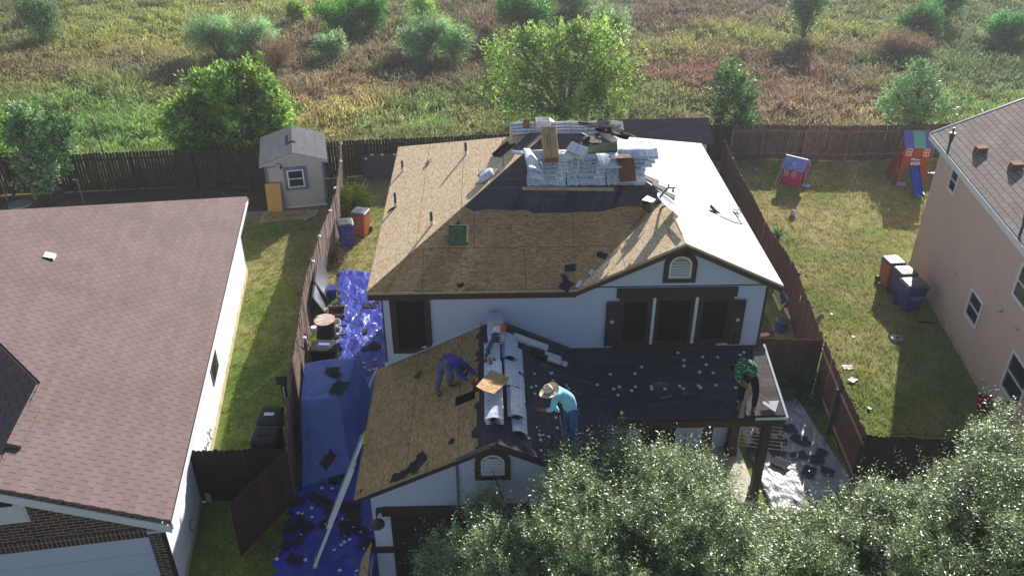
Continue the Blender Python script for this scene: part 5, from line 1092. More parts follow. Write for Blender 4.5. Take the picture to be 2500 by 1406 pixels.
# covered stack: draped tarp box
tq = [GZ(745, 893, 1.6), GZ(868, 880, 1.6), GZ(830, 988, 1.6), GZ(736, 983, 1.6)]
gq = [Vector((tq[0].x-.02, tq[0].y+.15, 0)), Vector((tq[1].x+.45, tq[1].y+.3, 0)), GZ(862, 1160), GZ(738, 1195)]
def sq(q, a, b): return q[0].lerp(q[1], a).lerp(q[3].lerp(q[2], a), b)
def fcov(u, v):
    e = .30; 
    def side(t): return (0, (e-t)/e, 0.) if t < e else ((1, (t-(1-e))/e, 0.) if t > 1-e else (None, 0, (t-e)/(1-2*e)))
    su, sv = side(u), side(v); a = 0 if su[0] == 0 else 1 if su[0] == 1 else su[2]; b = 0 if sv[0] == 0 else 1 if sv[0] == 1 else sv[2]
    top = sq(tq, a, b); g = sq(gq, a, b); k = max(su[1], sv[1]); p = top.lerp(g, k**1.15)
    p.z = 1.6*(1-k)+.06*math.sin(a*3.1)*(1-k)+.05
    w_ = .05*math.sin(a*17+b*13)*k*(1.3-k); return (p.x+w_, p.y+w_, max(p.z, .04))
cv = grid_cloth('tarp_cover', fcov, 60, 60, 'tarp_cover', 'Box shaped pile fully draped in a darker blue tarp beside the side fence', seed=7, amp=.045, freq=1.5)
for i, (px, py, s_, lb) in enumerate(((812, 905, .3, 'upper dark torn shingle on the draped pile'), (830, 945, .42, 'widest dark torn shingle in the middle of the draped pile'), (818, 915, .25, 'ragged shingle just left of the widest one on the pile'))):
    scrap('shingle_scrap', rotz(i*1.3, GZ(px, py, 1.75), UPZ), s_*1.3, s_, 'felt', 'Flat %s' % lb, 160+i, .01)
for i, (px, py, s_) in enumerate(((905, 745, .5), (915, 740, .35), (893, 808, .3), (915, 845, .45), (897, 852, .3), (722, 1280, .5), (708, 1290, .45), (790, 1225, .5), (820, 1240, .6), (800, 1275, .5), (860, 1262, .6), (880, 1295, .45), (725, 1225, .4), (750, 1290, .4), (843, 1290, .5), (770, 1215, .45), (825, 1170, .5), (700, 1330, .35), (730, 1320, .3), (720, 1365, .4), (860, 1235, .45), (800, 1120, .5), (808, 1085, .45), (905, 1330, .5))):
    z = .09 if not (1080 <= py <= 1125) else .5
    scrap('shingle_scrap', rotz(i*.8, GZ(px, py, z), UPZ if z < .2 else (UPZ+Vector((0, -.9, 0))).normalized()), s_*.95, s_*.6, 'felt', 'Dark torn shingle scrap lying on the blue tarps of the side yard', 170+i, .02, group='torn shingles on the blue tarps')
# grey tarp right front
gp = [GZ(1790, 1010), GZ(1945, 975), GZ(2085, 1180), GZ(1900, 1290)]
tag(grid_cloth('grey_tarp', lambda u, v: (lambda p: (p.x, p.y, .04))(gp[0].lerp(gp[1], v).lerp(gp[3].lerp(gp[2], v), u)), 70, 60, 'tarp_grey', 'Wrinkled grey tarp on the ground right of the porch', seed=12, amp=.09, freq=3.4), None)
for i, (px, py, s_) in enumerate(((1925, 1045, .3), (1945, 1070, .3), (1962, 1075, .25), (1908, 1075, .2), (1870, 1078, .4), (1850, 1065, .3), (1895, 1095, .4), (1885, 1040, .35), (1990, 1120, .3), (2005, 1105, .25), (1840, 1095, .3), (1905, 1130, .35), (1950, 1110, .3), (1975, 1150, .3), (1860, 1040, .3), (2020, 1150, .25))):
    scrap('shingle_scrap', rotz(i*.8, GZ(px, py, .12), UPZ), s_*1.4, s_, 'felt', 'Dark torn shingle scrap lying on the grey tarp', 210+i, .02, group='torn shingles on the grey tarp')
pt = thing('wooden_pallet', GZ(1850, 1060, .1), 'Slatted pale wooden pallet under the porch corner on the grey tarp', 'pallet', R(-12))
mb = MB()
for i in range(9): mb.box(-.7, .7, -.62+i*.155, -.60+i*.155, .05, .07)
mb.build('slats', 'wood_pale', pt, local=True); mb = MB()
for x in (-.6, 0, .6): mb.box(x-.02, x+.02, -.65, .65, 0, .05)
mb.build('runners', 'wood_pale', pt, local=True)

# ================================================================ WHEELED BINS
def wheelie(loc, rz, body, lid, label, h=1.02, w_=.6, d_=.66, group=None, sticker=None, deco=None, words=None, circle=False):
    t = thing('wheeled_bin', loc, label, 'trash bin', rz, group); mb = MB(); a, b = w_/2, d_/2; k = .8
    vs = []
    for z, s_ in ((.06, k), (.08, k+.01), (h*.55, .92), (h*.86, .97), (h*.9, 1.04), (h*.96, 1.04)):
        e = .05; vs += [(x*s_, y*s_, z) for x, y in ((-a+e, -b), (a-e, -b), (a, -b+e), (a, b-e), (a-e, b), (-a+e, b), (-a, b-e), (-a, -b+e))]
    fs = [list(range(7, -1, -1)), list(range(40, 48))]
    for r_ in range(5):
        for i in range(8): fs.append((r_*8+i, r_*8+(i+1) % 8, r_*8+8+(i+1) % 8, r_*8+8+i))
    mb.add(vs, fs); mb.build('body', body, t, local=True)
    mb = MB(); z = h*.96+.004; q = []
    for zz, s_ in ((z, 1.08), (z+.035, 1.08), (z+.085, .9), (z+.1, .55)):
        e = .06; q += [(x*s_, y*s_-.0, zz-(y*.03)) for x, y in ((-a+e, -b), (a-e, -b), (a, -b+e), (a, b-e), (a-e, b), (-a+e, b), (-a, b-e), (-a, -b+e))]
    fs = [list(range(7, -1, -1)), list(range(24, 32))]
    for r_ in range(3):
        for i in range(8): fs.append((r_*8+i, r_*8+(i+1) % 8, r_*8+8+(i+1) % 8, r_*8+8+i))
    mb.add(q, fs); l_ = mb.build('lid', lid, t, local=True)
    mb = MB(); mb.box(-a*.45, a*.45, -b*.1, b*.28, z+.098, z+.115, .006); mb.build('lid_panel', sticker or lid, l_, local=True)
    mb = MB(); mb.tube([(-a*.9, b*1.08, h*.93), (a*.9, b*1.08, h*.93)], .018, 8); mb.build('handle', lid, t, local=True)
    for s_ in (-1, 1):
        mb = MB(); mb.tube([(s_*a*.82, b*.86, .12), (s_*(a*.82+.06), b*.86, .12)], .12, 14); mb.build('wheel', 'black', t, local=True)
    if words:
        for i, (wd, sz) in enumerate(words): text(t, wd, sz, Matrix.Translation((0, -b*.93-.012-.0, h*.62-i*.09)) @ Matrix.Rotation(R(86), 4, 'X'), 'paper_white')
    if deco: mb = MB(); mb.box(-.03, .16, -b*.99-.01, -b*.99, h*.68, h*.7).box(-.03, .16, -b*.96-.01, -b*.96, h*.5, h*.52); mb.build('grip_marks', deco, t, local=True)
    if circle: mb = MB(); ri = [(.09*math.cos(q_*.4), -b*.95-.012, h*.62+.09*math.sin(q_*.4)) for q_ in range(17)]; mb.tube(ri, .009, 5); mb.build('embossed_ring', 'metal_grey', t, local=True)
    return t
wheelie(GZ(848, 600), R(14), 'bin_blue', 'bin_lid', 'Blue wheeled bin with a grey lid left of the orange one', deco='metal_grey')
wheelie(GZ(884, 572), R(-16), 'bin_orange', 'bin_lid', 'Orange wheeled bin with a grey lid beside the left roof edge', deco='wood_pale')
wheelie(GZ(800, 912), R(-4), 'bin_black', 'bin_black', 'Black wheeled bin with a blue sticker on its lid behind the draped pile', sticker='pale_blue', w_=.74, circle=True)
wheelie(Vector((-6.02, 18.05, 0)), R(178), 'bin_green', 'bin_green', 'Dark green bin with a white sticker beside the side fence in the left yard', sticker='paper_white')
wheelie(Vector((-5.98, 17.25, 0)), R(177), 'bin_black', 'bin_black', 'Dark bin with a pale logo nearest the closed front fence in the left yard', sticker='bin_black', w_=.66)
wheelie(Vector((14.35, 25.9, 0)), R(4), 'bin_orange', 'bin_lid', 'Orange bin farthest of the three bins beside the beige wall')
wheelie(Vector((14.45, 25.15, 0)), R(4), 'bin_blue', 'bin_lid', 'Blue bin in the middle of the three bins beside the beige wall')
wheelie(Vector((14.42, 24.35, 0)), R(3), 'bin_blue', 'bin_lid', 'Large blue bin with printed words, nearest of the three beside the beige wall', w_=.72, d_=.7, words=(('RECYCLING', .085), ('RECICLAJE', .06)))
tag(wheelie(Vector((13.98, 25.75, 0)), R(20), 'metal_dark', 'metal_dark', 'x'), None)['label'] = 'x'
# remove helper duplicate
for o in [x for x in col.objects if x.get('label') == 'x']:
    if o.name.startswith('wheeled_bin'):
        for ch in children(o):
            for g in children(ch): bpy.data.objects.remove(g)
            bpy.data.objects.remove(ch)
        bpy.data.objects.remove(o)
mb = MB(); mb.tube([GZ(2172, 640, .75)+Vector((.1*math.cos(t*.5)*.4, .1*math.cos(t*.5), .12*math.sin(t*.5))) for t in range(13)], .02, 6); tag(mb.build('hose_ring', 'metal_white', at=GZ(2172, 640, .75)), 'White ring hanging at the left side of the far orange bin', 'ring')
# smoker / hose box next to left bins
t = thing('hose_reel', GZ(700, 985), 'Dark hose reel on a post by the side fence in the left yard', 'hose reel'); mb = MB(); mb.box(-.06, .06, -.06, .06, 0, .8); mb.build('post', 'bin_green', t, local=True); mb = MB(); mb.tube([(-.16, 0, .85), (.1, .02, .85)], .13, 12); mb.build('drum', 'bin_green', t, local=True); mb = MB(); mb.tube([(.02, -.1, .72), (.05, -.25, .4), (.02, -.22, .1), (.06, -.4, .02)], .02, 6); mb.build('hose', 'metal_grey', t, local=True)
# ================================================================ SIDE YARD CLUTTER
def leanpanel(name, pts, t_, mat, label, cat, rim='metal_dark'):
    r_ = thing(name, pts[0], label, cat); n_ = (pts[1]-pts[0]).cross(pts[3]-pts[0]).normalized(); mb = MB(); mb.poly(pts, t_, n_); mb.build('panel', mat, r_)
    mb = MB(); P = pts; 
    for i in range(4): a, b = P[i], P[(i+1) % 4]; mb.tube([a+n_*t_/2, b+n_*t_/2], t_*.62, 4)
    mb.build('rim', rim, r_); return r_
z_ = Vector((0, 0, 1))
leanpanel('folding_table', [GZ(800, 665, .02), GZ(795+10, 735, .02)-Vector((0, .0, 0)), GZ(771, 690, 1.25), GZ(778, 622, 1.25)], .07, 'metal_grey', 'Grey folded table leaning on the side fence, farther of two', 'table')
leanpanel('folding_table', [GZ(795, 735, .02), GZ(800, 770, .02), GZ(766, 727, 1.2), GZ(773, 670, 1.2)], .07, 'metal_grey', 'Grey folded table leaning on the side fence, nearer of two', 'table')
def bucket(loc, label, mat='paper_white', r1=.15, h=.38, lid=None, cat='bucket', rot=None):
    t = thing('bucket', loc, label, cat, rot=rot); mb = MB(); mb.lathe([(r1*.85, 0), (r1, h-.05), (r1+.02, h-.04), (r1+.02, h), (r1-.01, h), (r1*.8, .03)], 18); mb.build('pail', mat, t, local=True)
    mb = MB(); mb.tube([(r1*math.cos(a), r1*1.05*math.sin(a)*.9, h*.75-.08*math.sin(a)) for a in [math.pi*i/8 for i in range(9)]], .006, 5); mb.build('handle', 'metal_grey', t, local=True)
    if lid: mb = MB(); mb.lathe([(r1+.03, h+.001), (r1+.03, h+.025), (r1*.5, h+.03)], 18); mb.build('lid', lid, t, local=True)
    return t
bucket(GZ(812, 728), 'Blue bucket with a lid between the folded tables and the tarp', 'bin_blue', .17, .42, 'bin_blue')
t = thing('metal_drum', GZ(800, 838), 'Tall dark drum topped by a round board streaked white and red', 'drum'); mb = MB(); mb.lathe([(.31, 0), (.32, .02), (.31, .3), (.325, .32), (.31, .34), (.31, .62), (.325, .64), (.31, .66), (.31, .9)], 24); mb.build('barrel', 'shutter_brown', t, local=True)
n = N('drum_top', .5, .3); v = n.coord(); M['drum_top'] = n.base(n.mix(n.ramp(n.noise(n.mapping(v, (1, 7, 1), rot=(0, 0, .5)), 3, 3), (.45, (0, 0, 0, 1)), (.6, (1, 1, 1, 1))), c('#d8cfc0'), c('#b07058')))
mb = MB(); mb.lathe([(.34, .905), (.34, .93), (.02, .935)], 24); mb.build('round_board', 'drum_top', t, local=True)
t = thing('white_cup', GZ(766, 800, .95), 'Small white tub on the fence side of the drum', 'tub'); mb = MB(); mb.lathe([(.07, -.25), (.09, .02), (.1, .03), (.08, .03)], 14); mb.build('tub', 'trim_white', t, local=True)
for i, (px, py, z, a) in enumerate(((822, 795, .0, .3), (818, 812, .0, .9), (815, 828, 0., 1.4))):
    bucket(GZ(px+4, py+12, 0), 'White bucket %s beside the drum' % ['highest in the row', 'in the middle of the row', 'lowest in the row'][i], 'paper_white', .155, .42-.05*i, None, rot=(R(10), R(-8), a))
for i, (px, py) in enumerate(((824, 790), (822, 812))):
    mb = MB(); o = GZ(px+5, py+8, .25); 
    for k in range(4): mb.tube([o+Vector((.05*k, 0, .05)), o+Vector((.08+.05*k, -.08, .1)), o+Vector((.12+.05*k, -.02, .02))], .018, 5)
    tag(mb.build('clamp', 'black', at=o), 'Black clamps beside the white buckets, %s pair' % ['upper', 'lower'][i], 'clamp')
t = thing('crate', GZ(822, 770), 'Flat reddish crate behind the white buckets', 'crate', R(5)); mb = MB(); mb.box(-.3, .3, -.3, .3, 0, .04).box(-.3, .3, -.3, -.27, .04, .2).box(-.3, .3, .27, .3, .04, .2).box(-.3, -.27, -.27, .27, .04, .2).box(.27, .3, -.27, .27, .04, .2); mb.build('crate_box', 'terracotta', t, local=True)
mb = MB(); rr = random.Random(4); o = GZ(812, 752)
for k in range(9): mb.tube([o+Vector((0, 0, .04)), o+Vector((rr.uniform(-.28, .28), rr.uniform(-.28, .28), rr.uniform(.03, .2)))], .03, 6)
tag(mb.build('scrap_heap', 'metal_grey', at=o), 'Small heap of grey metal odds beside the blue bucket', 'scrap')
for i, (p0, p1, lb) in enumerate((((742, 830), (757, 852), 'Thin dark stick leaning against the side fence'), ((770, 765), (775, 800), 'Brown stick behind the drum against the fence'))):
    plank('stick', GZ(*p0, 1.2), GZ(*p1, .1), .03, .03, Vector((1, 0, .2)).normalized(), 'bark', lb, 'stick')
# ladder
lt = GZ(893, 1066, 3.15); lb_ = GZ(772, 1372, .08); d = (lt-lb_).normalized(); top = lt; side = Vector((0, 1, 0)); side = (side-d*side.dot(d)).normalized(); side = Vector((.1, .99, 0)); side = (side-d*side.dot(d)).normalized(); nrm = d.cross(side)
LD = thing('extension_ladder', lb_, 'Long aluminium extension ladder leaning on the left garage eave', 'ladder'); Ln = (lt-lb_).length
for nm, s0, a, b, o_ in (('lower_section', .17, 0, .78, 0), ('upper_section', .145, .3, 1.0, .05)):
    mb = MB()
    for s_ in (-1, 1):
        p0 = lb_+side*s_*s0+d*Ln*a+nrm*o_; p1 = lb_+side*s_*s0+d*Ln*b+nrm*o_; mb.X = frame((p0+p1)/2, d, side, nrm); mb.box(-(p1-p0).length/2, (p1-p0).length/2, -.012, .012, -.03, .03)
    mb.X = Matrix.Identity(4); mb.build(nm, 'metal_white', LD)
    k = int(Ln*(b-a)/.3)
    for i in range(k): q = lb_+d*(Ln*a+.15+i*.3)+nrm*o_; mb = MB(); mb.tube([q-side*s0, q+side*s0], .015, 6); mb.build('rung', 'metal_grey', LD)
for q in (lb_, lt): mb = MB(); mb.X = Matrix.Translation(q); mb.box(-.05, .05, -.18, .18, -.05, .03, .01); mb.build('foot' if q is lb_ else 'tip_cap', 'yellow', LD)
mb = MB(); rp_ = [lb_+d*Ln*t_+nrm*.1+side*.06*math.sin(t_*9) for t_ in [i/12 for i in range(2, 13)]]; mb.tube(rp_, .014, 5); mb.build('rope', 'metal_grey', LD)
# cardboard leaning, barn light, planks
p = [GZ(905, 1305, 1.35), GZ(917, 1345, 1.1), GZ(895, 1406, .1)+Vector((-.02, -.1, 0)), GZ(875, 1406, .1)+Vector((-.05, -.1, 0))]
mb = MB(); mb.poly([Vector((-2.68, 13.1, 1.5)), Vector((-2.72, 12.9, 1.3)), Vector((-2.85, 11.9, .05)), Vector((-3.15, 12.3, .05)), Vector((-2.95, 13.15, .9))], .02); tag(mb.build('board_sheet', 'plywood_old'), 'Tan board sheet leaning on the left garage corner', 'board')
mb = MB(); mb.poly([Vector((-2.66, 12.95, 1.2)), Vector((-2.70, 12.8, 1.1)), Vector((-2.62, 11.9, .05)), Vector((-2.78, 12.1, .05))], .02); tag(mb.build('board_sheet', 'plywood_old'), 'Second darker board sheet behind the leaning tan one', 'board')
BL = thing('wall_lamp', GY(925, 1250, 13.2), 'Dark gooseneck barn lamp on the left corner of the garage front', 'lamp'); a = GY(924, 1247, 13.2); b = GY(921, 1276, 12.95)
mb = MB(); mb.tube([Vector((a.x, 13.25, a.z)), Vector((a.x, 13.2, a.z))], .065, 14); mb.build('mount', 'metal_dark', BL)
mb = MB(); mb.tube([Vector((a.x, 13.2, a.z)), Vector((a.x, 13.05, a.z+.05)), Vector((b.x, 12.98, b.z+.3)), Vector((b.x, 12.95, b.z+.08))], .015, 8); mb.build('gooseneck', 'metal_dark', BL)
mb = MB(); mb.X = Matrix.Translation(b); mb.lathe([(.16, -.06), (.155, -.02), (.08, .03), (.04, .08), (.03, .1)], 24); mb.build('lamp_shade', 'metal_dark', BL)
for (p0, p1, w_, lb) in (((584, 1288), (622, 1236), .1, 'White board lying on the open gate side, upper of two'), ((616, 1294), (672, 1340), .06, 'Long thin white strip lying on the grass below the open gate')):
    plank('white_board', GZ(*p0, .04), GZ(*p1, .04), w_, .03, UPZ, 'metal_grey', lb)
t = thing('gate_stone', GZ(512, 1222), 'Small pale concrete block below the closed front fence', 'block'); mb = MB(); mb.box(-.07, .07, -.06, .06, 0, .3, .015); mb.build('block', 'concrete', t, local=True)
# shed surroundings
def sheetp(px0, name, pts, mat, label, z=.03, t_=.02, cat='board'):
    mb = MB(); mb.poly([GZ(x, y, z) for x, y in pts][::-1], t_, (0, 0, -1)); return tag(mb.build(name, mat), label, cat)
sheetp(0, 'plywood_sheet', [(644, 517), (778, 511), (772, 530), (634, 543)], 'wood_pale', 'Large pale plywood sheet lying flat before the garden shed', .03)
sheetp(0, 'plywood_sheet', [(646, 524), (716, 523), (713, 536), (641, 541)], 'plywood_old', 'Smaller brown board lying on the left part of the plywood sheet', .07)
sheetp(0, 'plywood_sheet', [(742, 540), (779, 520), (750, 509), (757, 517), (740, 533)], 'wood_pale', 'Angular board offcut on the right part of the plywood sheet', .1)
for i in range(7): scrap('board_offcut', rotz(rnd.uniform(0, 3), GZ(660+i*15, 526+rnd.uniform(-5, 5), .11), UPZ), .5, .07, 'plywood_old', 'Splintered narrow board offcut on the plywood before the shed', 240+i, .02, group='offcuts on the plywood sheet', cat='offcut')
q = [GZ(655, 519, .08), GZ(691, 517, .08)]; nb = Vector((0, -.12, 0)); mb = MB(); a = q[0]; b = q[1]; tp = Vector((-.0, .16, 1.22)); mb.poly([a, b, b+tp, a+tp], .02); tag(mb.build('leaning_board', 'wood_ochre'), 'Ochre board leaning upright on the shed front', 'board')
bl = thing('football', GZ(803, 490, .11), 'Black and white football beside the shed', 'ball'); mb = MB(); bm_ = [(0, -.11)]
mb.lathe([(.01, -.11), (.06, -.092), (.095, -.055), (.11, 0), (.095, .055), (.06, .092), (.01, .11)], 14); mb.build('shell', 'paper_white', bl, local=True, smooth=True); mb = MB(); mb.lathe([(.03, .1065), (.035, .105), (.0351, .112), (.02, .1135)], 8); mb.build('patch', 'black', bl, local=True)
sc_ = thing('toy_scooter', GZ(812, 452), 'Grey scooter with raised handlebar between shed and fence', 'scooter', R(20)); mb = MB(); mb.box(-.06, .06, -.35, .25, .06, .09, .01); mb.build('deck', 'metal_dark', sc_, local=True); mb = MB(); mb.tube([(0, .25, .08), (0, .32, .75)], .02, 8); mb.tube([(-.2, .32, .75), (.2, .32, .75)], .018, 8); mb.build('handlebar', 'metal_grey', sc_, local=True)
for y in (-.38, .3): mb = MB(); mb.tube([(-.02, y, .07), (.02, y, .07)], .07, 12); mb.build('wheel', 'black', sc_, local=True)
# dark panels on back fence
dp = thing('folded_trampoline', GZ(922, 437), 'Dark flat folded panel with white tags standing by the rear fence', 'panel'); a = GZ(886, 440); b = GZ(990, 437); mb = MB(); mb.poly([a, b, b+Vector((0, .15, 1.15)), a+Vector((0, .15, 1.15))], .08, (0, 1, 0)); mb.build('sheet', 'metal_dark', dp)
dp.name = 'folded_table_top'
for k, (x, z) in enumerate(((.12, 1.0), (.6, 1.16), (.3, 1.17), (.95, 1.16), (.05, 0.03), (.9, .05))):
    mb = MB(); c_ = a.lerp(b, x*.8+.02)+Vector((0, .13*z-.012, z)); mb.box(c_.x-.07, c_.x+.05, c_.y-.03, c_.y-.005, c_.z-.05, c_.z+.03); mb.build('tag', 'paper_white', dp)
# left back yard
fp_ = GZ(578, 468); 
for i in range(16):
    a = i*2*math.pi/16; mb = MB(); x, y = fp_.x+.6*math.cos(a), fp_.y+.5*math.sin(a); r1 = random.Random(i)
    mb.X = Matrix.Translation((x, y, 0)) @ Matrix.Rotation(a+r1.uniform(-.3, .3), 4, 'Z'); mb.box(-.07, .07, -.09, .09, 0, .08, .02); tag(mb.build('ring_stone', 'stone'), 'Grey stone of the fire pit ring behind the left house', 'stone', 'stones of the fire pit ring')
t = thing('saucer_chair', GZ(140, 490), 'Round bowl shaped chair behind the left house', 'chair'); mb = MB(); mb.X = Matrix.Translation((0, 0, .62)) @ Matrix.Rotation(R(-48), 4, 'X') @ Matrix.Rotation(R(25), 4, 'Y'); mb.lathe([(.02, -.2), (.25, -.17), (.42, -.08), (.5, .05), (.52, .05), (.43, -.1), (.26, -.2), (.02, -.23)], 24); mb.build('seat', 'metal_dark', t, local=True, smooth=True)
mb = MB(); mb.X = Matrix.Translation((0, 0, .62)) @ Matrix.Rotation(R(-48), 4, 'X') @ Matrix.Rotation(R(25), 4, 'Y'); mb.tube([(.51*math.cos(a*.3), .51*math.sin(a*.3), .05) for a in range(22)], .022, 6); mb.build('rim', 'metal_grey', t, local=True)
for sx_ in (-1, 1): mb = MB(); mb.tube([(sx_*.25, -.2, 0), (sx_*.1, .1, .45), (sx_*.25, .35, 0)], .02, 6); mb.build('leg', 'metal_dark', t, local=True)
t = thing('round_table', Vector((-19.3, 32.3, 0)), 'Low round grey table behind the left house roof', 'table'); mb = MB(); mb.lathe([(.42, .56), (.46, .6), (.44, .64), (.02, .65)], 26); mb.build('tabletop', 'metal_grey', t, local=True); mb = MB(); mb.tube([(0, 0, 0), (0, 0, .56)], .05, 8); mb.build('leg', 'metal_dark', t, local=True)
for px, lb in ((22, 'White handled post left of the round table'), (206, 'Short white post right of the bowl chair')):
    mb = MB(); q = GZ(px, 500, 0); mb.tube([q, q+Vector((0, 0, 1.15)), q+Vector((-.18, 0, 1.17))], .03, 6); tag(mb.build('garden_hook', 'metal_grey', at=q), lb, 'post')
mb = MB(); q = Vector((-16.35, 34.6, 0)); mb.tube([q, q+Vector((-.25, .1, 3.4))], [.04, .025], 8); tag(mb.build('thin_pole', 'bark', at=q), 'Tall thin dark pole standing at the left rear fence', 'pole')
for px, py, s_, lb in ((855, 466, .5, 0),): pass

# ================================================================ RIGHT YARD
PHo = GZ(1935, 447); t = thing('pink_playhouse', PHo, 'Pink toy house with pale blue roof and white windows on the right lawn', 'playhouse', R(-38)); t.scale = (.87, .87, .85)
mb = MB(); W2, D2, h_ = .95, .78, 1.0
mb.box(-W2/2, W2/2, -D2/2, -D2/2+.05, 0, h_).box(-W2/2, W2/2, D2/2-.05, D2/2, 0, h_).box(-W2/2, -W2/2+.05, -D2/2+.05, D2/2-.05, 0, h_)
mb.box(W2/2-.05, W2/2, -D2/2+.05, -.2, 0, h_).box(W2/2-.05, W2/2, .16, D2/2-.05, 0, h_).box(W2/2-.05, W2/2, -.2, .16, .82, h_)
for x in (-W2/2+.025, W2/2-.025): mb.add([(x-.025, -D2/2, h_), (x-.025, D2/2, h_), (x-.025, 0, h_+.4), (x+.025, -D2/2, h_), (x+.025, D2/2, h_), (x+.025, 0, h_+.4)], [(2, 1, 0), (3, 4, 5), (0, 3, 5, 2), (1, 2, 5, 4)])
mb.build('walls', 'pink', t, local=True)
mb = MB(); o_ = .1
mb.poly([(-W2/2-o_, -D2/2-.12, h_-.08), (W2/2+o_, -D2/2-.12, h_-.08), (W2/2+o_, 0, h_+.46), (-W2/2-o_, 0, h_+.46)], .04); mb.poly([(-W2/2-o_, 0, h_+.46), (W2/2+o_, 0, h_+.46), (W2/2+o_, D2/2+.12, h_-.08), (-W2/2-o_, D2/2+.12, h_-.08)], .04)
mb.add([(-.3, -D2/2-.16, h_-.02), (.3, -D2/2-.16, h_-.02), (0, -D2/2-.16, h_+.3), (0, 0, h_+.3)], [(0, 1, 2), (1, 3, 2), (3, 0, 2)]); mb.build('roof', 'pale_blue', t, local=True)
for x in (-.28, .12):
    mb = MB(); z0 = .48
    for k in range(3): mb.box(x-.13+k*.1, x-.11+k*.1, -D2/2-.02, -D2/2-.002, z0, z0+.4)
    for k in range(5): mb.box(x-.13, x+.11, -D2/2-.022, -D2/2-.003, z0+k*.095, z0+k*.095+.02)
    mb.build('window', 'paper_white', t, local=True)
mb = MB(); mb.box(W2/2+.002, W2/2+.02, -.33, -.31, .4, .75); mb.box(W2/2+.002, W2/2+.02, .28, .3, .4, .75); mb.build('side_shutter', 'paper_white', t, local=True)
mb = MB(); mb.poly([(-W2/2-.12, -.02, h_+.47), (W2/2+.12, -.02, h_+.47), (W2/2+.12, .02, h_+.47), (-W2/2-.12, .02, h_+.47)], .03); mb.poly([(W2/2+.09, 0, h_+.48), (W2/2+.13, 0, h_+.48), (W2/2+.13, D2/2+.13, h_-.06), (W2/2+.09, D2/2+.13, h_-.06)], .03, (0, 0, -1)); mb.build('roof_edge', 'paper_white', t, local=True)
mb = MB(); mb.box(W2/2-.04, W2/2-.01, -.19, .15, .02, .8); mb.V = [Matrix.Rotation(R(0), 4, 'Z') @ v for v in mb.V]; 
mb.build('door', 'pink', t, local=True) if False else None
mb = MB(); mb.poly([GZ(1952, 452, .05), GZ(1970, 458, .05), GZ(1982, 452, .05), GZ(1964, 447, .05)][::-1] if False else [GZ(1952, 452, .05), GZ(1970, 458, .05), GZ(1982, 452, .05), GZ(1964, 447, .05)], .03, (0, 0, -1)); tag(mb.build('door_mat', 'pale_blue'), 'Pale blue panel lying on the grass before the pink playhouse', 'mat')
for px, py, r_, mt, lb in ((1937, 520, .14, 'trim_white', 'White ball on the sunlit right lawn'), (1845, 415, .1, 'pale_blue', 'Small bluish ball in the shade of the right rear fence')):
    mb = MB(); q = GZ(px, py, r_); mb.X = Matrix.Translation(q); mb.lathe([(.01, -r_), (r_*.6, -r_*.8), (r_*.95, -r_*.3), (r_, 0), (r_*.95, r_*.3), (r_*.6, r_*.8), (.01, r_)], 14); o = tag(mb.build('lawn_ball', mt, smooth=True), lb, 'ball')
    mb = MB(); mb.X = Matrix.Translation(q); mb.tube([(r_*1.005*math.cos(a*.5), 0, r_*1.005*math.sin(a*.5)) for a in range(13)], .008, 5); mb.build('seam', 'metal_grey', o)
# playset tower with slide and swing
PS_ = GZ(2212, 441); t = thing('playset', PS_, 'Red wooden play tower with striped canopy, blue slide and swing beam', 'playset', R(-8)); t.scale = (.86, .86, .86)
a, b = .62, .55
for x in (-a, a):
    for y in (-b, b): mb = MB(); mb.box(x-.045, x+.045, y-.045, y+.045, 0, 2.1 if y < 0 else 2.1); mb.build('post', 'toy_red', t, local=True)
mb = MB(); mb.box(-a, a, -b-.02, -b+.02, 1.55, 2.1).box(-a, a, -b-.02, -b+.02, 1.0, 1.3).box(-a, -a+.35, -b-.02, -b+.02, 1.3, 1.55).box(a-.35, a, -b-.02, -b+.02, 1.3, 1.55).box(-a, a, -b, b, .98, 1.04); mb.box(-a-.02, -a+.02, -b+.02, b, 1.0, 1.6)
mb.poly([(-a, -b-.03, 1.0), (-a+.12, -b-.03, 1.0), (-a-.05, -b-.25, 0), (-a-.2, -b-.25, 0)], .04, (0, 1, 0)); mb.box(a-.14, a, -b-.03, -b, 0, 1.0); mb.build('tower_boards', 'toy_red', t, local=True)
mb = MB(); mb.poly([(-a-.05, -b+.1, 1.5), (-a-.05, b, 1.5), (-a-.35, b, .1), (-a-.35, -b+.1, .1)], .04); mb.build('side_ramp', 'toy_red', t, local=True)
for i, (x0, x1, mt) in enumerate(((-a-.12, -a+.34, 'toy_purple'), (-a+.342, a-.342, 'toy_mint'), (a-.34, a+.12, 'toy_purple'))):
    mb = MB(); mb.poly([(x0, -b-.22, 2.12), (x1, -b-.22, 2.12), (x1, 0, 2.75), (x0, 0, 2.75)], .02); mb.poly([(x0, 0, 2.75), (x1, 0, 2.75), (x1, b+.22, 2.12), (x0, b+.22, 2.12)], .02); mb.build('canopy_panel', mt, t, local=True)
for x in (-.42, .42):
    mb = MB()
    for k in (-.13, -.01, .11): mb.box(x+k, x+k+.03, -b-.045, -b-.022, 1.62, 2.02)
    for k in (0, .185, .37): mb.box(x-.13, x+.14, -b-.047, -b-.023, 1.62+k, 1.65+k)
    mb.build('window', 'paper_white', t, local=True)
mb = MB(); mb.box(-.24, .22, -b-.06, -b-.023, 1.38, 1.45); mb.build('sign_board', 'pale_blue', t, local=True)
for k in range(4): mb = MB(); mb.box(-.2+k*.12, -.13+k*.12, -b-.055, -b-.03, 1.12, 1.3); mb.build('slide_baluster', 'paper_white', t, local=True)
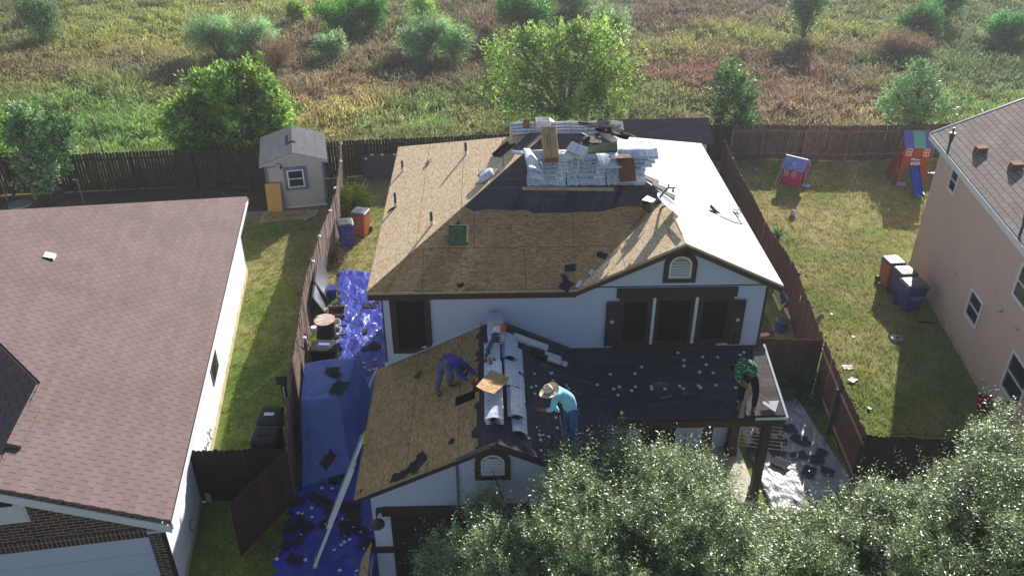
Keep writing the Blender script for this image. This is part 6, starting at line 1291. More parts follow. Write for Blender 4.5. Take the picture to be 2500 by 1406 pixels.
mb = MB(); sx0, sx1 = -.22, .18; pts = [(-b, 1.1), (-b-.5, .85), (-b-1.1, .42), (-b-1.5, .2), (-b-1.75, .18)]
for (y0, z0), (y1, z1) in zip(pts[:-1], pts[1:]): mb.poly([(sx0, y1, z1), (sx1, y1, z1), (sx1, y0, z0), (sx0, y0, z0)], .03); mb.poly([(sx0-.03, y1, z1+.1), (sx0, y1, z1+.1), (sx0, y0, z0+.1), (sx0-.03, y0, z0+.1)], .14, (0, 0, -1)); mb.poly([(sx1, y1, z1+.1), (sx1+.03, y1, z1+.1), (sx1+.03, y0, z0+.1), (sx1, y0, z0+.1)], .14, (0, 0, -1))
mb.build('slide', 'toy_blue', t, local=True)
mb = MB(); mb.box(-.75, -.3, -b-.42, -b-.3, .12, .3); mb.build('picnic_panel', 'pale_blue', t, local=True)
mb = MB(); mb.tube([(-a, -.05, 2.15), (a+2.6, -.05, 2.15)], .05, 6); mb.build('swing_beam', 'toy_red', t, local=True)
for sgn in (-1, 1): mb = MB(); mb.tube([(a+2.5, -.05, 2.15), (a+2.7, sgn*.8, 0)], .045, 6); mb.build('swing_leg', 'toy_red', t, local=True)
for x in (.95, 1.45): mb = MB(); mb.tube([(x, -.05, 2.1), (x-.0, -.07, .55)], .02, 6); mb.build('swing_rope', 'toy_green', t, local=True)
mb = MB(); mb.box(.92, 1.48, -.17, .03, .5, .55); mb.build('swing_seat', 'bin_red', t, local=True)
for i, (px, py, r_, lb) in enumerate(((2238, 460, .08, 'White ball at the foot of the blue slide, upper one'), (2235, 466, .07, 'White ball at the foot of the blue slide, lower one'), (2258, 427, .06, 'Tiny white ball under the swing'))):
    mb = MB(); q = GZ(px, py, r_); mb.X = Matrix.Translation(q); mb.lathe([(.01, -r_), (r_*.7, -r_*.7), (r_, 0), (r_*.7, r_*.7), (.01, r_)], 12); tag(mb.build('toy_ball', 'paper_white', smooth=True), lb, 'ball')
mb = MB(); q = GZ(2190, 826, .04); mb.X = Matrix.Translation(q); mb.lathe([(.2, -.03), (.21, .02), (.17, .035), (.02, .04)], 20); o = tag(mb.build('metal_dish', 'metal_grey'), 'Round grey lid lying on the right lawn near the shadow edge', 'lid'); mb = MB(); mb.box(q.x-.06, q.x+.06, q.y-.02, q.y+.02, .08, .12, .01); mb.build('handle', 'metal_dark', o)
mb = MB(); mb.tube([GZ(2243, 785, .03), GZ(2285, 788, .03)], .03, 6); tag(mb.build('dark_pipe', 'black'), 'Short dark pipe lying on the shaded grass by the beige wall', 'pipe')
# side passage: pale picket panels leaning, dog, tub
for i, (p0, p1, dx) in enumerate((((1884, 722), (1903, 762), 0), ((1900, 738), (1926, 782), 0), ((1922, 772), (1945, 812), 0))):
    a = GZ(*p0); b = GZ(*p1); d = (b-a).normalized(); L_ = (b-a).length; nrm = Vector((-d.y, d.x, 0)); tp = Vector((.33, .0, .62)) if nrm.x > 0 else Vector((.33, 0, .62))
    t = thing('picket_panel', a, 'Pale slatted picket panel leaning in the side passage, %s' % ['farthest of three', 'middle of three', 'nearest of three'][i], 'fence panel'); mb = MB(); k = int(L_/.12)
    for j in range(k): q = a+d*(j*L_/k); mb.poly([q, q+d*.055, q+d*.055+tp, q+tp], .02)
    mb.build('slats', 'wood_pale', t); mb = MB(); mb.poly([a+tp*.95, b+tp*.95, b+tp*1.0+Vector((.16, 0, 0)), a+tp*1.0+Vector((.16, 0, 0))], .03, (0, 0, -1)); mb.build('top_board', 'metal_white', t); mb = MB(); mb.poly([a+tp*.1-Vector((.03, 0, 0)), b+tp*.1-Vector((.03, 0, 0)), b+tp*.22-Vector((.03, 0, 0)), a+tp*.22-Vector((.03, 0, 0))], .02); mb.build('bottom_rail', 'wood_pale', t)
for i, (px, py, r_, lb) in enumerate(((1922, 750, .28, 'Dark blue round tub between the picket panels and the fence'), (1905, 808, .2, 'Dark bluish tub close behind the short cross fence'))):
    t = bucket(GZ(px, py), lb, 'bin_blue', r_, .4, 'metal_dark', 'tub')
# front right: pot cage etc
t = bucket(GZ(2393, 995), 'Red bucket against the beige house wall', 'bin_red', .17, .38, None)
ct = thing('charcoal_grill', GZ(2432, 1050), 'Dark covered grill cart beside the beige wall', 'grill', R(10)); mb = MB(); mb.box(-.35, .35, -.25, .25, .45, .75, .05); mb.build('cabinet', 'metal_dark', ct, local=True); mb = MB(); mb.X = Matrix.Translation((0, 0, .78)); mb.lathe([(.3, 0), (.28, .12), (.18, .2), (.02, .23)], 18, 0, 0, 1.15, .8); mb.build('lid', 'black_gloss', ct, local=True, smooth=True)
for x in (-.3, .3):
    for y in (-.2, .2): mb = MB(); mb.tube([(x, y, 0), (x, y, .46)], .025, 6); mb.build('leg', 'metal_grey', ct, local=True)
mw = thing('lawn_mower', GZ(2455, 1105), 'Red and black lawn mower partly behind the tree crown at the right', 'mower', R(20)); mb = MB(); mb.box(-.27, .27, -.35, .35, .1, .28, .06); mb.build('deck', 'bin_red', mw, local=True); mb = MB(); mb.lathe([(.16, .28), (.16, .42), (.1, .46)], 14); mb.build('engine', 'black', mw, local=True); mb = MB(); mb.tube([(-.2, -.3, .25), (-.22, -.85, .95), (.22, -.85, .95), (.2, -.3, .25)], .018, 6); mb.build('push_handle', 'metal_dark', mw, local=True)
for x in (-.3, .3):
    for y in (-.28, .28): mb = MB(); mb.tube([(x-.03, y, .1), (x+.03, y, .1)], .1, 12); mb.build('wheel', 'black', mw, local=True)
for k, (px, py) in enumerate(((926, 396), (931, 461), (806, 516), (779, 578), (764, 640), (838, 395), (818, 460))): pass
for k, (px, py) in enumerate(((832, 396), (818, 461), (806, 517), (780, 579), (765, 641), (744, 827))):
    mb = MB(); q = GZ(px, py, 1.68); mb.X = Matrix.Translation(q); mb.box(-.05, .05, -.05, .05, 0, .07, .01); tag(mb.build('post_light', 'paper_white'), 'Small white solar light on the top of the side fence', 'light', 'solar lights along the side fence')

# ================================================================ PEOPLE
def skinned(name, verts, edges, mat, parent, sub=2, label=None):
    """verts {key: (Vector, r)}; grows one continuous surface"""
    keys = list(verts); me = bpy.data.meshes.new('tmp'); me.from_pydata([tuple(verts[k][0]) for k in keys], [(keys.index(a), keys.index(b)) for a, b in edges], [])
    o = bpy.data.objects.new('tmp_skin', me); col.objects.link(o); m = o.modifiers.new('s', 'SKIN'); m.use_smooth_shade = True
    sv = me.skin_vertices[0].data
    for i, k in enumerate(keys): r_ = verts[k][1]; sv[i].radius = (r_, r_) if not isinstance(r_, tuple) else r_; sv[i].use_root = (i == 0)
    s_ = o.modifiers.new('d', 'SUBSURF'); s_.levels = sub; s_.render_levels = sub
    dg = bpy.context.evaluated_depsgraph_get(); dg.update(); nm = bpy.data.meshes.new_from_object(o.evaluated_get(dg)); bpy.data.objects.remove(o)
    nm.materials.clear(); nm.materials.append(M[mat]); nm.polygons.foreach_set('use_smooth', [True]*len(nm.polygons))
    inv = wm(parent).inverted(); nm.transform(inv); q = bpy.data.objects.new(name, nm); col.objects.link(q); q.parent = parent
    if label: q['label'] = label
    return q
def lerp(a, b, t): return a+(b-a)*t
def person(label, J, mats, hat=None):
    """J: joints in world space"""
    root = thing('person', (J['footL']+J['footR'])/2, label, 'person'); pel = (J['hipL']+J['hipR'])/2; ch = (J['shL']+J['shR'])/2; sp_ = J.get('back', lerp(pel, ch, .5)+Vector((0, 0, .05)))
    hd = J['head']; nk = lerp(ch, hd, .4); V = {'pel': (pel, .13), 'sp': (sp_, .13), 'ch': (lerp(sp_, ch, .75), .14), 'c2': (ch, .09), 'nk': (nk, .055), 'hb': (lerp(nk, hd, .6), .08), 'hd': (hd, .1), 'ht': (hd+(hd-nk).normalized()*.1, .06)}
    E = [('pel', 'sp'), ('sp', 'ch'), ('ch', 'c2'), ('c2', 'nk'), ('nk', 'hb'), ('hb', 'hd'), ('hd', 'ht')]
    fc = J['face']; V['no'] = (hd+fc*.115-(hd-nk).normalized()*.02, .018); E.append(('hd', 'no')); sdv = fc.cross((hd-nk).normalized()).normalized()
    for s_, sg in (('eL', 1), ('eR', -1)): V[s_] = (hd+sdv*sg*.095, .02); E.append(('hd', s_))
    for s_ in 'LR':
        V['s'+s_] = (J['sh'+s_], .062); V['e'+s_+'b'] = (J['el'+s_], .045); V['w'+s_] = (J['wr'+s_], .03)
        E += [('c2', 's'+s_), ('s'+s_, 'e'+s_+'b'), ('e'+s_+'b', 'w'+s_)]
        dh = (J['ha'+s_]-J['wr'+s_]); Lh = max(dh.length, .05); dh = dh.normalized(); sdh = dh.cross(Vector((0, 0, 1))).normalized() if abs(dh.z) < .95 else Vector((1, 0, 0)); dn = sdh.cross(dh)
        if dn.z > 0: dn = -dn
        V['p'+s_] = (J['wr'+s_]+dh*.06, (.038, .02)); V['q'+s_] = (J['wr'+s_]+dh*.09, (.038, .018)); E += [('w'+s_, 'p'+s_), ('p'+s_, 'q'+s_)]
        for f in range(4):
            o_ = sdh*(-.03+.02*f); l_ = (.036, .042, .04, .03)[f]; k1, k2, k3 = 'f%s%d' % (s_, f), 'g%s%d' % (s_, f), 'h%s%d' % (s_, f)
            V[k1] = (J['wr'+s_]+dh*.1+o_, .009); V[k2] = (V[k1][0]+dh*l_*.8+dn*l_*.4, .0085); V[k3] = (V[k2][0]+dh*l_*.2+dn*l_*.8, .0075); E += [('q'+s_, k1), (k1, k2), (k2, k3)]
        V['t1'+s_] = (J['wr'+s_]+dh*.045+sdh*.04+dn*.01, .011); V['t2'+s_] = (V['t1'+s_][0]+dh*.03+sdh*.015+dn*.02, .009); E += [('p'+s_, 't1'+s_), ('t1'+s_, 't2'+s_)]
        V['h'+s_] = (J['hip'+s_], .085); V['k'+s_] = (J['kn'+s_], .06); V['a'+s_] = (J['foot'+s_]+Vector((0, 0, .09)), .04); V['o'+s_] = (J['toe'+s_]+Vector((0, 0, .04)), .035)
        E += [('pel', 'h'+s_), ('h'+s_, 'k'+s_), ('k'+s_, 'a'+s_), ('a'+s_, 'o'+s_)]
    skinned('body', V, E, 'skin', root)
    # shirt
    V = {'pel': (lerp(pel, sp_, .12), .155), 'sp': (sp_, .165), 'ch': (lerp(sp_, ch, .75), .175), 'c2': (ch, .115), 'nk': (lerp(ch, nk, .55), .07)}; E = [('pel', 'sp'), ('sp', 'ch'), ('ch', 'c2'), ('c2', 'nk')]
    for s_ in 'LR': V['s'+s_] = (J['sh'+s_], .083); V['e'+s_] = (J['el'+s_], .062); V['w'+s_] = (lerp(J['el'+s_], J['wr'+s_], .9), .045); E += [('c2', 's'+s_), ('s'+s_, 'e'+s_), ('e'+s_, 'w'+s_)]
    skinned('shirt', V, E, mats['shirt'], root)
    V = {'pel': (lerp(pel, sp_, -.02), .15), 'w': (lerp(pel, sp_, .2), .148)}; E = [('pel', 'w')]
    for s_ in 'LR': V['h'+s_] = (J['hip'+s_], .11); V['m'+s_] = (lerp(J['hip'+s_], J['kn'+s_], .5), .098); V['k'+s_] = (J['kn'+s_], .08); V['a'+s_] = (J['foot'+s_]+Vector((0, 0, .13)), .066); E += [('pel', 'h'+s_), ('h'+s_, 'm'+s_), ('m'+s_, 'k'+s_), ('k'+s_, 'a'+s_)]
    skinned('trousers', V, E, mats['pants'], root)
    for s_ in 'LR':
        f = J['foot'+s_]; tdir = (J['toe'+s_]-f); V = {'a': (f+Vector((0, 0, .14)), .058), 'b': (f+Vector((0, 0, .055)), .055), 'c': (f+tdir*.6+Vector((0, 0, .045)), .048), 'd': (f+tdir*1.05+Vector((0, 0, .035)), .035)}
        skinned('boot', V, [('a', 'b'), ('b', 'c'), ('c', 'd')], 'boot', root, 1)
    up = (hd-nk).normalized()
    if hat == 'straw':
        ax = J['hatup']; mb = MB(); ex = ax.orthogonal().normalized(); mb.X = frame(hd+ax*.05, ex, ax.cross(ex), ax); sg = 28
        pr = [(.22, .0), (.222, .008), (.2, -.012), (.15, -.018), (.105, .0), (.098, .06), (.085, .12), (.05, .135), (.015, .11)]; mb.lathe(pr, sg); vs = []
        for i, v in enumerate(mb.V):
            l_ = mb.X.inverted() @ v; rr_ = math.hypot(l_.x, l_.y); 
            if rr_ > .13: l_.z += .07*(abs(l_.x)/.26)**2-.02
            vs.append(mb.X @ l_)
        mb.V = vs; mb.build('straw_hat', 'straw', root, smooth=True)
        mb = MB(); mb.X = frame(hd+ax*.05, ex, ax.cross(ex), ax); mb.lathe([(.107, .0), (.109, .003), (.104, .028), (.102, .028)], sg); mb.build('hat_band', 'leather', root)
        V = {'a': (lerp(ch, nk, .2), .09), 'b': (nk, .082), 'c': (lerp(nk, hd, .5), .1)}; skinned('neck_cloth', V, [('a', 'b'), ('b', 'c')], 'shirt_aqua', root, 1)
    else:
        V = {'a': (hd-up*.0-fc*.015, .105), 'b': (hd+up*.05-fc*.01, .108), 'c': (hd+up*.11, .07)}; skinned('cap' if hat == 'cap' else 'hair', V, [('a', 'b'), ('b', 'c')], 'black' if hat == 'cap' else 'hair', root, 1)
        if hat == 'cap': mb = MB(); o = hd+fc*.1+up*.07; ex = fc; ey = up.cross(fc).normalized(); mb.X = frame(o, ex, ey, up); mb.poly([(0, -.08, 0), (.07, -.06, -.01), (.09, 0, -.012), (.07, .06, -.01), (0, .08, 0)], .008); mb.build('cap_brim', 'black', root)
    return root
YA = 15.5
JA = {'footL': on_gl(1068, 958), 'footR': on_gl(1099, 944)}
JA['toeL'] = JA['footL']+Vector((.06, -.2, .02)); JA['toeR'] = JA['footR']+Vector((.2, -.05, .1))
g = lambda px, py, y: GY(px, py, y)
JA.update(hipL=g(1078, 884, 15.65), hipR=g(1088, 889, 15.45), knL=g(1073, 920, 15.5), knR=g(1101, 917, 15.35), back=g(1092, 872, 15.6), shL=g(1131, 886, 15.75), shR=g(1113, 898, 15.35), head=g(1127, 899, 15.35),
          elL=g(1150, 904, 15.75), elR=g(1128, 920, 15.25), wrL=g(1163, 917, 15.55), wrR=g(1145, 930, 15.2), haL=g(1170, 922, 15.5), haR=g(1154, 932, 15.15), face=Vector((.55, -.3, -.75)).normalized())
person('Worker in a purple long sleeved shirt and grey jeans bending over the garage ridge', JA, {'shirt': 'shirt_purple', 'pants': 'jeans_grey'}, 'cap')
o = thing('work_glove', JA['haR'], 'Reddish glove held at the hand of the worker in purple', 'glove'); mb = MB(); mb.X = Matrix.Translation(JA['haR']+Vector((.02, -.02, .0))); mb.lathe([(.02, -.06), (.05, -.03), (.045, .03), (.02, .05)], 10); mb.build('palm', 'bin_red', o)
for k in range(4): mb = MB(); b0_ = JA['haR']+Vector((.03+.0*k, -.06+.03*k, -.03)); mb.tube([b0_, b0_+Vector((.04, 0, -.03)), b0_+Vector((.05, 0, -.06))], .011, 6); mb.build('finger', 'bin_red', o)
JB = {'footL': on_gr(1389, 1090), 'footR': on_gr(1404, 1098)}
JB['toeL'] = JB['footL']+Vector((-.22, .02, .1)); JB['toeR'] = JB['footR']+Vector((-.22, -.02, .1)); yb = (JB['footL'].y+JB['footR'].y)/2
JB.update(hipL=g(1387, 1007, yb+.12), hipR=g(1399, 1003, yb-.08), knL=g(1384, 1050, yb+.1), knR=g(1402, 1048, yb-.05), back=g(1388, 972, yb), shL=g(1362, 950, yb+.2), shR=g(1356, 972, yb-.17), head=g(1343, 958, yb), elR=g(1348, 1000, yb-.3), elL=g(1350, 985, yb+.2),
          wrR=g(1330, 1001, yb-.35), wrL=g(1365, 1008, yb-.05), haR=g(1320, 999, yb-.35), haL=g(1365, 1018, yb-.1), face=Vector((-.8, -.2, -.55)).normalized(), hatup=Vector((-.42, -.05, .9)).normalized())
person('Worker in a light blue shirt, jeans and straw hat bending on the dark garage slope', JB, {'shirt': 'shirt_aqua', 'pants': 'jeans'}, 'straw')
a = JB['haL']; b = on_gr(1386, 1120); sh = thing('roofing_shovel', b, 'Long pale handled roofing shovel held upright by the worker in the straw hat', 'shovel')
mb = MB(); mb.tube([a+Vector((0, 0, .12)), a+(b-a)*.85], .018, 8); mb.build('handle', 'metal_grey', sh); mb = MB(); mb.tube([a+Vector((0, 0, .14)), a+Vector((0, 0, -.05))], .03, 8); mb.build('grip', 'black', sh)
mb = MB(); d = (b-a).normalized(); o = a+(b-a)*.85; mb.X = frame(o, d, Vector((0, 1, 0)), d.cross(Vector((0, 1, 0))).normalized()); mb.poly([(0, -.03, 0), (.25, -.12, 0), (.25, .12, 0), (0, .03, 0)], .008); mb.build('blade', 'metal_grey', sh)
JC = {'footL': on_p(1806, 990), 'footR': on_p(1838, 1004)}
JC['toeL'] = JC['footL']+Vector((-.12, -.18, -.04)); JC['toeR'] = JC['footR']+Vector((.0, -.22, -.05)); yc = 15.72
JC.update(hipL=g(1824, 920, yc+.12), hipR=g(1842, 922, yc-.1), knL=g(1812, 952, yc-.02), knR=g(1846, 960, yc-.16), back=g(1838, 893, yc+.05), shL=g(1812, 884, yc+.2), shR=g(1802, 894, yc-.14), head=g(1795, 897, yc-.02), elL=g(1806, 912, yc+.15), elR=g(1799, 918, yc-.2),
          wrL=g(1815, 932, yc), wrR=g(1808, 936, yc-.22), haL=g(1820, 938, yc-.05), haR=g(1815, 940, yc-.25), face=Vector((-.3, -.3, -.9)).normalized())
person('Worker in a green patterned shirt and dark trousers at the porch roof end', JC, {'shirt': 'shirt_pattern', 'pants': 'trousers_dark'}, 'hair')
a = JC['haL']; b = on_p(1886, 1000)+NP*.11; a2 = on_p(1812, 935)+Vector((0, 0, .55)); sh = thing('roofing_shovel', b, 'Roofing shovel with flat triangular blade held by the worker in green', 'shovel'); a = JC['haL']+Vector((-.03, .02, .05)); d = (b-a).normalized()
mb = MB(); mb.tube([a, a+(b-a)*.84], .022, 8); mb.build('handle', 'wood_pale', sh); mb = MB(); o = a+(b-a)*.78; dd = (b-o); dd = (dd-NP*dd.dot(NP)).normalized(); mb.X = frame(on_p(1872, 992)+NP*.11, dd, NP.cross(dd), NP); mb.poly([(-.12, -.03, 0), (.2, -.19, 0), (.24, .19, 0), (-.12, .03, 0)], .01); mb.build('blade', 'metal_white', sh)
bb = thing('push_broom', on_gl(1022, 918), 'Yellow handled broom lying on the board slope behind the worker in purple', 'broom'); a = on_gl(1026, 914)+NGl*.03; b = on_gl(1066, 888)+NGl*.08
mb = MB(); mb.tube([a, b], .014, 6); mb.build('handle', 'yellow', bb); mb = MB(); mb.X = rotz(.9, on_gl(1023, 917)+NGl*.02, NGl); mb.box(-.14, .14, -.04, .04, 0, .06, .01); mb.build('broom_head', 'canvas', bb)
# dog standing up by the side fence
dg_ = GZ(1984, 822); t = thing('dog', dg_, 'Pale shaggy dog standing upright against the side fence behind the cross fence', 'dog'); q = lambda x, y, z: dg_+Vector((x, y, z))
V = {'rump': (q(0, 0, .32), .11), 'belly': (q(.02, .03, .48), .1), 'chest': (q(.06, .05, .64), .115), 'neck': (q(.1, .04, .76), .065), 'head': (q(.15, .0, .83), .065), 'muz': (q(.18, -.09, .81), .035), 'nose': (q(.185, -.13, .8), .02), 'e1': (q(.11, .0, .91), .018), 'e2': (q(.2, .03, .9), .018),
     'h1': (q(-.06, .02, .2), .055), 'hk1': (q(-.09, .06, .1), .03), 'p1': (q(-.08, -.01, .03), .028), 'h2': (q(.08, .02, .2), .055), 'hk2': (q(.1, .06, .1), .03), 'p2': (q(.09, -.01, .03), .028), 'f1': (q(.15, .0, .55), .035), 'fe1': (q(.22, -.03, .45), .025), 'fp1': (q(.24, -.06, .38), .024), 'f2': (q(.14, .1, .56), .035), 'fe2': (q(.24, .1, .5), .025), 'fp2': (q(.27, .08, .44), .024), 't1': (q(-.09, .1, .25), .03), 't2': (q(-.16, .18, .2), .02)}
skinned('body', V, [('rump', 'belly'), ('belly', 'chest'), ('chest', 'neck'), ('neck', 'head'), ('head', 'muz'), ('muz', 'nose'), ('head', 'e1'), ('head', 'e2'), ('rump', 'h1'), ('h1', 'hk1'), ('hk1', 'p1'), ('rump', 'h2'), ('h2', 'hk2'), ('hk2', 'p2'), ('chest', 'f1'), ('f1', 'fe1'), ('fe1', 'fp1'), ('chest', 'f2'), ('f2', 'fe2'), ('fe2', 'fp2'), ('rump', 't1'), ('t1', 't2')], 'dog_fur', t)
# ================================================================ VEGETATION
def unit(v): return v/np.maximum(np.linalg.norm(v, axis=-1, keepdims=True), 1e-9)
def leaves(centres, dirs, length, width, cols, droop=0., seed=1, fold=0.):
    """rhombus leaves: centres (n,3), dirs (n,3) leaf axis"""
    r = np.random.default_rng(seed); n_ = len(centres); d = unit(dirs); rn = unit(r.normal(size=(n_, 3))); sd_ = unit(np.cross(d, rn)); L_ = length*r.uniform(.7, 1.25, (n_, 1)); W_ = width*r.uniform(.75, 1.2, (n_, 1))
    P = np.stack([centres, centres+d*L_*.45+sd_*W_*.5, centres+d*L_, centres+d*L_*.45-sd_*W_*.5], 1); return P, cols
def limbs(mb, base, ends, r0, seed=0, splits=2):
    rr_ = random.Random(seed)
    for e_ in ends:
        a = Vector(base); b = Vector(e_); m1 = a.lerp(b, .35)+Vector((rr_.uniform(-.12, .12), rr_.uniform(-.12, .12), .1*(b-a).length)); m2 = a.lerp(b, .7)+Vector((rr_.uniform(-.1, .1), rr_.uniform(-.1, .1), .06*(b-a).length))
        mb.tube([a, m1, m2, b], [r0*.55, r0*.4, r0*.24, r0*.07], 6)
        for k in range(splits):
            c_ = m1.lerp(b, rr_.uniform(0, .8)); L_ = (b-a).length*.3; f = c_+Vector((rr_.uniform(-L_, L_), rr_.uniform(-L_, L_), rr_.uniform(.1, L_))); mb.tube([c_, c_.lerp(f, .5)+Vector((0, 0, .03)), f], [r0*.22, r0*.14, r0*.05], 5)
def tree(name, base, label, blobs, nclump, per, leaf, pal, mat='leaf_mid', trunk_h=.8, tr=.09, cl=.28, seed=1, cat='tree', bark='bark', up=.5, group=None, airy=0., multi=False, shell=.55, bright=1.):
    """blobs [(x,y,z,rx,ry,rz)] world ellipsoids; clumps of leaves fill them unevenly"""
    r = np.random.default_rng(seed); root = thing(name, base, label, cat, group=group); B = np.array(blobs, float); vol = (B[:, 3]*B[:, 4]*B[:, 5])**.8; pick = r.choice(len(B), nclump, p=vol/vol.sum())
    v = unit(r.normal(size=(nclump, 3))); lump = 1+.16*np.sin(v[:, :1]*5+seed)*np.sin(v[:, 2:]*6+seed*2)+.12*np.sin(v[:, 1:2]*9+seed); rad = (r.uniform(shell, 1.05, (nclump, 1))**.8+(r.random((nclump, 1)) > .93)*.14)*lump; cc_ = B[pick, :3]+v*rad*B[pick, 3:6]; cc_[:, 2] = np.maximum(cc_[:, 2], base[2]+.12)
    if airy: keep = r.random(nclump) > airy*(.5+.5*np.sin(cc_[:, 0]*3+cc_[:, 2]*4+seed)); cc_ = cc_[keep]; v = v[keep]
    nc = len(cc_); tone = r.uniform(.7, 1.2, nc)*(1+.25*np.sin(cc_[:, 0]*2.3+cc_[:, 1]*1.7+seed)); sz = cl*r.uniform(.6, 1.35, nc)
    ax = unit(v+np.array([0, 0, up])+r.normal(0, .35, (nc, 3))); t = r.uniform(-.5, 1., (nc, per)); off = r.normal(0, .36, (nc, per, 3))*(1.1-np.abs(t))[..., None]
    P = cc_[:, None, :]+(ax[:, None, :]*t[..., None]+off)*sz[:, None, None]; D = ax[:, None, :]*.8+off*1.3+r.normal(0, .5, (nc, per, 3)); P = P.reshape(-1, 3); D = D.reshape(-1, 3)
    pl_ = np.array([lin(h) for h in pal])*bright; ci = r.integers(0, len(pl_), nc); C = (pl_[ci][:, None, :]*tone[:, None, None]*r.uniform(.75, 1.25, (nc, per))[..., None]).reshape(-1, 3)
    Q, C = leaves(P, D, leaf[0], leaf[1], C, seed=seed+1); ob = bulk('crown', Q, np.clip(C, 0, 1), mat, parent=root, origin=tuple(base))
    mb = MB(); b = Vector(base); r2 = random.Random(seed); top = b+Vector((0, 0, trunk_h)); ends = [tuple(B[i, :3]+np.array([0, 0, B[i, 5]*.4])) for i in range(len(B))]+[tuple(cc_[i]) for i in r.choice(nc, min(9, nc), replace=False)]
    if multi: limbs(mb, b+Vector((0, 0, .02)), ends, tr*1.3, seed)
    else: mb.tube([b-Vector((0, 0, .05)), b+Vector((.03, 0, trunk_h*.5)), top], [tr*1.25, tr, tr*.85], 9); limbs(mb, top-Vector((0, 0, .05)), ends, tr*1.4, seed)
    mb.build('trunk' if cat == 'tree' else 'stems', bark, root); return root
def pxb(px, py, Y, rx, ry, rz): p = GY(px, py, Y); return (p.x, p.y, p.z, rx, ry, rz)
def gb(px, py): p = GZ(px, py); return (p.x, p.y, 0.)
G1 = ['#789c42', '#90b254', '#64883a', '#a8c066']; G2 = ['#86a850', '#a4c464', '#b8d078', '#7c9848']; GW = ['#8cac78', '#a4bc8c', '#7c9c68', '#98b080']; GB = ['#648850', '#7c9c68', '#94ac84', '#547844']
GD = ['#52803c', '#64944c', '#44702f', '#82ac68']
# big trees behind the rear fence
tree('shade_tree', (-12.2, 37.6, 0), 'Large bright green tree behind the left rear fence beside the garden shed', [pxb(565, 260, 38, 2.0, 1.6, 1.7), pxb(500, 310, 37.6, 1.5, 1.3, 1.3), pxb(640, 290, 38, 1.5, 1.3, 1.4), pxb(580, 345, 37, 1.9, 1.2, 1.1), pxb(600, 205, 38.3, 1.2, 1., 1.0), pxb(455, 300, 38, .9, .9, 1.1)], 1500, 22, (.2, .12), G1, 'leaf_mid', 1.0, .13, .36, 3, up=.9, airy=.35, bright=1.12)
tree('cottonwood_tree', (3.9, 41.0, 0), 'Wide airy yellow green tree centred behind the middle house roof', [pxb(1350, 150, 42, 1.9, 1.5, 1.3), pxb(1260, 130, 42, 1.4, 1.2, .9), pxb(1440, 140, 42, 1.6, 1.3, 1.3), pxb(1230, 210, 41.5, 1.0, 1., .7), pxb(1500, 200, 41.5, 1.3, 1., 1.), pxb(1370, 225, 41, 2.2, 1.5, 1.), pxb(1350, 85, 42.3, 1.3, 1., .6), pxb(1450, 85, 42.5, 1., .9, .6), pxb(1290, 270, 40.7, 1.2, 1., .5), pxb(1450, 265, 40.7, 1.3, 1., .6), pxb(1530, 160, 42, .7, .7, .6)], 1500, 16, (.17, .11), G2, 'leaf_mid', .9, .14, .42, 5, airy=.45, bark='bark_pale', up=.5, bright=1.02)
tree('young_oak_tree', (12.6, 38.9, 0), 'Upright dark green tree at the corner behind the right side fence', [pxb(1790, 285, 39, .9, .9, 1.2), pxb(1775, 210, 39.3, .6, .6, .8), pxb(1825, 215, 39.3, .5, .5, .7), pxb(1830, 330, 38.5, .8, .7, .6), pxb(1765, 330, 38.5, .8, .7, .6), pxb(1740, 255, 39, .45, .45, .4), pxb(1785, 170, 39.4, .35, .35, .45), pxb(1850, 350, 38.2, .35, .35, .5)], 480, 22, (.15, .085), GD+['#6d9450'], 'leaf_gloss', .8, .1, .34, 8, airy=.3, up=.7)
tree('light_green_tree', (20.7, 38.8, 0), 'Pale green small tree with glinting leaves behind the playset', [pxb(2230, 240, 39.2, 1.15, 1.0, 1.0), pxb(2240, 195, 39.5, .75, .7, .8), pxb(2200, 265, 39.0, .85, .8, .6), pxb(2270, 262, 39.3, .85, .8, .6), pxb(2235, 290, 38.9, .6, .5, .4)], 620, 18, (.13, .08), GW+['#5f9a5a'], 'leaf_gloss', 1.0, .09, .33, 9, airy=.35, bright=1.2)
tree('maple_tree', (-19.6, 34.0, 0), 'Slender green tree before the left rear fence above the bowl chair', [pxb(100, 410, 34, .75, .7, .7), pxb(120, 360, 34.2, .55, .6, .6), pxb(70, 300, 34.4, .5, .5, .6), pxb(60, 330, 34.2, .6, .5, .5), pxb(150, 320, 34.3, .35, .35, .7)], 420, 22, (.2, .12), GW+['#5f9a4a', '#4a8238'], 'leaf_gloss', 1.6, .06, .34, 12, airy=.5, bark='bark_pale')
tree('bright_shrub', gb(-20, 375), 'Bright green bush cut by the left picture edge behind the fence', [pxb(-25, 340, 35.4, 1.3, .9, 1.2)], 200, 20, (.16, .1), G1, 'leaf_mid', .3, .06, .35, 13, cat='bush', multi=True)
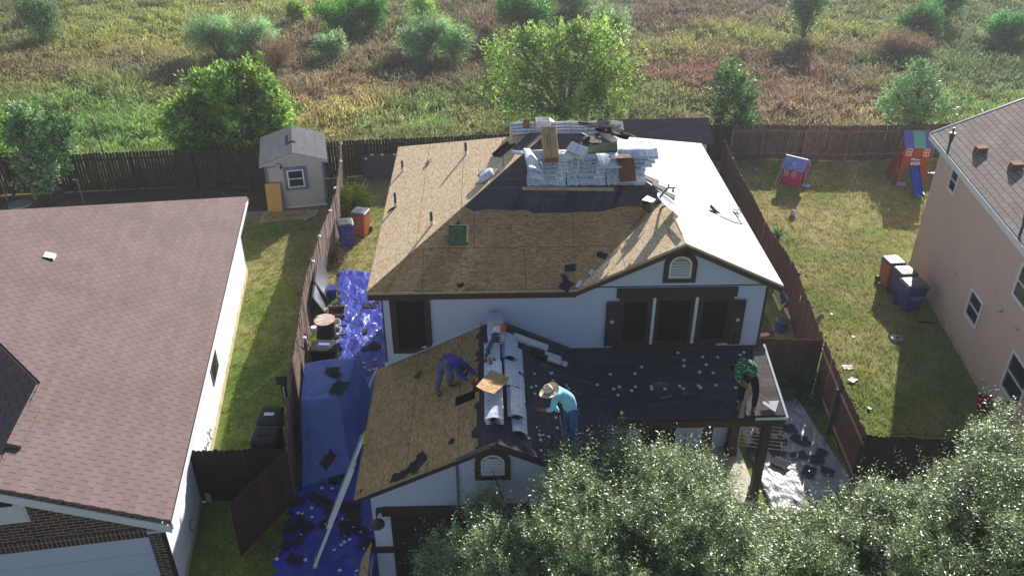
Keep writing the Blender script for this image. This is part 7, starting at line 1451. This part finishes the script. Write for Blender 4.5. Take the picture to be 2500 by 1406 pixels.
# field shrubs: (name, px,py of base, blobs by px)
def shrub(px, py, w_, h_, pal, label, seed, name='field_shrub', leaf=(.2, .07), dens=1., mat='leaf_soft', up=1.2, airy=.42, cat='bush', bark='bark_pale'):
    b = GZ(px, py); k = (np.dot(np.array(b)-_C, _fw))/F_PX; rx = w_*k/2; H_ = h_*k/.88
    r_ = random.Random(seed); bl = [(b.x, b.y, H_*.55, rx*.75, rx*.65, H_*.42)]
    for i in range(6): a = i*1.05+r_.random(); q_ = r_.uniform(.25, .5); bl.append((b.x+rx*.62*math.cos(a), b.y+rx*.5*math.sin(a), H_*r_.uniform(.3, .8), rx*q_, rx*q_, H_*r_.uniform(.18, .34)))
    tree(name, (b.x, b.y, 0), label, bl, int(330*dens*max(1, rx)), 18, leaf, pal, mat,   .25, .05+.02*rx, .46, seed, cat=cat, bark=bark, up=up, airy=airy, multi=True, shell=.15, bright=1.35)
shrub(112, 108, 90, 105, GB, 'Dark green upright young tree at the upper left of the wild field', 21, 'young_tree', (.16, .07), 1.6, 'leaf_gloss', cat='tree')
shrub(540, 150, 130, 90, GW, 'Grey green feathery willow bush, left one of the pair above the large bright tree', 22, leaf=(.24, .05))
shrub(625, 150, 120, 85, GW, 'Grey green feathery willow bush, right one of the pair above the large bright tree', 23, leaf=(.24, .05))
shrub(730, 60, 40, 38, G2, 'Tiny bright green sapling near the top left of the field', 24)
shrub(835, 92, 110, 72, ['#4f8a34', '#5f9a3c', '#3f7428'], 'Bright green round bush near the top, left of its twin', 25)
shrub(900, 80, 110, 78, ['#4f8a34', '#6aa448', '#3f7428'], 'Bright green bush right of its twin near the top of the field', 26)
shrub(812, 150, 65, 50, ['#8fa878', '#a0b488', '#7a9468'], 'Pale silvery green small bush left of centre in the field', 27)
shrub(1040, 140, 130, 95, GW+['#6a9450'], 'Large grey green bush with bare stems left of the wide airy tree', 28, leaf=(.24, .05), dens=1.2)
shrub(1110, 150, 90, 75, GW+['#7aa060'], 'Grey green bush just right of the large one with bare stems', 29, leaf=(.24, .05))
shrub(1035, 55, 60, 52, G2, 'Bright green small bush near the top centre', 30)
shrub(1280, 85, 150, 95, ['#5f9048', '#6fa054', '#4f7c3a'], 'Green rounded bush at the top edge above the wide airy tree', 31, dens=1.2)
shrub(1490, 105, 85, 75, GW, 'Grey green bush right of the wide airy tree crown', 32, leaf=(.24, .05))
shrub(1400, 40, 90, 60, GW, 'Dull green bush touching the top edge right of centre', 33)
shrub(1958, 100, 90, 120, GB, 'Dark green glinting young tree at the top right of the field', 34, 'young_tree', (.15, .07), 1.4, 'leaf_gloss', cat='tree')
shrub(2240, 95, 100, 70, ['#5c8a50', '#6f9c60', '#4a7842'], 'Soft green bush near the top right corner', 35)
shrub(2300, 60, 75, 75, ['#4c7c3c', '#5f9048'], 'Taller green bush at the top right behind the soft one', 36)
shrub(2450, 110, 100, 60, ['#5f9458', '#78a868'], 'Light green bush at the right picture edge of the field', 37)
shrub(680, 170, 110, 60, ['#8a7460', '#9c8468', '#74604c'], 'Leafless brown twiggy bush right of the willow pair', 38, leaf=(.3, .02), dens=.8, airy=.4)
shrub(2200, 140, 130, 45, ['#7a6a58', '#8c7a60'], 'Low brown twiggy bush at the right of the field', 39, leaf=(.25, .03), airy=.3)
shrub(100, 60, 60, 40, ['#7a8a58', '#8c9a60'], 'Low olive bush beside the dark upright young tree', 40)
# yard plants
tree('yard_bush', gb(855, 520), 'Olive green bush by the side fence behind the blue bin', [pxb(850, 495, 32.2, .72, .6, .5), pxb(868, 480, 32.4, .5, .5, .5), pxb(835, 505, 32.2, .4, .4, .3)], 260, 22, (.09, .045), ['#5c7424', '#76862c', '#4a6420', '#8a8430'], 'leaf_soft', .2, .04, .25, 50, cat='bush', multi=True, up=1.)
tree('dry_shrub', gb(824, 650), 'Thin purplish nearly leafless shrub beside the tarp end', [pxb(822, 625, 28.2, .35, .3, .35), pxb(815, 600, 28.2, .3, .25, .35), pxb(832, 650, 27.8, .3, .3, .2)], 130, 14, (.05, .03), ['#6a4c50', '#7c5c58', '#4c3a3c'], 'leaf_soft', .2, .025, .2, 51, cat='bush', multi=True, airy=.3)
def rosette(base, label, n_, L_, W_, pal, seed, group=None):
    r = np.random.default_rng(seed); root = thing('yucca_plant', base, label, 'yucca'); P = []; C = []
    pl_ = [lin(h) for h in pal]
    for i in range(n_):
        a = r.uniform(0, 6.28); el_ = r.uniform(.05, 1.35); d = np.array([math.cos(a)*math.cos(el_), math.sin(a)*math.cos(el_), math.sin(el_)]); s_ = np.array([-math.sin(a), math.cos(a), 0]); l_ = L_*r.uniform(.75, 1.1); b = np.array(base)+np.array([0, 0, .15]); w_ = W_*r.uniform(.7, 1.2)
        m_ = b+d*l_*.5; t_ = b+d*l_-np.array([0, 0, l_*.12]); cc_ = pl_[r.integers(len(pl_))]*r.uniform(.7, 1.2)
        P.append([b-s_*w_*.5, b+s_*w_*.5, m_+s_*w_*.6, m_-s_*w_*.6]); C.append(cc_); P.append([m_-s_*w_*.6, m_+s_*w_*.6, t_+s_*.004, t_-s_*.004]); C.append(cc_)
    bulk('leaf_rosette', np.array(P), np.clip(np.array(C), 0, 1), 'leaf_soft', parent=root, origin=tuple(base)); mb = MB(); mb.tube([Vector(base), Vector(base)+Vector((0, 0, .2))], [.1, .07], 8); mb.build('stem', 'bark', root)
rosette(tuple(GZ(1958, 965)), 'Large spiky dark green yucca in the fenced right front corner', 230, 1.05, .05, ['#2c6038', '#387044', '#4a8452', '#24502e'], 60)
rosette(tuple(GZ(1897, 590)), 'Small spiky green yucca on the right lawn beside the side fence', 60, .55, .05, ['#4a8440', '#3a6c34', '#5f9a50'], 61)
# front tree crowns with upright glossy sprigs
def oak(name, base, label, blobs, nspr, seed, pal):
    r = np.random.default_rng(seed); root = thing(name, base, label, 'tree'); B = np.array([(lambda p: (p.x, p.y, p.z, a*1., a*1., a*.8))(GZ(px, py, z)) for px, py, z, a in blobs]); area = B[:, 3]**2; per = 20
    pick = r.choice(len(B), nspr, p=area/area.sum()); v = unit(r.normal(size=(nspr, 3))+np.array([0, -.25, .45])); rad = r.uniform(.0, 1., (nspr, 1))**.22*(.86+.22*np.sin(v[:, :1]*7+seed)*np.sin(v[:, 1:2]*6+1)); p0 = B[pick, :3]+v*rad*B[pick, 3:6]
    gp_ = np.sin(p0[:, 0]*4.1+seed)*np.sin(p0[:, 1]*3.7+1)+np.sin(p0[:, 2]*4.5+p0[:, 0]*2)*.7+r.normal(0, .3, nspr); kp = gp_ > -.42; v = v[kp]; p0 = p0[kp]; nspr = len(p0)
    L_ = r.uniform(.16, .4, nspr)*(1+(r.random(nspr) > .85)*1.3); ax = unit(v*.55+np.array([0, 0, .9])+r.normal(0, .28, (nspr, 3))); t = np.linspace(.0, 1., per)[None, :]*np.ones((nspr, 1))
    ph = r.uniform(0, 6.28, (nspr, 1))+np.arange(per)[None, :]*2.4; e1 = unit(np.cross(ax, np.array([.3, .2, 1.])+r.normal(0, .1, (nspr, 3)))); e2 = np.cross(ax, e1)
    side_ = e1[:, None, :]*np.cos(ph)[..., None]+e2[:, None, :]*np.sin(ph)[..., None]; P = p0[:, None, :]+ax[:, None, :]*(t*L_[:, None])[..., None]+side_*.012; D = ax[:, None, :]*.38+side_*(1.1-.4*t)[..., None]+r.normal(0, .15, (nspr, per, 3))
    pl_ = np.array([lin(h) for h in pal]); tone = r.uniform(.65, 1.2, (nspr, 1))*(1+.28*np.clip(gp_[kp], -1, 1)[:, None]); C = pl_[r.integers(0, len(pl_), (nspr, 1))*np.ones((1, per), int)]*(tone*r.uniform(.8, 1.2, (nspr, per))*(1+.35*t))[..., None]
    n_ = nspr*per; D = unit(D.reshape(-1, 3)); P = P.reshape(-1, 3); axr = np.repeat(ax, per, 0); sd_ = unit(np.cross(D, axr)+r.normal(0, .35, (n_, 3))); LL = .072*r.uniform(.7, 1.25, (n_, 1)); WW = .022*r.uniform(.8, 1.25, (n_, 1))
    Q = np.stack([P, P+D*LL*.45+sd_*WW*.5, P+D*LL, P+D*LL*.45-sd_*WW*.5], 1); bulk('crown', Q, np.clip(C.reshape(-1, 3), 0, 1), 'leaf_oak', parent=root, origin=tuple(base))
    mb = MB(); b = Vector(base); top = b+Vector((0, 0, 1.6)); mb.tube([b-Vector((0, 0, .05)), b+Vector((.04, .02, .8)), top], [.17, .14, .12], 10); limbs(mb, top-Vector((0, 0, .05)), [tuple(B[i, :3]) for i in range(len(B))]+[tuple(p0[i]) for i in r.choice(nspr, 30)], .17, seed, 3); mb.build('trunk', 'bark', root)
OP = ['#647a4a', '#748852', '#869860', '#506836', '#9caa70']
oak('live_oak', (2.3, 9.6, 0), 'Large dark glossy leaved tree whose crown hides the garage front and path', [(1150, 1330, 2.7, .75), (1110, 1400, 2.4, .8), (1190, 1240, 2.9, .38), (1250, 1370, 3.0, .9), (1330, 1320, 3.3, .85), (1400, 1220, 3.6, .8), (1440, 1350, 3.6, 1.0), (1530, 1130, 3.9, .52), (1600, 1180, 4.0, .7), (1580, 1300, 3.8, 1.05), (1680, 1190, 3.9, .7), (1720, 1300, 3.8, 1.0), (1760, 1390, 3.6, 1.0), (1600, 1420, 3.5, 1.1), (1840, 1330, 3.1, .65), (1380, 1140, 3.5, .35), (1480, 1230, 3.6, .5), (1200, 1420, 2.6, .9), (1400, 1430, 3.2, 1.0)], 14500, 70, OP)
oak('live_oak', (8.4, 9.3, 0), 'Glossy leaved tree filling the lower right corner before the right yard', [(2010, 1315, 3.0, .75), (2100, 1260, 3.2, .75), (1960, 1380, 3.0, .8), (2080, 1390, 3.2, .9), (2200, 1280, 3.4, .8), (2200, 1390, 3.4, .9), (2310, 1200, 3.8, .6), (2330, 1300, 3.8, .95), (2420, 1110, 4.2, .6), (2480, 1040, 4.4, .45), (2440, 1220, 4.2, .9), (2450, 1370, 4.0, 1.0), (2540, 1200, 4.2, 1.0), (2530, 1090, 4.4, .7), (2320, 1420, 3.6, .9), (1900, 1290, 2.8, .4)], 11500, 71, OP)

# ================================================================ FIELD AND LAWN GRASS
Z_ = [  # px, py, rx, ry, colour, weight : patches of plants of one kind
 (380, 70, 260, 45, '#9ca03a', 1.2), (650, 30, 220, 35, '#9c9e44', 1.), (330, 120, 160, 30, '#a8a034', 1.2), (250, 205, 260, 22, '#98963e', .9), (60, 30, 120, 60, '#6c6a3a', .8), (100, 170, 140, 50, '#86743f', .9), (300, 165, 200, 40, '#8a7a58', 1.), (500, 190, 150, 30, '#7e6a4c', .9),
 (200, 300, 330, 70, '#77983c', 1.6), (40, 350, 120, 60, '#6fa03a', 1.4), (380, 330, 140, 60, '#86a044', 1.5), (470, 250, 150, 40, '#788a44', 1.1), (850, 275, 110, 65, '#b8a058', 1.6), (980, 290, 130, 40, '#789a3e', 1.6), (1080, 240, 120, 30, '#6c9038', 1.1), (1120, 300, 60, 25, '#a08a54', 1.),
 (900, 225, 190, 38, '#8a5c50', 1.5), (760, 180, 120, 40, '#94805a', 1.), (980, 160, 120, 60, '#80704e', .8), (1200, 110, 80, 60, '#7a5248', 1.2), (1230, 30, 120, 40, '#82704c', .7), (700, 90, 120, 40, '#8c6e58', .9), (1120, 200, 100, 30, '#6e6242', .8), (930, 40, 100, 40, '#7c7a48', .6),
 (1660, 60, 170, 45, '#6e5450', 1.3), (1760, 30, 200, 30, '#7a625a', .8), (1780, 95, 240, 32, '#98963a', 1.4), (1620, 120, 120, 30, '#8c9040', 1.2), (1960, 85, 260, 35, '#94963e', 1.2), (2120, 50, 200, 35, '#8a8c44', .9), (1700, 175, 160, 38, '#8c5a50', 1.5), (1620, 250, 130, 40, '#7c8a44', 1.1),
 (2000, 190, 230, 55, '#86604c', 1.5), (2100, 140, 150, 40, '#7c5c4c', 1.1), (1950, 260, 200, 50, '#94705a', 1.3), (1700, 240, 120, 40, '#94764a', 1.), (2100, 285, 120, 28, '#a88a58', 1.1), (1870, 150, 60, 50, '#4c5240', .9), (2350, 170, 200, 60, '#5f7c44', 1.2), (2420, 260, 220, 50, '#7c9a44', 1.5), (2200, 170, 120, 40, '#5c8a3e', 1.2), (2400, 60, 160, 60, '#6c7a4c', 1.), (2350, 210, 120, 25, '#7c6450', .9), (2450, 140, 100, 40, '#6c6c4c', .7), (1560, 60, 80, 60, '#7c6c50', .7), (1400, 300, 160, 30, '#6f8a3c', 1.)]
def fieldcol(P, r):
    px, py = proj_np(P); n_ = len(P); wsum = np.full(n_, .22); C = np.outer(wsum, lin('#7a7a4a')); jx = r.normal(0, 34, n_); jy = r.normal(0, 9, n_)
    wx = 40*np.sin(P[:, 0]*.7+P[:, 1]*.9)+25*np.sin(P[:, 0]*1.9-P[:, 1]*1.3); wy = 10*np.sin(P[:, 0]*.8+1)+6*np.sin(P[:, 0]*2.3+P[:, 1])
    for a, b, rx_, ry_, h, w_ in Z_:
        g_ = w_*np.exp(-(((px+jx+wx-a)/rx_)**2+((py+jy+wy-b)/ry_)**2)*1.4); C += np.outer(g_, lin(h)); wsum += g_
    C = C/wsum[:, None]; g_ = C.mean(1, keepdims=True); return (g_+(C-g_)*.74)*1.75*np.array([.97, 1.0, .98])
def blades(N_, xy, hfun, w_, colf, seed, tufts=9, spread=.25, lean=.3, zb=0.):
    r = np.random.default_rng(seed); nt_ = N_//tufts; base = xy(nt_, r); h = hfun(base, r); colr = colf(np.c_[base, np.zeros(nt_)], r)*r.uniform(.55, 1.3, (nt_, 1))
    b = np.repeat(base, tufts, 0)+r.normal(0, spread, (nt_*tufts, 2)); n_ = len(b); H_ = np.repeat(h, tufts)*r.uniform(.45, 1.15, n_); cc_ = np.repeat(colr, tufts, 0)*r.uniform(.7, 1.3, (n_, 1)); a = r.uniform(0, 6.28, n_); W_ = w_*r.uniform(.6, 1.4, n_)
    B = np.c_[b, np.full(n_, zb)]; s_ = np.c_[np.cos(a), np.sin(a), np.zeros(n_)]*W_[:, None]*.5; ln_ = r.normal(0, lean, (n_, 2))*H_[:, None]; T = B+np.c_[ln_, H_]; m_ = B+np.c_[ln_*.35, H_*.55]
    P = np.concatenate([np.stack([B-s_*.6, B+s_*.6, m_+s_, m_-s_], 1), np.stack([m_-s_, m_+s_, T+s_*.25, T-s_*.25], 1)], 0); return P, np.clip(np.concatenate([cc_*.8, cc_*1.1], 0), 0, 1)
def mound(x, y): return .5+.5*np.sin(x*.55+2*np.sin(y*.23))*np.sin(y*.62+1.5*np.sin(x*.31)) 
backx = np.array([p[0] for p in BACK]); backy = np.array([p[1] for p in BACK])
def fxy(n_, r):
    k = int(n_*3.2); y = 33+(r.random(k)**1.25)*52; x = r.uniform(-1, 1, k)*(y*.7+4)+y*.03; ok = y > np.interp(x, backx, backy)+.35; return np.c_[x, y][ok][:n_]
def fh(b, r): m_ = mound(b[:, 0], b[:, 1]); return (.22+.5*m_**1.5)*r.uniform(.7, 1.25, len(b))*np.clip((b[:, 1]-np.interp(b[:, 0], backx, backy))*.35+.45, .4, 1.15)
P, C = blades(270000, fxy, fh, .05, fieldcol, 5, 12, .16, .5)
o = bulk('field_grass', P, C, 'grass_blade'); tag(o, 'tall wild grass and weeds in brown, yellow and green patches', kind='stuff')
# bushy weed clumps that break the grass up into mounds
r = np.random.default_rng(31); b = fxy(13000, r); k_ = np.sin(b[:, 0]*1.1+2*np.sin(b[:, 1]*.4))*np.sin(b[:, 1]*1.3+np.sin(b[:, 0]*.7))+r.normal(0, .35, len(b)); b = b[k_ > .05][:6500]; n_ = len(b); s_ = r.uniform(.18, .6, n_); h = fh(b, r)*.75+s_*.3; per = 24
u_ = unit(r.normal(size=(n_, per, 3))); u_[..., 2] = np.abs(u_[..., 2]); cn = np.c_[b, h*.35]; p = cn[:, None, :]+u_*s_[:, None, None]*np.array([1., 1., .8])*r.uniform(.5, 1.05, (n_, per, 1)); d = u_+np.array([0, 0, .7])+r.normal(0, .5, (n_, per, 3)); cc_ = fieldcol(np.c_[b, np.zeros(n_)], r)*r.uniform(.6, 1.25, (n_, 1)); cc_ = (cc_[:, None, :]*r.uniform(.7, 1.25, (n_, per, 1))).reshape(-1, 3)
Q, C = leaves(p.reshape(-1, 3), d.reshape(-1, 3), .2, .07, cc_, seed=8); o = bulk('weed_clumps', Q, np.clip(C, 0, 1), 'leaf_soft'); tag(o, 'low bushy weed clumps among the wild grass', kind='stuff')
# pale seed heads glinting in the right part of the field
r = np.random.default_rng(9); b = fxy(9000, r); wz = np.exp(-(((b[:, 0]-16)/9)**2+((b[:, 1]-46)/8)**2))+.12; b = b[r.random(len(b)) < wz]; h = fh(b, r)*1.02; n_ = len(b); p = np.c_[b, h]; d = unit(r.normal(size=(n_, 3)))
Q, C = leaves(p, d, .1, .05, np.tile(lin('#d8ccc0'), (n_, 1)), seed=3); o = bulk('seed_heads', Q, C, 'leaf_gloss'); tag(o, 'pale seed heads among the brown weeds', kind='stuff')
def lxy(n_, r):
    k = int(n_*2.2); y = 12+(r.random(k)**.9)*26; x = r.uniform(-1, 1, k)*(y*.62+2); ok = (y < np.interp(x, backx, backy)-.1)
    inh = (x > -2.7) & (x < 6.8) & (y > 13) & (y < 25.7); inl = (x < -7.35-(y-17)*.145) & (y < 27.7) & (y > 10); inr = (x > 15.85-(28.1-y)*.143) & (y < 28.2); tarp_ = (x > -5.2) & (x < -2.6) & (y < 27.4); gt_ = (x > 5) & (x < 9.3) & (y < 19.5); sh_ = (x > -9.4) & (x < -6.8) & (y > 32.4)
    db_ = ((x < -6.7) & (y > 32.2)) | ((x < -6.9) & (x > -9.8) & (y > 31.2)); ok &= ~(db_ | inh | inl | inr | tarp_ | gt_ | sh_); return np.c_[x, y][ok][:n_]
def lcol(P, r):
    x, y = P[:, 0], P[:, 1]; t = .5+.3*np.sin(x*.9+1.3*np.sin(y*.5))*np.sin(y*.8+x*.3)+r.normal(0, .16, len(x))+(y-24)*.012; t = t+np.where((x > -6.2) & (x < 2) & (y > 26), .25, 0)-np.where((x < -6.2) & (x > -9.2) & (y < 25), .3, 0); t = np.clip(t, 0, 1)[:, None]; a, b_, c_ = lin('#6a9440'), lin('#9ca054'), lin('#c4ac78')
    return np.where(t < .5, a+(b_-a)*t*2, b_+(c_-b_)*(t*2-1))
P, C = blades(150000, lxy, lambda b, r: .05+.05*r.random(len(b)), .018, lcol, 6, 6, .07, .5)
o = bulk('lawn_grass', P, C, 'grass_blade'); tag(o, 'short patchy lawn grass in the yards', kind='stuff')
# weeds along the far side of the fences and at wall feet

# ================================================================ AIR
mb = MB(); mb.box(-135, 135, -75, 165, -1.2, 18.5); hz = mb.build('haze', 'black'); hz.data.materials.clear()
hm = bpy.data.materials.new('haze'); hm.use_nodes = True; t = hm.node_tree; t.nodes.clear(); o_ = t.nodes.new('ShaderNodeOutputMaterial'); pv = t.nodes.new('ShaderNodeVolumePrincipled')
pv.inputs['Color'].default_value = (.86, .9, 1., 1); pv.inputs['Density'].default_value = .0008; pv.inputs['Anisotropy'].default_value = .3; t.links.new(pv.outputs[0], o_.inputs['Volume']); hz.data.materials.append(hm)
tag(hz, 'thin pale air over the yards and field', kind='stuff')
